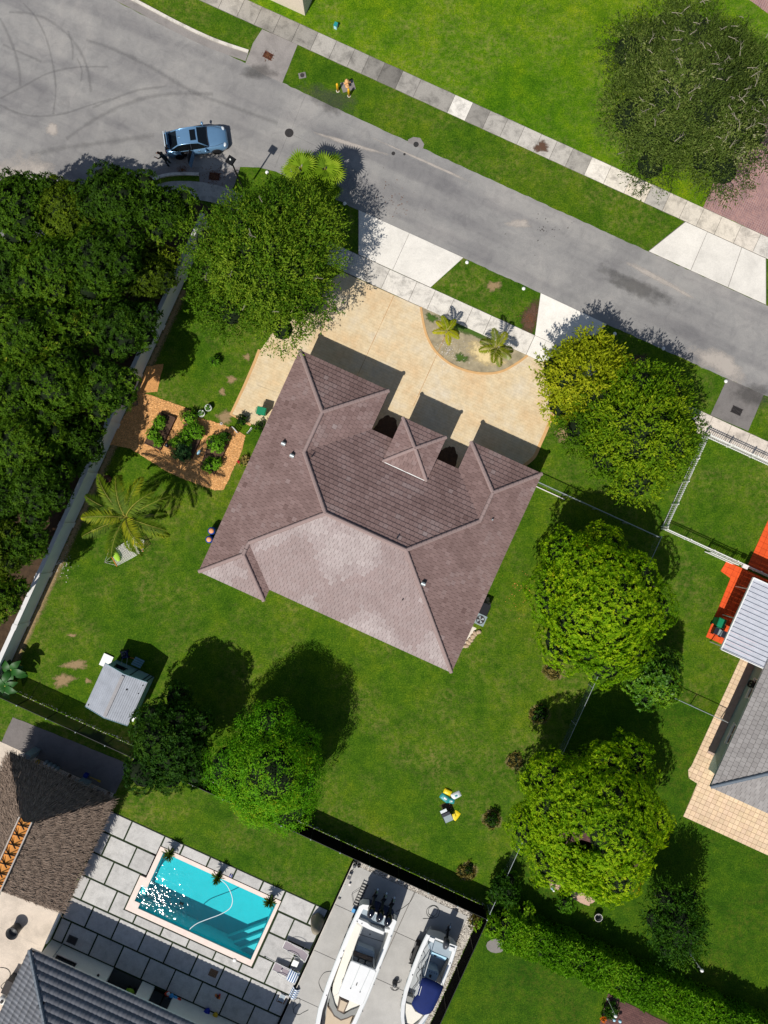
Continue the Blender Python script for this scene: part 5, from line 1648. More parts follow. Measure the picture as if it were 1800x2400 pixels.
MB().tube([(0.28, -0.12, 1.35), (0.3, -0.16, 1.2)], 0.03, 6).build('strap', 'black_plastic', t)
# mats and small things
g = DBW(475, 1500); t = thing('door_mat', 'square brown slatted mat on the lower row of pool deck slabs', 'mat', (g.x, g.y, 0.052), UVA)
for i in range(8):
    MB().box(-0.28 + i * 0.08, 0, 0.015, 0.065, 0.56, 0.03).build('slat', 'mat_brown', t)
g = DBW(1105, 1745); t = thing('door_mat', 'brown mat under the pale folded chair near the boat yard', 'mat', (g.x, g.y, 0.052), UVA)
for i in range(8):
    MB().box(-0.28 + i * 0.08, 0, 0.015, 0.065, 0.5, 0.03).build('slat', 'mat_brown', t)
g = DBW(1110, 1725); t = thing('folded_chair', 'pale folded chair lying on a brown mat near the boat yard', 'chair', (g.x, g.y, 0.085), UVA)
MB().box(0, 0, 0.05, 0.42, 0.5, 0.03).build('seat', 'deck_blue_grey', t)
for x in (-0.22, 0.22):
    MB().tube([(x, -0.35, 0.03), (x, 0.35, 0.09)], 0.02, 6).build('leg', 'white_paint', t)
MB().tube([(-0.22, 0.3, 0.09), (0.22, 0.3, 0.09)], 0.02, 6).build('crossbar', 'white_paint', t)
g = DBW(640, 595); t = thing('water_shoes', 'pair of small blue water shoes by the upper pool edge', 'shoes', (g.x, g.y, 0.052), UVA)
for x in (-0.07, 0.07):
    MB().ball((x, 0, 0.04), (0.05, 0.14, 0.045), 8, 5).build('shoe', 'deep_blue', t, True)
g = DBW(520, 1710); t = thing('toy', 'small orange-brown heap of toys on a shaded deck slab', 'toy', (g.x, g.y, 0.052))
for k, (x, y, r, mt) in enumerate(((0, 0, 0.13, 'rust'), (-0.14, 0.08, 0.1, 'orange_bar'), (0.1, -0.1, 0.1, 'orange_bar'), (0.14, 0.1, 0.07, 'red'))):
    MB().ball((x, y, r * 0.8), (r, r * 1.2, r * 0.8), 8, 5).build('piece', mt, t, True)
g = DBW(95, 1735); t = thing('pool_float', 'red, white and blue inflatable float lying by the grey house wall', 'float', (g.x, g.y, 0.06), UVA - 0.1)
for x, mt in ((-0.48, 'float_red'), (-0.16, 'float_blue'), (0.16, 'float_blue'), (0.48, 'float_red')):
    MB().ball((x, 0, 0.12), (0.24, 0.45, 0.12), 12, 6).build('chamber', mt, t, True)
MB().ball((-0.45, 0.28, 0.17), (0.14, 0.16, 0.08), 10, 5).build('pillow', 'white_paint', t, True)
g = DBW(400, 1890); t = thing('paddle_board', 'deep blue paddle board leaning by the grey house wall', 'board', (g.x, g.y, 0.06), UVA + math.pi / 2)
MB().ball((0, 0, 0.16), (0.75, 0.3, 0.16), 16, 6).build('hull', 'deep_blue', t, True)
MB().ball((0.1, 0.02, 0.3), (0.22, 0.14, 0.05), 10, 5).build('pad', 'float_blue', t, True)
g = DBW(480, 1915); t = thing('pool_float', 'mustard yellow float beside the deep blue board', 'float', (g.x, g.y, 0.06), UVA + math.pi / 2)
MB().ball((0, 0, 0.14), (0.62, 0.24, 0.14), 14, 6).build('body', 'mustard', t, True)
MB().ball((0.42, 0, 0.2), (0.16, 0.2, 0.1), 10, 5).build('pillow', 'mustard', t, True)
g = K(0, 3, 855, 1430); t = thing('toy', 'bright green ride-on toy by the dark porch of the grey house', 'toy', (g.x, g.y, 0.06), UVA)
MB().ball((0, 0, 0.25), (0.34, 0.2, 0.16), 12, 6).build('body', 'lime', t, True)
MB().box(-0.3, 0, 0.45, 0.06, 0.34, 0.3).build('back', 'lime', t)
for x in (-0.22, 0.22):
    for y in (-0.18, 0.18):
        MB().lathe([(0.1, -0.03), (0.1, 0.03)], 10).build('wheel', 'tyre', t, False, (x, y, 0.1)).rotation_euler = (math.pi / 2, 0, 0)
g = K(0, 3, 470, 1112); t = thing('drain_mat', 'dark square mat on the shaded slab near the white wall corner', 'mat', (g.x, g.y, 0.052), UVA)
MB().box(0, 0, 0.012, 0.75, 0.6, 0.024).build('rubber', 'pot_dark', t)
MB().box(0, 0, 0.028, 0.6, 0.46, 0.01).build('tread', 'iron', t)
g = DBW(672, 1380); o = MB().lathe([(0.14, 0), (0.15, 0.03), (0.09, 0.06), (0.01, 0.07)], 14).build('skimmer_lid', 'white_paint', None, True, (g.x, g.y, 0.05)); tag(o, 'round white skimmer lid on the lower pool edge', 'lid')
g = DBW(1010, 1385, 0.1); t = thing('pool_pole', 'thin pale pole lying towards the lounger with the towel', 'pole', (g.x, g.y, 0.07), UVA - 0.05)
MB().tube([(-0.45, 0, 0), (0.55, 0, 0)], 0.02, 6).build('shaft', 'white_paint', t); MB().tube([(-0.6, 0, 0), (-0.45, 0, 0)], 0.03, 6).build('grip', 'hose_dark', t)
# on the patio and behind the hut
DAW = lambda x, y, z=0: W(x / 4.0225, 1850 + y / 4.0225, z)
g = DAW(165, 1300); t = thing('planter', 'tall round black pot standing alone on the pale patio', 'pot', (g.x, g.y, 0.02))
MB().lathe([(0.3, 0), (0.36, 0.05), (0.43, 0.75), (0.45, 0.8), (0.38, 0.8), (0.36, 0.5), (0.02, 0.45)], 24).build('pot', 'pot_dark', t, True)
MB().tube([(0.44 * math.cos(a), 0.44 * math.sin(a), 0.81) for a in [2 * math.pi * k / 24 for k in range(25)]], 0.03, 6).build('rim', 'iron', t, True)
P = curve_pts([DAW(*q, 0.04) for q in ((0, 1680), (60, 1690), (95, 1730), (80, 1790), (20, 1840), (10, 1870), (50, 1905))], 5)
tag(MB().tube(P, 0.02, 6).build('garden_hose', 'hose_dark', None, True), 'thin dark hose curling on the pale patio beside the grey house', 'hose')
g = DAW(130, 1790); t = thing('utility_box', 'grey-brown utility box against the left side of the grey house', 'box', (g.x, g.y, 0.02), UVA)
MB().box(0, 0, 0.45, 0.5, 1.0, 0.9).build('cabinet', 'pot_dark', t); MB().box(0, 0, 0.93, 0.56, 1.06, 0.06).build('lid', 'iron', t)
g = DAW(85, 1915); t = thing('water_tank', 'white cylindrical tank against the left side of the grey house', 'tank', (g.x, g.y, 0.02))
MB().lathe([(0.3, 0), (0.32, 0.1), (0.32, 0.8), (0.25, 0.95), (0.1, 1.0)], 18).build('body', 'white_paint', t, True)
MB().lathe([(0.12, 0.98), (0.12, 1.06)], 12).build('cap', 'iron', t)
HBW = lambda x, y, z=0: W(x / 5.53, 1680 + y / 5.53, z)
def shade_item(name, label, cat, x, y, parts):
    g = HBW(x, y); t = thing(name, label, cat, (g.x, g.y, 0.02), UVA)
    for pn, mt, c, s in parts:
        MB().box(*c, *s).build(pn, mt, t)
shade_item('refrigerator', 'upright grey box in the shade behind the thatched hut', 'appliance', 475, 440, [('cabinet', 'grey_box', (0, 0, 0.75), (0.5, 0.5, 1.5)), ('door', 'grey_box', (0, -0.27, 0.8), (0.48, 0.04, 1.3)), ('handle', 'iron', (0.18, -0.31, 0.9), (0.03, 0.04, 0.4))])
shade_item('grill', 'grey gas grill with side shelves in the shade behind the hut', 'grill', 1130, 830, [('body', 'grey_box', (0, 0, 0.55), (0.75, 0.5, 0.7)), ('lid', 'grey_box', (0, 0.05, 0.98), (0.72, 0.5, 0.2)), ('side_shelf', 'grey_box', (-0.6, 0, 0.85), (0.42, 0.45, 0.05)), ('side_shelf', 'grey_box', (0.6, 0, 0.85), (0.42, 0.45, 0.05)), ('handle', 'iron', (0, -0.25, 1.0), (0.5, 0.05, 0.04))])
for i, (x, y) in enumerate(((590, 600), (640, 625), (690, 650), (735, 680))):
    g = HBW(x, y, 0.3); t = thing('canister', '%s of four grey canisters in a row in the shade behind the hut' % ('first', 'second', 'third', 'last')[i], 'canister', (g.x, g.y, 0.02), 0, 'canisters behind the hut')
    MB().lathe([(0.14, 0), (0.16, 0.1), (0.16, 0.3), (0.08, 0.4)], 12).build('tank', 'grey_box', t, True); MB().lathe([(0.09, 0.38), (0.09, 0.46)], 10).build('collar', 'white_trim', t)
shade_item('yellow_can', 'yellow fuel can in the shade beside the grey canisters', 'can', 500, 580, [('body', 'mustard', (0, 0, 0.15), (0.2, 0.3, 0.3)), ('spout', 'black_plastic', (0.05, 0.1, 0.34), (0.05, 0.12, 0.08))])
shade_item('blue_crate', 'small blue crate in the shade behind the grill', 'crate', 1130, 745, [('crate', 'deep_blue', (0, 0, 0.14), (0.3, 0.25, 0.28)), ('rim', 'barrel_blue', (0, 0, 0.29), (0.33, 0.28, 0.03))])
shade_item('paddle', 'yellow paddle lying in the shade behind the grill', 'paddle', 1225, 800, [('shaft', 'mustard', (0, 0, 0.04), (0.75, 0.04, 0.04)), ('blade', 'mustard', (0.4, 0, 0.04), (0.25, 0.14, 0.025))])
shade_item('cooler', 'dark blue cooler under the hut eaves near the deck corner', 'cooler', 1290, 990, [('box', 'hull_navy', (0, 0, 0.2), (0.6, 0.4, 0.4)), ('lid', 'hull_navy', (0, 0, 0.43), (0.64, 0.44, 0.06))])

# ------------------------------------------------------------------ boats on trailers
class Frame:
    """a thing's own axes: y the way it points"""
    def __init__(s, o, d):
        s.o = Vector((o[0], o[1])); s.d = Vector((d[0], d[1])).normalized()
        s.r = Vector((s.d.y, -s.d.x))
        s.rz = math.atan2(s.d.y, s.d.x) - math.pi / 2
    def loc(s, w):
        q = Vector((w[0], w[1])) - s.o
        return (q.dot(s.r), q.dot(s.d))
def build_hull(t, st, z0, wg, floor_z, y_in, hull_mat, keel, rise=0.35, rim='gelcoat', deck='deck_grey'):
    n = len(st); L = st[-1][0]
    zg = lambda y: z0 + rise * max(0, (y / L - 0.45) / 0.55) ** 2
    secs = []
    for y, hb in st:
        z = zg(y); k = max(0.0, (y / L - 0.6) / 0.4)
        zk = keel + (z - keel) * 0.75 * k ** 2.2
        zc = keel + 0.28 + (z - keel) * 0.5 * k ** 1.6
        half = [(hb, z), (hb * 0.985, z - 0.12), (hb * (0.93 - 0.3 * k), (z + zc) / 2), (hb * (0.8 - 0.5 * k), zc), (0.0, zk)]
        secs.append([(-x, y, zz) for x, zz in half] + [(x, y, zz) for x, zz in reversed(half[:-1])])
    m = MB().loft(secs)
    m.add(secs[0], [tuple(range(len(secs[0]) - 1, -1, -1))])
    m.build('hull', hull_mat, t, True)
    out = [(-hb, y) for y, hb in st] + [(hb, y) for y, hb in reversed(st)]
    inn = []
    for y, hb in st:
        inn.append((max(0.0, hb - wg), min(max(y, y_in[0]), y_in[1])))
    ip = [(-x, y) for x, y in inn] + [(x, y) for x, y in reversed(inn)]
    a = [(x, y, zg(y)) for x, y in out]; b = [(x, y, zg(y) + 0.03) for x, y in [(o[0] * 0.97, o[1]) for o in out]]
    c = [(x, y, zg(y) + 0.03) for x, y in ip]; e = [(x, y, floor_z) for x, y in ip]
    MB().loft([a, b, c], closed=True).build('gunwale', rim, t)
    MB().loft([c, e], closed=True).build('liner', 'gelcoat_cream', t)
    MB().add(e[::-1], [tuple(range(len(e) - 1, -1, -1))]).build('deck', deck, t)
    # rubbing strake
    MB().tube([(p[0] * 1.005, p[1], p[2] - 0.06) for p in a], 0.03, 6).build('rub_rail', 'galvanised', t)
    return zg
def outboard(t, x, y, z, tilt, cowl_mat, scale=1.0):
    o = link(None, 'outboard', t, (x, y, z)); o.rotation_euler = (tilt, 0, 0); o.scale = (scale,) * 3
    secs = []
    for zz, w, l, yo in ((0.0, 0.17, 0.26, -0.16), (0.12, 0.23, 0.34, -0.2), (0.35, 0.25, 0.38, -0.22), (0.55, 0.23, 0.36, -0.22), (0.7, 0.16, 0.27, -0.2), (0.76, 0.05, 0.1, -0.18)):
        secs.append([(w * math.copysign(abs(math.cos(a)) ** 0.75, math.cos(a)), yo + l * math.copysign(abs(math.sin(a)) ** 0.75, math.sin(a)), zz) for a in [2 * math.pi * k / 20 for k in range(20)]])
    MB().loft(secs, closed=True, caps=True).build('cowl', cowl_mat, o, True)
    MB().loft([[(-0.1, -0.32, 0.02), (0.1, -0.32, 0.02), (0.1, 0.02, 0.02), (-0.1, 0.02, 0.02)], [(-0.07, -0.3, -0.6), (0.07, -0.3, -0.6), (0.07, -0.05, -0.6), (-0.07, -0.05, -0.6)], [(-0.03, -0.34, -1.1), (0.03, -0.34, -1.1), (0.03, -0.06, -1.1), (-0.03, -0.06, -1.1)]], closed=True, caps=True).build('leg', 'black_plastic', o)
    MB().box(0, -0.22, -0.72, 0.3, 0.5, 0.025).build('plate', 'black_plastic', o)
    MB().ball((0, -0.22, -0.98), (0.07, 0.3, 0.07), 10, 6).build('gearcase', 'black_plastic', o, True)
    pr = MB()
    for k in range(3):
        a = 2 * math.pi * k / 3
        pr.add([(0, -0.5, -0.98), (0.17 * math.cos(a - 0.4), -0.47, -0.98 + 0.17 * math.sin(a - 0.4)), (0.2 * math.cos(a), -0.52, -0.98 + 0.2 * math.sin(a)), (0.15 * math.cos(a + 0.5), -0.56, -0.98 + 0.15 * math.sin(a + 0.5))], [(0, 1, 2, 3)])
    pr.build('propeller', 'chrome', o)
    MB().box(0, 0.06, -0.1, 0.26, 0.16, 0.3).build('bracket', 'iron', o)
    return o
def poly_part(t, fr, conv, name, mat, pts, z0, z1, smooth=False):
    P = ccw([fr.loc(conv(x, y, z1)) for x, y in pts])
    n = len(P)
    c = (sum(p[0] for p in P) / n, sum(p[1] for p in P) / n)
    ins = [(c[0] + (p[0] - c[0]) * 0.97, c[1] + (p[1] - c[1]) * 0.97) for p in P]
    e = min(0.03, (z1 - z0) * 0.3)
    vs = [(p[0], p[1], z0) for p in P] + [(p[0], p[1], z1 - e) for p in P] + [(p[0], p[1], z1) for p in ins]
    fs = [tuple(range(2 * n, 3 * n))]
    for i in range(n):
        j = (i + 1) % n
        fs += [(i, j, n + j, n + i), (n + i, n + j, 2 * n + j, 2 * n + i)]
    return MB().add(vs, fs).build(name, mat, t)
def trailer(label, fr, L, hw, z, wheels):
    t = thing('boat_trailer', label, 'trailer', (fr.o.x, fr.o.y, 0.05), fr.rz)
    for s in (-1, 1):
        MB().box(s * hw * 0.62, L * 0.42, z, 0.08, L * 0.85, 0.12).build('beam', 'galvanised', t)
        MB().box(s * hw * 0.4, L * 0.4, z + 0.16, 0.14, L * 0.5, 0.1).build('bunk', 'wood_brown', t)
        for wy in wheels:
            w = link(None, 'wheel', t, (s * hw, wy, 0.34)); w.rotation_euler = (0, math.pi / 2, 0)
            MB().lathe([(0.2, -0.1), (0.32, -0.1), (0.34, -0.05), (0.34, 0.05), (0.32, 0.1), (0.2, 0.1)], 20).build('tyre', 'tyre', w, True)
            MB().lathe([(0.2, -0.08), (0.2, 0.105), (0.08, 0.12)], 16).build('rim', 'chrome', w, True)
        fend = []
        y0, y1 = min(wheels) - 0.5, max(wheels) + 0.5
        for k in range(9):
            a = math.pi * k / 8
            y = (y0 + y1) / 2 - (y1 - y0) / 2 * math.cos(a); zz = 0.42 + 0.36 * min(1, 1.6 * math.sin(a))
            fend.append([(s * hw - 0.14, y, zz), (s * hw + 0.14, y, zz)])
        MB().loft(fend).build('fender', 'black_metal', t)
    for y in (0.3, L * 0.35, L * 0.7):
        MB().box(0, y, z - 0.02, hw * 1.6, 0.08, 0.1).build('crossbeam', 'galvanised', t)
    MB().tube([(0, L * 0.7, z), (0, L + 0.6, z)], 0.06, 8).build('tongue', 'galvanised', t)
    return t

B1 = lambda x, y, z=0: W(700 + x / 5.265, 1980 + y / 5.265, z)
f1 = Frame(W(887, 2140, 2.15), W(790, 2383, 2.15) - W(887, 2140, 2.15))
boat = thing('motor_boat', 'large white motor boat with three black outboards on the concrete yard', 'boat', (f1.o.x, f1.o.y, 0), f1.rz)
build_hull(boat, [(0, 1.44), (0.6, 1.48), (2, 1.55), (4, 1.58), (6, 1.57), (8, 1.47), (9.4, 1.2), (10.6, 0.76), (11.4, 0.3), (11.8, 0.02)], 2.15, 0.30, 1.35, (0.12, 11.0), 'hull_navy', 0.62)
pb = lambda name, mat, pts, z0, z1: poly_part(boat, f1, B1, name, mat, pts, z0, z1)
pb('stern_platform', 'deck_blue_grey', [(745, 845), (785, 785), (860, 800), (1100, 905), (1190, 945), (1095, 1010), (900, 960), (850, 955), (725, 905)], 1.4, 1.86)
pb('transom', 'gelcoat', [(700, 945), (735, 912), (850, 965), (890, 1003), (1060, 1078), (1045, 1112), (860, 1040), (785, 1003)], 1.36, 2.2)
pb('stern_corner', 'gelcoat', [(1085, 1000), (1130, 990), (1175, 915), (1212, 945), (1185, 1000), (1130, 1030)], 1.5, 2.24)
pb('stern_corner', 'gelcoat', [(745, 760), (790, 735), (870, 745), (850, 800), (790, 790), (745, 800)], 1.5, 2.24)
pb('hatch', 'gelcoat', [(1065, 1035), (1125, 1050), (1120, 1090), (1060, 1075)], 1.36, 2.1)
pb('side_coaming', 'gelcoat_cream', [(700, 950), (783, 1005), (655, 1365), (612, 1470), (490, 1840), (405, 1890), (425, 1720), (560, 1330)], 1.36, 2.0)
pb('live_well', 'deck_blue_grey', [(715, 1245), (735, 1238), (920, 1310), (938, 1335), (935, 1392), (690, 1312)], 1.36, 1.85)
pb('seat_back', 'cushion_brown', [(690, 1325), (915, 1412), (905, 1450), (680, 1362)], 1.36, 2.05)
for k in range(3):
    x = 672 + k * 82; y = 1368 + k * 33
    pb('seat', 'cushion_grey', [(x, y), (x + 66, y + 26), (x + 50, y + 72), (x - 16, y + 46)], 1.36, 1.85)
pb('floor_seam', 'iron', [(740, 1100), (1040, 1195), (1038, 1199), (739, 1104)], 1.36, 1.372)
pb('console', 'gelcoat', [(640, 1480), (900, 1580), (770, 1880), (540, 1790)], 1.36, 2.4)
pb('foredeck', 'gelcoat_cream', [(400, 1890), (490, 1830), (780, 1950), (775, 1990), (700, 2015), (640, 2035), (570, 2060), (470, 2010)], 1.36, 2.0)
pb('seat_frame', 'cushion_brown', [(500, 1890), (620, 1945), (560, 2085), (470, 2050)], 1.9, 2.2)
pb('fore_seat', 'cushion_tan', [(518, 1912), (602, 1950), (552, 2064), (488, 2040)], 1.95, 2.25)
pb('bow_coaming', 'cushion_grey', [(392, 1800), (440, 1975), (485, 2055), (560, 2095), (640, 2045), (720, 2015), (772, 1985), (745, 2090), (665, 2110), (600, 2140), (520, 2165), (440, 2115), (372, 1985)], 1.5, 2.12)
pb('bow_seat', 'cushion_tan', [(352, 1995), (440, 2118), (525, 2170), (605, 2143), (668, 2114), (600, 2290), (470, 2350), (320, 2240)], 1.5, 1.95)
pb('bow_seam', 'cushion_brown', [(376, 1990), (440, 2108), (522, 2160), (600, 2136), (664, 2106), (668, 2116), (603, 2148), (521, 2174), (432, 2118), (366, 1998)], 1.5, 2.14)
top = poly_part(boat, f1, B1, 'hardtop', 'gelcoat', [(640, 1445), (660, 1432), (940, 1545), (958, 1570), (800, 1960), (770, 1985), (700, 1960), (520, 1880), (485, 1850), (505, 1790)], 3.35, 3.45)
for a, b in (((760, 1485), (642, 1770)), ((880, 1545), (757, 1815))):
    p, q = f1.loc(B1(*a, 3.47)), f1.loc(B1(*b, 3.47))
    MB().tube([(*p, 3.475), (*q, 3.475)], 0.018, 6).build('outrigger', 'galvanised', boat)
    MB().ball((*q, 3.49), 0.04, 8, 5).build('bracket', 'iron', boat)
p = f1.loc(B1(715, 1720, 3.47)); MB().box(p[0], p[1], 3.49, 0.05, 0.16, 0.06).build('antenna_base', 'iron', boat)
for a in ((655, 1470), (930, 1570), (520, 1830), (770, 1930)):
    p = f1.loc(B1(*a, 3.4)); MB().tube([(p[0] * 0.95, p[1], 1.4), (p[0], p[1], 3.36)], 0.03, 6).build('top_post', 'white_paint', boat)
for k, (x, y) in enumerate(((722, 945), (780, 970), (555, 1310), (520, 1400), (415, 1740), (345, 1855), (1140, 1130), (1003, 1520), (930, 1720), (790, 2050))):
    p = f1.loc(B1(x, y, 2.2)); MB().lathe([(0.035, 0), (0.035, 0.05), (0.02, 0.06)], 8, p[0], p[1], 2.19).build('rod_holder', 'iron', boat)
for a in ((880, 1105),):
    p = f1.loc(B1(*a, 1.38)); MB().lathe([(0.05, 0), (0.05, 0.02)], 10, p[0], p[1], 1.36).build('floor_plate', 'iron', boat)
for x, y in ((905, 800), (1015, 850), (1115, 905)):
    p = f1.loc(B1(x, y, 2.5)); outboard(boat, p[0], p[1] + 0.12, 2.05, -0.62, 'engine_black', 1.05)
p = [f1.loc(B1(x, y, 2.2)) for x, y in ((900, 985), (950, 1000), (1000, 1025), (1040, 1040))]
for q in p:
    MB().tube([(q[0], q[1], 2.1), (q[0] + 0.05, q[1] - 0.1, 2.55)], 0.015, 5).build('rod', 'chrome', boat)
trailer('galvanised trailer under the large white motor boat', f1, 9.5, 1.22, 0.55, (2.2, 3.0, 3.8))

B2 = lambda x, y, z=0: W(830 + x / 5.72, 2080 + y / 5.72, z)
f2 = Frame(W(1036, 2203, 1.6), W(967.8, 2377.2, 1.6) - W(1036, 2203, 1.6))
boat = thing('motor_boat', 'smaller white boat with a navy canvas top and a single outboard', 'boat', (f2.o.x, f2.o.y, 0), f2.rz)
build_hull(boat, [(0, 1.2), (0.5, 1.25), (1.5, 1.3), (3, 1.3), (4.4, 1.23), (5.4, 1.08), (6.2, 0.82), (6.9, 0.44), (7.3, 0.03)], 1.62, 0.26, 1.0, (0.12, 6.9), 'gelcoat', 0.55, 0.3)
pb2 = lambda name, mat, pts, z0, z1: poly_part(boat, f2, B2, name, mat, pts, z0, z1)
pb2('stern_deck', 'deck_blue_grey', [(990, 770), (1060, 700), (1300, 800), (1340, 890), (1290, 970), (1250, 940), (1100, 880), (1000, 820)], 1.02, 1.45)
pb2('hatch', 'gelcoat', [(1015, 665), (1085, 690), (1065, 745), (1000, 715)], 1.1, 1.75)
pb2('hatch', 'gelcoat', [(1280, 790), (1350, 815), (1340, 870), (1270, 845)], 1.1, 1.75)
pb2('bench', 'pale_blue', [(1045, 865), (1245, 945), (1220, 985), (1030, 905)], 1.02, 1.5)
pb2('bench_strap', 'iron', [(1075, 905), (1105, 917), (1100, 932), (1070, 920)], 1.45, 1.53)
con = pb2('console', 'deck_blue_grey', [(960, 1110), (985, 1085), (1110, 1130), (1135, 1160), (1100, 1260), (930, 1190)], 1.02, 1.95)
for k in range(4):
    p = f2.loc(B2(1010 + 32 * k, 1125 + 12 * k, 1.97)); MB().lathe([(0.035, 0), (0.03, 0.02)], 10, p[0], p[1], 1.95).build('cup_holder', 'iron', boat)
pb2('seat_tank', 'gelcoat', [(880, 1250), (1010, 1290), (970, 1400), (840, 1350)], 1.02, 1.6)
pb2('helm_panel', 'iron', [(1010, 1165), (1040, 1175), (1030, 1215), (1005, 1205)], 1.9, 1.97)
pb2('rolled_canvas', 'cushion_tan', [(1240, 1000), (1262, 1008), (1240, 1080), (1150, 1280), (1095, 1270), (1150, 1170)], 1.3, 1.5)
pb2('side_shelf', 'deck_blue_grey', [(1225, 1230), (1260, 1100), (1280, 1090), (1210, 1260)], 1.02, 1.3)
pb2('fore_step', 'cushion_grey', [(675, 1435), (800, 1485), (770, 1560), (650, 1510)], 1.02, 1.45)
pb2('fore_deck', 'gelcoat_cream', [(640, 1530), (770, 1575), (820, 1660), (940, 1720), (880, 1790), (760, 1860), (640, 1790), (615, 1640)], 1.02, 1.55)
pb2('bow_well', 'deck_blue_grey', [(880, 1790), (1000, 1680), (1010, 1700), (900, 1900), (790, 1900)], 1.02, 1.4)
for x, y in ((930, 862), (857, 1073), (783, 1177), (1287, 1020), (1308, 1048), (650, 1440)):
    p = f2.loc(B2(x, y, 1.7)); MB().lathe([(0.035, 0), (0.035, 0.05), (0.02, 0.06)], 8, p[0], p[1], 1.65).build('rod_holder', 'iron', boat)
# canvas top on tubes
pts = [(905, 1225), (960, 1213), (1080, 1262), (1200, 1335), (1140, 1480), (1062, 1640), (1020, 1690), (940, 1712), (860, 1680), (800, 1620), (770, 1560), (800, 1490), (850, 1440), (880, 1330)]
P = [f2.loc(B2(x, y, 2.85)) for x, y in pts]
c = (sum(p[0] for p in P) / len(P), sum(p[1] for p in P) / len(P))
m = MB(); n = len(P); P = ccw(P)
ring = [(c[0] + (p[0] - c[0]) * 0.6, c[1] + (p[1] - c[1]) * 0.6, 2.95) for p in P]
m.add([(p[0], p[1], 2.78) for p in P] + [(p[0], p[1], 2.85) for p in P] + ring + [(c[0], c[1], 2.98)], [(i, (i + 1) % n, n + (i + 1) % n, n + i) for i in range(n)] + [(n + i, n + (i + 1) % n, 2 * n + (i + 1) % n, 2 * n + i) for i in range(n)] + [(2 * n + i, 2 * n + (i + 1) % n, 3 * n) for i in range(n)])
m.build('canvas_top', 'navy_canvas', boat, True)
for x, y in ((905, 1235), (1190, 1340), (800, 1600), (1040, 1660)):
    p = f2.loc(B2(x, y, 2.85)); MB().tube([(p[0] * 0.9, p[1], 1.05), (p[0], p[1], 2.83)], 0.025, 6).build('top_post', 'chrome', boat)
p, q = f2.loc(B2(1033, 985, 3.0)), f2.loc(B2(870, 1440, 3.0))
MB().tube([(*p, 2.3), (*q, 3.05)], 0.025, 6).build('pole', 'white_paint', boat)
for pts in (((930, 1060), (860, 1130), (835, 1180), (855, 1250), (770, 1370), (780, 1440)), ((950, 990), (960, 1060), (925, 1080))):
    MB().tube(curve_pts([(*f2.loc(B2(x, y, 2.4)), 2.4) for x, y in pts], 3), 0.022, 6).build('grab_rail', 'iron', boat, True)
p = f2.loc(B2(1245, 745, 2.0)); outboard(boat, p[0], p[1] + 0.1, 1.5, -0.62, 'engine_grey', 0.9)
trailer('trailer with black fenders under the smaller white boat', f2, 6.0, 1.28, 0.45, (1.7, 2.6))

# ------------------------------------------------------------------ things lying in the boat yard
g = B1(770, 600, 0.2); t = thing('ladder', 'black metal ladder frame lying beside the outboards of the large boat', 'ladder', (g.x, g.y, 0.06), UVA + 0.02)
for x in (-0.2, 0.2):
    MB().tube([(x, -1.1, 0.1), (x, 0.85, 0.22)], 0.022, 6).build('rail', 'black_metal', t)
for k in range(9):
    MB().box(0, -1.0 + k * 0.22, 0.11 + k * 0.0135, 0.4, 0.07, 0.03).build('rung', 'black_metal', t)
MB().tube([(-0.2, -1.0, 0.1), (-0.62, -0.35, 0.1), (-0.25, 0.2, 0.15)], 0.015, 5).build('brace', 'black_metal', t)
g = B1(690, 805, 0.1); o = thing('bucket', 'small bright blue tub beside the stern of the large boat', 'tub', (g.x, g.y, 0.05), UVA)
MB().box(0, 0, 0.1, 0.36, 0.24, 0.2).build('tub', 'float_blue', o); MB().box(0, 0, 0.21, 0.4, 0.28, 0.02).build('rim', 'float_blue', o)
g = B1(720, 225); o = thing('tackle_heap', 'heap of small black gear in the upper corner of the boat yard', 'gear', (g.x, g.y, 0.05))
R = random.Random(9)
for k in range(9):
    MB().box(R.uniform(-0.22, 0.22), R.uniform(-0.25, 0.25), 0.08, R.uniform(0.08, 0.2), R.uniform(0.08, 0.2), 0.16, R.uniform(0, 3)).build('piece', R.choice(('black_plastic', 'iron', 'bin_dark')), o)
g = B1(620, 390); o = thing('folding_stool', 'small dark folding stool near the grass edge of the boat yard', 'stool', (g.x, g.y, 0.05), UVA)
MB().box(0, 0.12, 0.34, 0.26, 0.26, 0.04).build('seat', 'bin_dark', o)
for s in (-1, 1):
    MB().tube([(s * 0.12, -0.15, 0), (s * 0.12, 0.25, 0.34)], 0.015, 5).build('leg', 'black_metal', o); MB().tube([(s * 0.12, 0.25, 0), (s * 0.12, -0.05, 0.34)], 0.015, 5).build('leg', 'black_metal', o)
g = B1(630, 475); o = MB().lathe([(0.07, 0), (0.09, 0.16), (0.07, 0.16)], 12).build('paint_pot', 'white_trim', None, True, (g.x, g.y, 0.05)); tag(o, 'small white pot on the yard below the dark stool', 'pot')
g = B1(525, 590); o = thing('broom', 'long thin broom lying along the left edge of the boat yard', 'broom', (g.x, g.y, 0.06), UVA + 0.1)
MB().tube([(0.08, 0.7, 0.03), (0, -0.35, 0.03)], 0.014, 6).build('handle', 'galvanised', o); MB().box(0, -0.4, 0.05, 0.2, 0.08, 0.08).build('head', 'bin_dark', o)
g = B1(650, 320); o = thing('tool', 'small black hand tool lying near the yard corner', 'tool', (g.x, g.y, 0.06), 0.4)
MB().box(0, 0, 0.03, 0.18, 0.08, 0.06).build('body', 'black_plastic', o); MB().tube([(0.08, 0, 0.03), (0.2, 0.08, 0.03)], 0.02, 5).build('grip', 'black_plastic', o)
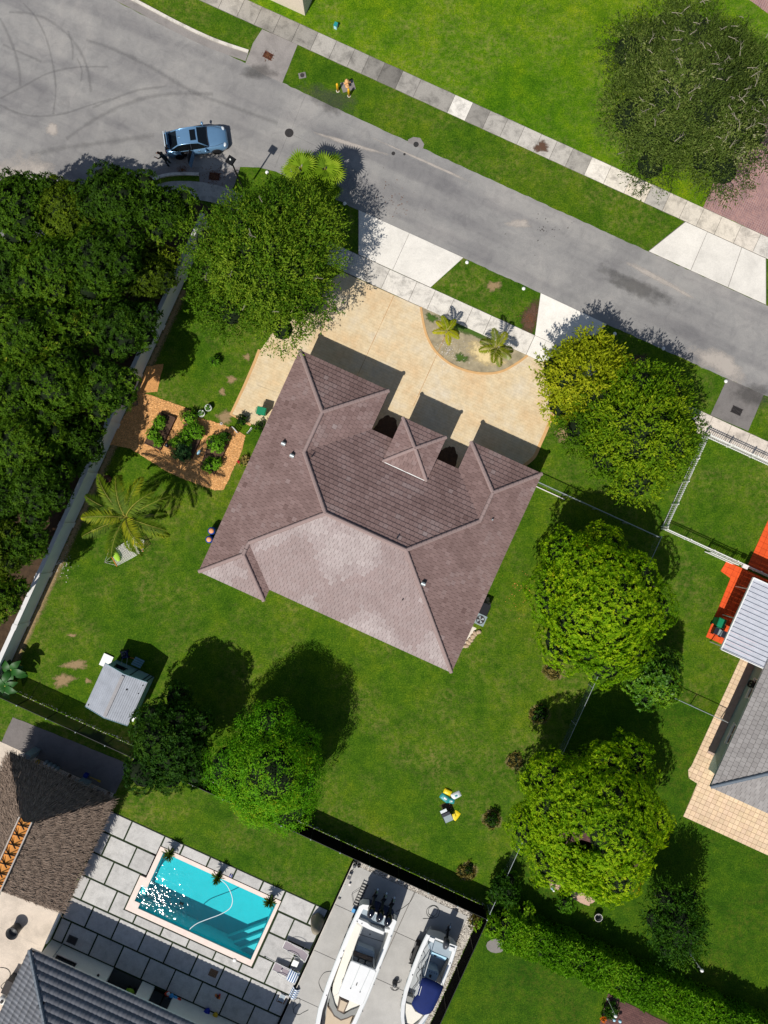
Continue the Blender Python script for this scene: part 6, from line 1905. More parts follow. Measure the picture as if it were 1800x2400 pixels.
g = B2(545, 1260); o = thing('anchor_winch', 'round black stand with hoops between the two boats', 'stand', (g.x, g.y, 0.05))
MB().lathe([(0.16, 0), (0.2, 0.05), (0.18, 0.4), (0.12, 0.5), (0.02, 0.52)], 16).build('drum', 'pot_dark', o, True)
for s in (-1, 1):
    MB().tube([(0.26 * math.cos(a) + s * 0.05, 0.26 * math.sin(a) - 0.1, 0.42) for a in [math.pi * (1 + k / 10) for k in range(11)]], 0.025, 6).build('hoop', 'black_plastic', o, True)
def hose(label, pts, r, mat, name='hose', z=0.075, n=6):
    P = curve_pts([(*B2(x, y)[:2], z) for x, y in pts], n)
    return tag(MB().tube(P, r, 6).build(name, mat, None, True), label, 'hose')
hose('coil of thin dark hose on the yard above the smaller boat', [(920, 412), (1050, 405), (1120, 380), (1140, 300), (1090, 240), (1020, 245), (970, 300), (985, 370), (1040, 395), (1105, 340), (1110, 270), (1060, 240), (1000, 280), (1000, 350), (1060, 380)], 0.014, 'hose_dark')
hose('dark hose running from the large boat up to the gravel strip', [(560, 320), (650, 270), (740, 200), (790, 120), (825, 40)], 0.014, 'hose_dark')
def hose1(label, pts, r=0.014):
    P = curve_pts([(*B1(x, y)[:2], 0.075) for x, y in pts], 6)
    tag(MB().tube(P, r, 6).build('hose', 'hose_dark', None, True), label, 'hose')
hose1('dark hose looping out from the left side of the large boat', [(410, 1553), (320, 1570), (265, 1640), (250, 1700), (280, 1780), (310, 1820)])
hose1('dark hose with a loop at the left edge of the boat yard', [(-60, 2050), (-70, 1980), (-40, 1900), (10, 1890), (10, 1940), (-50, 2000), (-60, 2060), (0, 2090), (60, 2060), (120, 2030)])
# pebbles
def pebbles(name, poly, n, r0, r1, mat, parent, seed, z=0.03, squash=0.6, tone=0.5):
    R = random.Random(seed); m = MB()
    xs = [p[0] for p in poly]; ys = [p[1] for p in poly]
    k = 0
    while k < n:
        x, y = R.uniform(min(xs), max(xs)), R.uniform(min(ys), max(ys))
        if not inside((x, y), poly):
            k += 0.02; continue
        r = R.uniform(r0, r1)
        a = R.uniform(0, 3); e = R.uniform(0.7, 1.3)
        vs = [(x + r * e * math.cos(a + q), y + r * math.sin(a + q) * 0.8, z + r * 0.2) for q in (0, 1.25, 2.5, 3.77, 5.0)] + [(x, y, z + r * squash)]
        m.add(vs, [(i, (i + 1) % 5, 5) for i in range(5)], min(1, max(0, R.gauss(tone, 0.22))))
        k += 1
    o = m.build(name, mat, parent)
    o['kind'] = 'stuff'
    return o
pebbles('gravel', uvrect(18.45, 19.2, -39.5, -24.9), 3600, 0.03, 0.07, 'pebble', None, 3)
pebbles('gravel', uvrect(8.9, 18.5, -25.15, -24.55), 1800, 0.03, 0.06, 'pebble', None, 4)
pebbles('gravel', uvrect(-20.5, 19.2, -24.05, -23.75), 1500, 0.02, 0.05, 'pebble', None, 5, z=0.0)

# ------------------------------------------------------------------ the car with its lid and rear door open
cg = W(370 + 722 / 8.295, 280 + 400 / 8.295, 0.75)
car = thing('car', 'silver-blue saloon car with its boot lid and one rear door open', 'car', (cg.x, cg.y, 0.012), math.radians(8.0))
def body_sec(x, hw, zt, zs, crown=0.04):
    half = [(0.0, zt + crown), (hw * 0.5, zt + crown * 0.75), (hw * 0.84, zt), (hw * 0.96, zs), (hw, 0.58), (hw * 0.985, 0.36), (hw * 0.92, 0.22), (hw * 0.7, 0.18)]
    return [(x, -y, z) for y, z in reversed(half[1:])] + [(x, y, z) for y, z in half]
secs = [body_sec(*q) for q in ((-2.30, 0.70, 0.80, 0.70, 0.02), (-2.24, 0.80, 0.94, 0.80, 0.02), (-2.05, 0.86, 1.00, 0.88, 0.02), (-1.6, 0.90, 1.0, 0.9), (-1.0, 0.915, 0.98, 0.88), (0.0, 0.92, 0.96, 0.86), (0.75, 0.915, 0.955, 0.85), (1.0, 0.91, 0.95, 0.84), (1.4, 0.90, 0.90, 0.80), (1.8, 0.88, 0.82, 0.74), (2.1, 0.82, 0.73, 0.66), (2.28, 0.68, 0.62, 0.56, 0.02), (2.36, 0.5, 0.5, 0.46, 0.01))]
MB().loft(secs, caps=True).build('body', 'car_paint', car, True)
# cabin: roof, pillars as painted edges, panes between
def cab(x, hw, z): return (x, hw, z)
rail = [(0.98, 0.74, 0.97), (0.32, 0.60, 1.40), (-0.2, 0.585, 1.455), (-0.8, 0.58, 1.44), (-1.2, 0.57, 1.37), (-1.82, 0.66, 1.03)]
MB().loft([[(x, -y, z), (x, 0, z + 0.035), (x, y, z)] for x, y, z in rail[1:5]]).build('roof', 'car_paint', car, True)
MB().loft([[(x, -y, z), (x, 0, z + 0.03), (x, y, z)] for x, y, z in (rail[0], ((0.98 + 0.32) / 2, 0.67, 1.2), rail[1])]).build('windscreen', 'dark_glass', car, True)
MB().loft([[(x, -y, z), (x, 0, z + 0.03), (x, y, z)] for x, y, z in (rail[4], rail[5])]).build('rear_window', 'dark_glass', car, True)
for s in (-1, 1):
    low = [(0.98, 0.80, 0.955), (0.32, 0.83, 0.97), (-0.2, 0.835, 0.98), (-0.8, 0.835, 0.99), (-1.2, 0.82, 1.0), (-1.82, 0.74, 1.01)]
    MB().loft([[(a[0], s * a[1], a[2]), (b[0], s * b[1], b[2])] for a, b in zip(rail, low)]).build('side_window', 'dark_glass', car, True)
    MB().tube([(x, s * y, z + 0.01) for x, y, z in rail], 0.045, 6).build('roof_rail', 'car_paint', car, True)
    MB().tube([(-0.28, s * 0.835, 0.97), (-0.25, s * 0.6, 1.44)], 0.04, 6).build('pillar', 'car_dark', car)
    mr = MB(); mr.ball((0.72, s * 1.03, 1.0), (0.09, 0.13, 0.08), 10, 6); mr.box(0.74, s * 0.92, 0.97, 0.06, 0.12, 0.05)
    mr.build('mirror', 'car_paint', car, True)
    for x in (1.42, -1.38):
        w = link(None, 'wheel', car, (x, s * 0.82, 0.33)); w.rotation_euler = (math.pi / 2, 0, 0)
        MB().lathe([(0.22, -0.11), (0.31, -0.11), (0.33, -0.06), (0.33, 0.06), (0.31, 0.11), (0.22, 0.11)], 22).build('tyre', 'tyre', w, True)
        MB().lathe([(0.225, -0.1), (0.225, 0.1), (0.05, 0.06)], 16).build('rim', 'chrome', w, True)
    MB().ball((2.12, s * 0.6, 0.68), (0.16, 0.17, 0.07), 10, 6).build('headlight', 'lamp_clear', car, True)
    MB().ball((-2.2, s * 0.62, 0.9), (0.07, 0.16, 0.07), 10, 6).build('tail_light', 'lamp_red', car, True)
for s in (-1, 1):      # shut lines and arches
    for x in (0.78, -0.28, -1.12):
        MB().tube([(x, s * 0.925, 0.3), (x, s * 0.93, 0.6), (x, s * 0.885, 0.9)], 0.008, 4).build('door_seam', 'car_dark', car)
    for x in (0.2, -0.85):
        MB().box(x, s * 0.925, 0.82, 0.18, 0.03, 0.03).build('door_handle', 'chrome', car)
    MB().tube([(2.05, s * 0.55, 0.8), (1.5, s * 0.74, 0.905), (1.0, s * 0.76, 0.965)], 0.01, 4).build('bonnet_seam', 'car_dark', car)
    for x in (1.42, -1.38):
        MB().tube([(x + 0.38 * math.cos(a), s * 0.91, 0.33 + 0.38 * math.sin(a)) for a in [math.pi * k / 10 for k in range(11)]], 0.02, 5).build('wheel_arch', 'car_dark', car)
MB().tube([(1.0, -0.7, 1.0), (0.97, 0, 1.02), (1.0, 0.7, 1.0)], 0.03, 5).build('wiper_cowl', 'car_dark', car)
MB().box(-0.0, 0, 1.475, 0.40, 0.78, 0.03).build('sunroof', 'dark_glass', car)
MB().box(-1.02, 0.02, 1.475, 0.14, 0.03, 0.05).build('aerial', 'black_plastic', car)
MB().box(2.3, 0, 0.42, 0.1, 0.9, 0.12).build('grille', 'black_plastic', car)
MB().box(-2.02, 0, 1.03, 0.42, 1.16, 0.02).build('boot_opening', 'interior_dark', car)
lid = MB()
ls = []
for k in range(6):
    a = math.radians(62 + 5 * k); r = 0.55 * k / 5
    x, z = -1.86 - r * math.cos(a) * 0.9, 1.06 + r * math.sin(a)
    ls.append([(x, -0.62 + 0.02 * k, z), (x + 0.01, 0, z + 0.03), (x, 0.62 - 0.02 * k, z)])
lid.loft(ls + [[(p[0] - 0.05, p[1], p[2] - 0.01) for p in s] for s in reversed(ls)], caps=False)
bl = lid.build('boot_lid', 'car_paint', car, True)
MB().box(-2.1, 0, 1.45, 0.05, 1.1, 0.12).build('lid_light', 'lamp_clear', car)
dr = link(None, 'open_door', car, (-0.28, -0.92, 0.0)); dr.rotation_euler = (0, 0, math.radians(68))
ds = [[(0, -0.03, 0.28), (0, -0.05, 0.6), (0, -0.03, 0.95), (0, 0.03, 0.95), (0, 0.05, 0.6), (0, 0.03, 0.28)], [(-0.98, -0.03, 0.36), (-0.98, -0.05, 0.6), (-0.98, -0.03, 0.97), (-0.98, 0.03, 0.97), (-0.98, 0.05, 0.6), (-0.98, 0.03, 0.36)]]
MB().loft(ds, closed=True, caps=True).build('panel', 'car_paint', dr)
MB().add([(-0.02, 0, 0.95), (-0.95, 0, 0.97), (-0.72, 0.1, 1.34), (-0.1, 0.1, 1.36)], [(0, 1, 2, 3)]).build('pane', 'dark_glass', dr)
MB().tube([(-0.02, 0, 0.95), (-0.1, 0.1, 1.37), (-0.72, 0.1, 1.35), (-0.96, 0, 0.97)], 0.025, 6).build('frame', 'car_dark', dr)
MB().box(-0.85, -0.06, 0.85, 0.16, 0.03, 0.04).build('handle', 'chrome', dr)
MB().box(-0.74, -0.80, 0.62, 0.82, 0.24, 0.6).build('door_opening', 'interior_dark', car)
MB().box(-0.95, -0.55, 0.72, 0.5, 0.6, 0.24).build('rear_seat', 'cushion_tan', car)

# ------------------------------------------------------------------ the person at the boot
def person():
    f = W(397, 386)
    t = thing('person', 'person in dark clothes with brown hair reaching into the open boot of the car', 'person', (f.x, f.y, 0.012), math.radians(75))
    # y forward, x right
    J = {'pelvis': (0, 0.0, 0.93, 0.14), 'waist': (0, 0.05, 1.08, 0.125), 'chest': (0, 0.18, 1.28, 0.145), 'neck': (0, 0.28, 1.42, 0.06), 'headb': (0, 0.31, 1.47, 0.06),
         'hl': (-0.1, -0.01, 0.88, 0.105), 'kl': (-0.12, 0.06, 0.48, 0.068), 'al': (-0.12, -0.02, 0.09, 0.045), 'tl': (-0.13, 0.14, 0.04, 0.04),
         'hr': (0.1, -0.01, 0.88, 0.105), 'kr': (0.12, 0.04, 0.48, 0.068), 'ar': (0.13, -0.06, 0.09, 0.045), 'tr': (0.14, 0.1, 0.04, 0.04),
         'sl': (-0.19, 0.2, 1.36, 0.062), 'el': (-0.25, 0.40, 1.18, 0.045), 'wl': (-0.18, 0.64, 1.12, 0.032),
         'sr': (0.19, 0.2, 1.36, 0.062), 'er': (0.25, 0.38, 1.16, 0.045), 'wr': (0.16, 0.62, 1.10, 0.032)}
    bones = [('pelvis', 'waist'), ('waist', 'chest'), ('chest', 'neck'), ('neck', 'headb'), ('pelvis', 'hl'), ('hl', 'kl'), ('kl', 'al'), ('al', 'tl'), ('pelvis', 'hr'), ('hr', 'kr'), ('kr', 'ar'), ('ar', 'tr'), ('chest', 'sl'), ('sl', 'el'), ('el', 'wl'), ('chest', 'sr'), ('sr', 'er'), ('er', 'wr')]
    names = list(J); verts = [J[k][:3] for k in names]; rad = [J[k][3] for k in names]
    edges = [(names.index(a), names.index(b)) for a, b in bones]
    for s, w in ((-1, 'wl'), (1, 'wr')):          # palm, four fingers and a thumb
        x, y, z, _ = J[w]
        p = len(verts); verts.append((x + 0.01 * -s, y + 0.08, z - 0.01)); rad.append(0.03); edges.append((names.index(w), p))
        for k, ln in enumerate((0.07, 0.08, 0.075, 0.06)):
            a = len(verts); verts += [(x - 0.03 + 0.02 * k, y + 0.08 + ln * 0.6, z - 0.02), (x - 0.032 + 0.021 * k, y + 0.08 + ln, z - 0.05)]; rad += [0.009, 0.008]
            edges += [(p, a), (a, a + 1)]
        a = len(verts); verts += [(x - s * 0.045, y + 0.07, z - 0.015), (x - s * 0.055, y + 0.11, z - 0.035)]; rad += [0.011, 0.009]; edges += [(p, a), (a, a + 1)]
    me = bpy.data.meshes.new('body'); me.from_pydata(verts, edges, [])
    o = link(me, 'body', t)
    o.modifiers.new('skin', 'SKIN')
    for v, r in zip(me.skin_vertices[0].data, rad):
        v.radius = (r, r)
    me.skin_vertices[0].data[0].use_root = True
    o.modifiers.new('sub', 'SUBSURF').levels = 1
    me.materials.append(MATS['cloth_dark'])
    hd = MB(); hd.ball((0, 0.36, 1.57), (0.078, 0.1, 0.115), 14, 10); hd.ball((0, 0.465, 1.55), (0.014, 0.02, 0.02), 6, 5); hd.ball((-0.08, 0.35, 1.56), (0.014, 0.025, 0.032), 6, 5); hd.ball((0.08, 0.35, 1.56), (0.014, 0.025, 0.032), 6, 5)
    h = hd.build('head', 'skin', t, True)
    for s in (-1, 1):
        MB().ball((s * 0.032, 0.447, 1.58), 0.013, 8, 5).build('eye', 'interior_dark', h)
    MB().box(0, 0.452, 1.51, 0.045, 0.012, 0.01).build('mouth', 'lamp_red', h)
    hr = MB(); hr.ball((0, 0.335, 1.605), (0.092, 0.11, 0.105), 14, 8); hr.ball((0, 0.25, 1.54), (0.07, 0.06, 0.12), 10, 7)
    hr.build('hair', 'hair', t, True)
    for s in (-1, 1):
        x, y, z = (J['wl'] if s < 0 else J['wr'])[:3]; ex, ey, ez_ = (J['el'] if s < 0 else J['er'])[:3]
        MB().tube([(ex, ey, ez_), (x, y, z), (x - 0.01 * s, y + 0.06, z - 0.01)], [0.047, 0.036, 0.034], 8).build('forearm', 'skin', t, True)
        fx = -0.125 if s < 0 else 0.135
        MB().ball((fx, 0.04 if s < 0 else 0.0, 0.045), (0.05, 0.135, 0.05), 10, 6).build('shoe', 'black_plastic', t, True)
person()

# ------------------------------------------------------------------ shed
shed = thing('shed', 'pale blue shed with a ribbed grey metal gable roof on the back lawn', 'shed', UV(-12.2, -20.12), UVA)
hw, hl, ez_, rz2 = 1.7, 1.72, 2.1, 2.55
MB().box(0, 0, 1.0, 2 * hw - 0.24, 2 * hl - 0.3, 2.0).build('wall', 'shed_blue', shed)
for y in (-1, 1):
    yy = y * (hl - 0.15)
    MB().add([(-hw + 0.12, yy, 2.0), (hw - 0.12, yy, 2.0), (0, yy, rz2 - 0.02), (-hw + 0.12, yy - y * 0.05, 2.0), (hw - 0.12, yy - y * 0.05, 2.0), (0, yy - y * 0.05, rz2 - 0.02)], [(0, 1, 2), (3, 5, 4)]).build('gable', 'shed_blue', shed)
for s in (-1, 1):
    rib = []
    n = 44
    for i in range(n + 1):
        x = s * hw * i / n
        z = rz2 + (ez_ - rz2) * i / n + (0.022 if i % 4 in (1, 2) else 0.0)
        rib.append((x, z))
    MB().loft([[(x, -hl, z) for x, z in rib], [(x, hl, z) for x, z in rib]]).build('roof_panel', 'shed_metal', shed)
MB().box(0, 0, rz2 + 0.05, 0.24, 2 * hl * 0.93, 0.05).build('ridge_cap', 'shed_metal_dark', shed)
for s in (-1, 1):
    for y in (-1, 1):
        MB().add([(0, y * hl, rz2 - 0.06), (s * hw, y * hl, ez_ - 0.06), (s * hw, y * hl, ez_ + 0.03), (0, y * hl, rz2 + 0.03), (0, y * (hl + 0.03), rz2 - 0.06), (s * hw, y * (hl + 0.03), ez_ - 0.06), (s * hw, y * (hl + 0.03), ez_ + 0.03), (0, y * (hl + 0.03), rz2 + 0.03)], [(4, 5, 6, 7), (3, 2, 6, 7), (0, 1, 5, 4)]).build('bargeboard', 'shed_blue', shed)
yy = hl - 0.14
MB().box(0.75, yy, 1.0, 0.9, 0.04, 1.85).build('door', 'shed_blue', shed)
for x in (0.28, 1.22, 1.5):
    MB().box(x, yy + 0.03, 1.0, 0.07, 0.05, 1.9).build('batten', 'shed_trim', shed)
w = link(None, 'window', shed, (-0.75, yy, 1.3))
MB().box(0, 0.02, 0, 0.8, 0.04, 0.55).build('pane', 'dark_glass', w); MB().box(0, 0.03, -0.32, 0.95, 0.08, 0.06).build('sill', 'shed_trim', w)
m = MB()
for k in range(4):
    MB().box(0.05, yy + 0.35 + 0.14 * k, 0.42 - 0.1 * k, 0.75, 0.13, 0.05).build('step', 'shed_blue', shed)
for x, y, r in ((-1.5, -1.5, 0.05), (0.62, 0.75, 0.06), (1.5, 1.4, 0.04), (1.45, 0.75, 0.04)):
    MB().lathe([(r, -0.02), (r, 0.03)], 8, x, y, rz2 + (ez_ - rz2) * abs(x) / hw + 0.025).build('rust_hole', 'interior_dark', shed)
SB = lambda x, y, z=0: W(180 + x / 7.54, 1500 + y / 7.54, z)
g = SB(520, 370, 0.12); t = thing('pallet_board', 'white square panel lying on the grass by the shed', 'panel', (g.x, g.y, 0), UVA)
MB().box(0, 0, 0.1, 0.78, 0.95, 0.05).build('sheet', 'white_paint', t)
for y in (-0.35, 0.35):
    MB().box(0, y, 0.04, 0.7, 0.08, 0.075).build('bearer', 'wood_grey', t)
g = SB(860, 250); t = thing('mower', 'dark blue push mower in the shade of the shed', 'mower', (g.x, g.y, 0), UVA + 0.6)
MB().box(0, 0, 0.2, 0.5, 0.6, 0.14, taper=0.8).build('deck', 'hull_navy', t); MB().ball((0, 0.03, 0.36), (0.16, 0.18, 0.12), 10, 6).build('engine', 'bin_dark', t, True)
for x in (-0.28, 0.28):
    for y in (-0.25, 0.25):
        MB().lathe([(0.1, -0.03), (0.1, 0.03)], 12).build('wheel', 'tyre', t, False, (x, y, 0.1)).rotation_euler = (0, math.pi / 2, 0)
    MB().tube([(x * 0.7, -0.25, 0.25), (x * 0.75, -0.9, 0.85)], 0.016, 5).build('handle', 'galvanised', t)
P = curve_pts([SB(*q, 0.03) for q in ((900, 310), (980, 320), (1040, 345), (1055, 375), (1020, 390))], 5)
tag(MB().tube(P, 0.022, 6).build('extension_cord', 'orange_bar', None, True), 'orange cord in the shade beside the shed steps', 'cord')
g = SB(1060, 1385); t = thing('plastic_chair', 'white broken garden chair frame beside the shed corner', 'chair', (g.x, g.y, 0), UVA)
MB().box(-0.25, -0.12, 0.2, 0.3, 0.28, 0.04).build('seat', 'white_paint', t)
MB().tube([(-0.1, 0.15, 0.3), (0.45, 0.02, 0.25)], 0.03, 6).build('frame', 'white_paint', t)
for x in (-0.36, -0.14):
    MB().tube([(x, -0.12, 0), (x, -0.12, 0.2)], 0.02, 5).build('leg', 'white_paint', t)

# ------------------------------------------------------------------ patio awning and bins of the right-hand house
aw = thing('patio_awning', 'white ribbed metal patio awning over the orange paving', 'awning', (0, 0, 0), UVA)
for i in range(16):
    v0 = 1.1 + i * 0.35
    sec = lambda u, z: [(u, v0 + 0.004, z), (u, v0 + 0.03, z + 0.07), (u, v0 + 0.07, z + 0.07), (u, v0 + 0.1, z), (u, v0 + 0.346, z)]
    MB().loft([sec(26.2, 2.52), sec(29.75, 2.66)]).build('panel', 'awning_white', aw)
MB().box(26.17, 3.9, 2.53, 0.08, 5.7, 0.16).build('gutter', 'white_paint', aw)
MB().box(27.9, 1.06, 2.6, 3.5, 0.06, 0.14).build('edge_trim', 'white_paint', aw)
MB().box(27.9, 6.73, 2.6, 3.5, 0.06, 0.14).build('edge_trim', 'white_paint', aw)
for v in (1.3, 3.55, 5.9):
    MB().box(26.5, v, 1.25, 0.07, 0.07, 2.5).build('post', 'white_paint', aw)
def wheelie(label, g, rz, mat, lid_mat, cat='bin'):
    t = thing('wheeled_bin', label, cat, (g[0], g[1], 0.03), rz)
    MB().loft([[(-0.22, -0.24, 0.08), (0.22, -0.24, 0.08), (0.22, 0.24, 0.08), (-0.22, 0.24, 0.08)], [(-0.28, -0.32, 0.98), (0.28, -0.32, 0.98), (0.28, 0.32, 0.98), (-0.28, 0.32, 0.98)]], closed=True, caps=True).build('body', mat, t)
    MB().loft([[(-0.3, -0.36, 0.99), (0.3, -0.36, 0.99), (0.3, 0.34, 1.03), (-0.3, 0.34, 1.03)], [(-0.27, -0.3, 1.05), (0.27, -0.3, 1.05), (0.27, 0.3, 1.1), (-0.27, 0.3, 1.1)]], closed=True, caps=True).build('lid', lid_mat, t)
    MB().tube([(-0.2, 0.4, 1.0), (0.2, 0.4, 1.0)], 0.02, 6).build('handle', mat, t)
    for s in (-1, 1):
        MB().lathe([(0.1, -0.03), (0.1, 0.03)], 12).build('wheel', 'tyre', t, False, (s * 0.25, 0.26, 0.1)).rotation_euler = (0, math.pi / 2, 0)
    return t
g = K(2, 2, 1352, 718, 0.9); wheelie('green wheeled bin on the orange paving beside the awning', g, UVA + math.pi, 'bin_green', 'bin_green')
g = K(2, 2, 1348, 782, 0.6); t = thing('cart', 'black cart with a grey lid on the orange paving below the green bin', 'cart', (g.x, g.y, 0.03), UVA)
MB().box(0, 0, 0.35, 0.85, 0.48, 0.5, taper=1.08).build('tub', 'bin_dark', t); MB().box(-0.02, 0, 0.62, 0.28, 0.46, 0.04).build('lid', 'grey_box', t)
for x in (-0.3, 0.3):
    MB().lathe([(0.1, -0.3), (0.1, 0.3)], 12).build('wheel', 'tyre', t, False, (x, 0, 0.1)).rotation_euler = (math.pi / 2, 0, 0)
g = K(1, 1, 35, 1005, 0.9); wheelie('green wheeled bin under the left eaves of the brown-roofed house', g, UVA + math.pi / 2 + 0.2, 'bin_green', 'bin_green')
g = K(2, 2, 1500, 1092, 0.9); t = thing('hose_reel', 'black hose reel on the mint wall of the right-hand house', 'hose reel', (UV(30.22, toUV(g)[1]).x, UV(30.22, toUV(g)[1]).y, 0.9), UVA)
for k in range(4):
    P = [(-0.06 - 0.045 * k, 0.26 * math.cos(a), 0.26 * math.sin(a)) for a in [2 * math.pi * i / 20 for i in range(21)]]
    MB().tube(P, 0.03, 6).build('coil', 'hose_dark', t, True)
MB().box(-0.1, 0, 0, 0.22, 0.12, 0.1).build('bracket', 'black_metal', t)

# ------------------------------------------------------------------ beside the brown-roofed house
AB = lambda x, y, z=0: W(1090 + x / 12.29, 1360 + y / 12.29, z)
g = AB(435, 1130, 0.8); t = thing('air_conditioner', 'square grey air conditioner with a round fan by the right eaves', 'air conditioner', (g.x, g.y, 0.0), UVA)
MB().box(0, 0, 0.05, 0.95, 0.95, 0.1).build('pad', 'concrete', t)
MB().box(0, 0, 0.5, 0.8, 0.8, 0.8).build('cabinet', 'grey_box', t)
MB().lathe([(0.32, 0.905), (0.32, 0.915), (0.28, 0.90), (0.28, 0.885)], 24).build('fan_well', 'iron', t)
for k in range(4):
    a = math.pi / 2 * k + 0.3
    MB().add([(0, 0, 0.91), (0.27 * math.cos(a), 0.27 * math.sin(a), 0.912), (0.27 * math.cos(a + 0.7), 0.27 * math.sin(a + 0.7), 0.918)], [(0, 1, 2)]).build('blade', 'galvanised', t)
g = AB(545, 830, 0.8); t = thing('air_conditioner', 'dark green-black equipment box behind the grey air conditioner', 'air conditioner', (g.x, g.y, 0.0), UVA)
MB().box(0, 0, 0.45, 0.7, 0.85, 0.8).build('cabinet', 'bin_dark', t); MB().box(0, 0, 0.87, 0.74, 0.9, 0.04).build('top', 'black_plastic', t)
def rock(label, x, y, r, seed, group):
    R = random.Random(seed); g = AB(x, y)
    o = MB(); o.ball((0, 0, r * 0.35), (r, r * 0.75, r * 0.55), 9, 6)
    o.v = [(a * R.uniform(0.88, 1.12), b * R.uniform(0.88, 1.12), c * R.uniform(0.9, 1.1)) for a, b, c in o.v]
    ob = o.build('rock', 'rock', None, False, (g.x, g.y, 0), R.uniform(0, 3)); tag(ob, label, 'rock', group)
for i, (x, y) in enumerate(((385, 1490), (285, 1530), (235, 1600), (215, 1640), (160, 1720), (95, 1790), (25, 1890))):
    rock('%s tan edging rock from the air conditioner, along the right eaves' % ('first', 'second', 'third', 'fourth', 'fifth', 'sixth', 'last')[i], x, y, 0.22, 60 + i, 'rocks along the right eaves')
for i, (x, y) in enumerate(((620, 560), (650, 670))):
    rock(('brown rock above the dark equipment box', 'brown rock touching the dark equipment box')[i], x, y, 0.24, 80 + i, 'rocks along the right eaves')
sheet('gravel_strip', [AB(210, 1330), AB(330, 1380), AB(200, 1600), AB(40, 1800), AB(-60, 1960), AB(-200, 1900)], 0.015, 'white_gravel', 0.03, 0.2)
for i, (x, y, lb) in enumerate(((1370, 122, 'blue barrel with orange lid at the left eaves, nearer the street'), (1355, 178, 'blue barrel with orange lid at the left eaves, nearer the pool'))):
    g = K(0, 2, x, y, 0.85); t = thing('barrel', lb, 'barrel', (g.x, g.y, 0), 0, 'blue barrels at the left eaves')
    MB().lathe([(0.25, 0), (0.28, 0.1), (0.29, 0.45), (0.28, 0.8), (0.25, 0.88)], 20).build('drum', 'barrel_blue', t, True)
    MB().lathe([(0.19, 0.87), (0.19, 0.9), (0.05, 0.92)], 18).build('lid', 'lid_orange', t, True)

# ------------------------------------------------------------------ along the street
def lamp_post():
    b = W(574, 452)
    t = thing('street_lamp', 'dark street lamp with a flat square head leaning over the road corner', 'lamp', (b.x, b.y, 0), math.radians(-33))
    MB().tube([(0, 0, 0), (0, 0, 0.3), (0, 0, 4.9)], [0.1, 0.07, 0.05], 10).build('pole', 'black_metal', t)
    MB().box(0, 0, 5.0, 0.56, 0.56, 0.12, taper=0.9).build('head', 'black_metal', t)
    MB().lathe([(0.06, 5.06), (0.05, 5.14), (0.02, 5.16)], 10).build('sensor', 'white_paint', t)
lamp_post()
for i, (x, y, lb) in enumerate(((530, 590, 'yellow bollard on the verge, left of the hydrant'), (603, 622, 'yellow bollard on the verge, below the hydrant'))):
    g = K(1, 0, x, y); t = thing('bollard', lb, 'bollard', (g.x, g.y, 0), 0, 'yellow bollards')
    MB().lathe([(0.09, 0), (0.09, 0.82), (0.07, 0.9), (0.02, 0.93)], 14).build('post', 'yellow_paint', t, True)
    MB().lathe([(0.13, 0), (0.13, 0.03)], 14).build('base', 'concrete', t)
g = K(1, 0, 592, 560); t = thing('fire_hydrant', 'tan fire hydrant on a dark pad by the upper sidewalk', 'hydrant', (g.x, g.y, 0), 0.3)
MB().box(0.05, 0.0, 0.02, 1.0, 0.75, 0.04).build('pad', 'asphalt_pad', t)
MB().lathe([(0.17, 0.04), (0.17, 0.1), (0.12, 0.12), (0.12, 0.6), (0.17, 0.62), (0.17, 0.66), (0.13, 0.76), (0.04, 0.84), (0.03, 0.9)], 16).build('barrel', 'hydrant_tan', t, True)
for dx, dy in ((1, 0), (-1, 0), (0, -1)):
    MB().tube([(0, 0, 0.46), (dx * 0.24, dy * 0.24, 0.46)], [0.07, 0.08], 10).build('outlet', 'hydrant_tan', t)
g = K(1, 0, 517, 160, 0.3); t = thing('meter_box', 'small turquoise meter box on the upper lawn', 'meter box', (g.x, g.y, 0), UVA)
MB().box(0, 0, 0.17, 0.24, 0.3, 0.34, taper=0.9).build('box', 'pale_blue', t); MB().box(0, 0, 0.36, 0.26, 0.32, 0.04).build('lid', 'bag_teal', t)
g = K(1, 0, 300, 490); t = thing('valve_box', 'dark valve box let into the verge beside the drain apron', 'valve box', (g.x, g.y, 0), 0.2)
MB().box(0, 0, 0.02, 0.55, 0.42, 0.04).build('frame', 'asphalt_pad', t); MB().lathe([(0.16, 0.04), (0.16, 0.06)], 14).build('cover', 'iron', t)
def cover(label, c, r, z, ring=True):
    t = thing('manhole_cover', label, 'manhole', (c[0], c[1], z), 0, None)
    MB().lathe([(r, 0), (r, 0.012), (r * 0.9, 0.012)], 24).build('ring', 'iron', t)
    MB().lathe([(r * 0.86, 0.0), (r * 0.86, 0.016), (0.01, 0.018)], 24).build('cover', 'manhole_dark', t)
cover('large round manhole cover where the road cracks meet', K(1, 0, 215, 862), 0.33, 0.012)
cover('small round cover in the concrete collar at the road edge', K(1, 0, 1037, 937), 0.2, 0.02)
cover('small round cover in the road, left of the tiny one', K(1, 0, 890, 995), 0.14, 0.013)
cover('tiny round cover in the road, nearest the concrete collar', K(1, 0, 962, 1000), 0.09, 0.013)
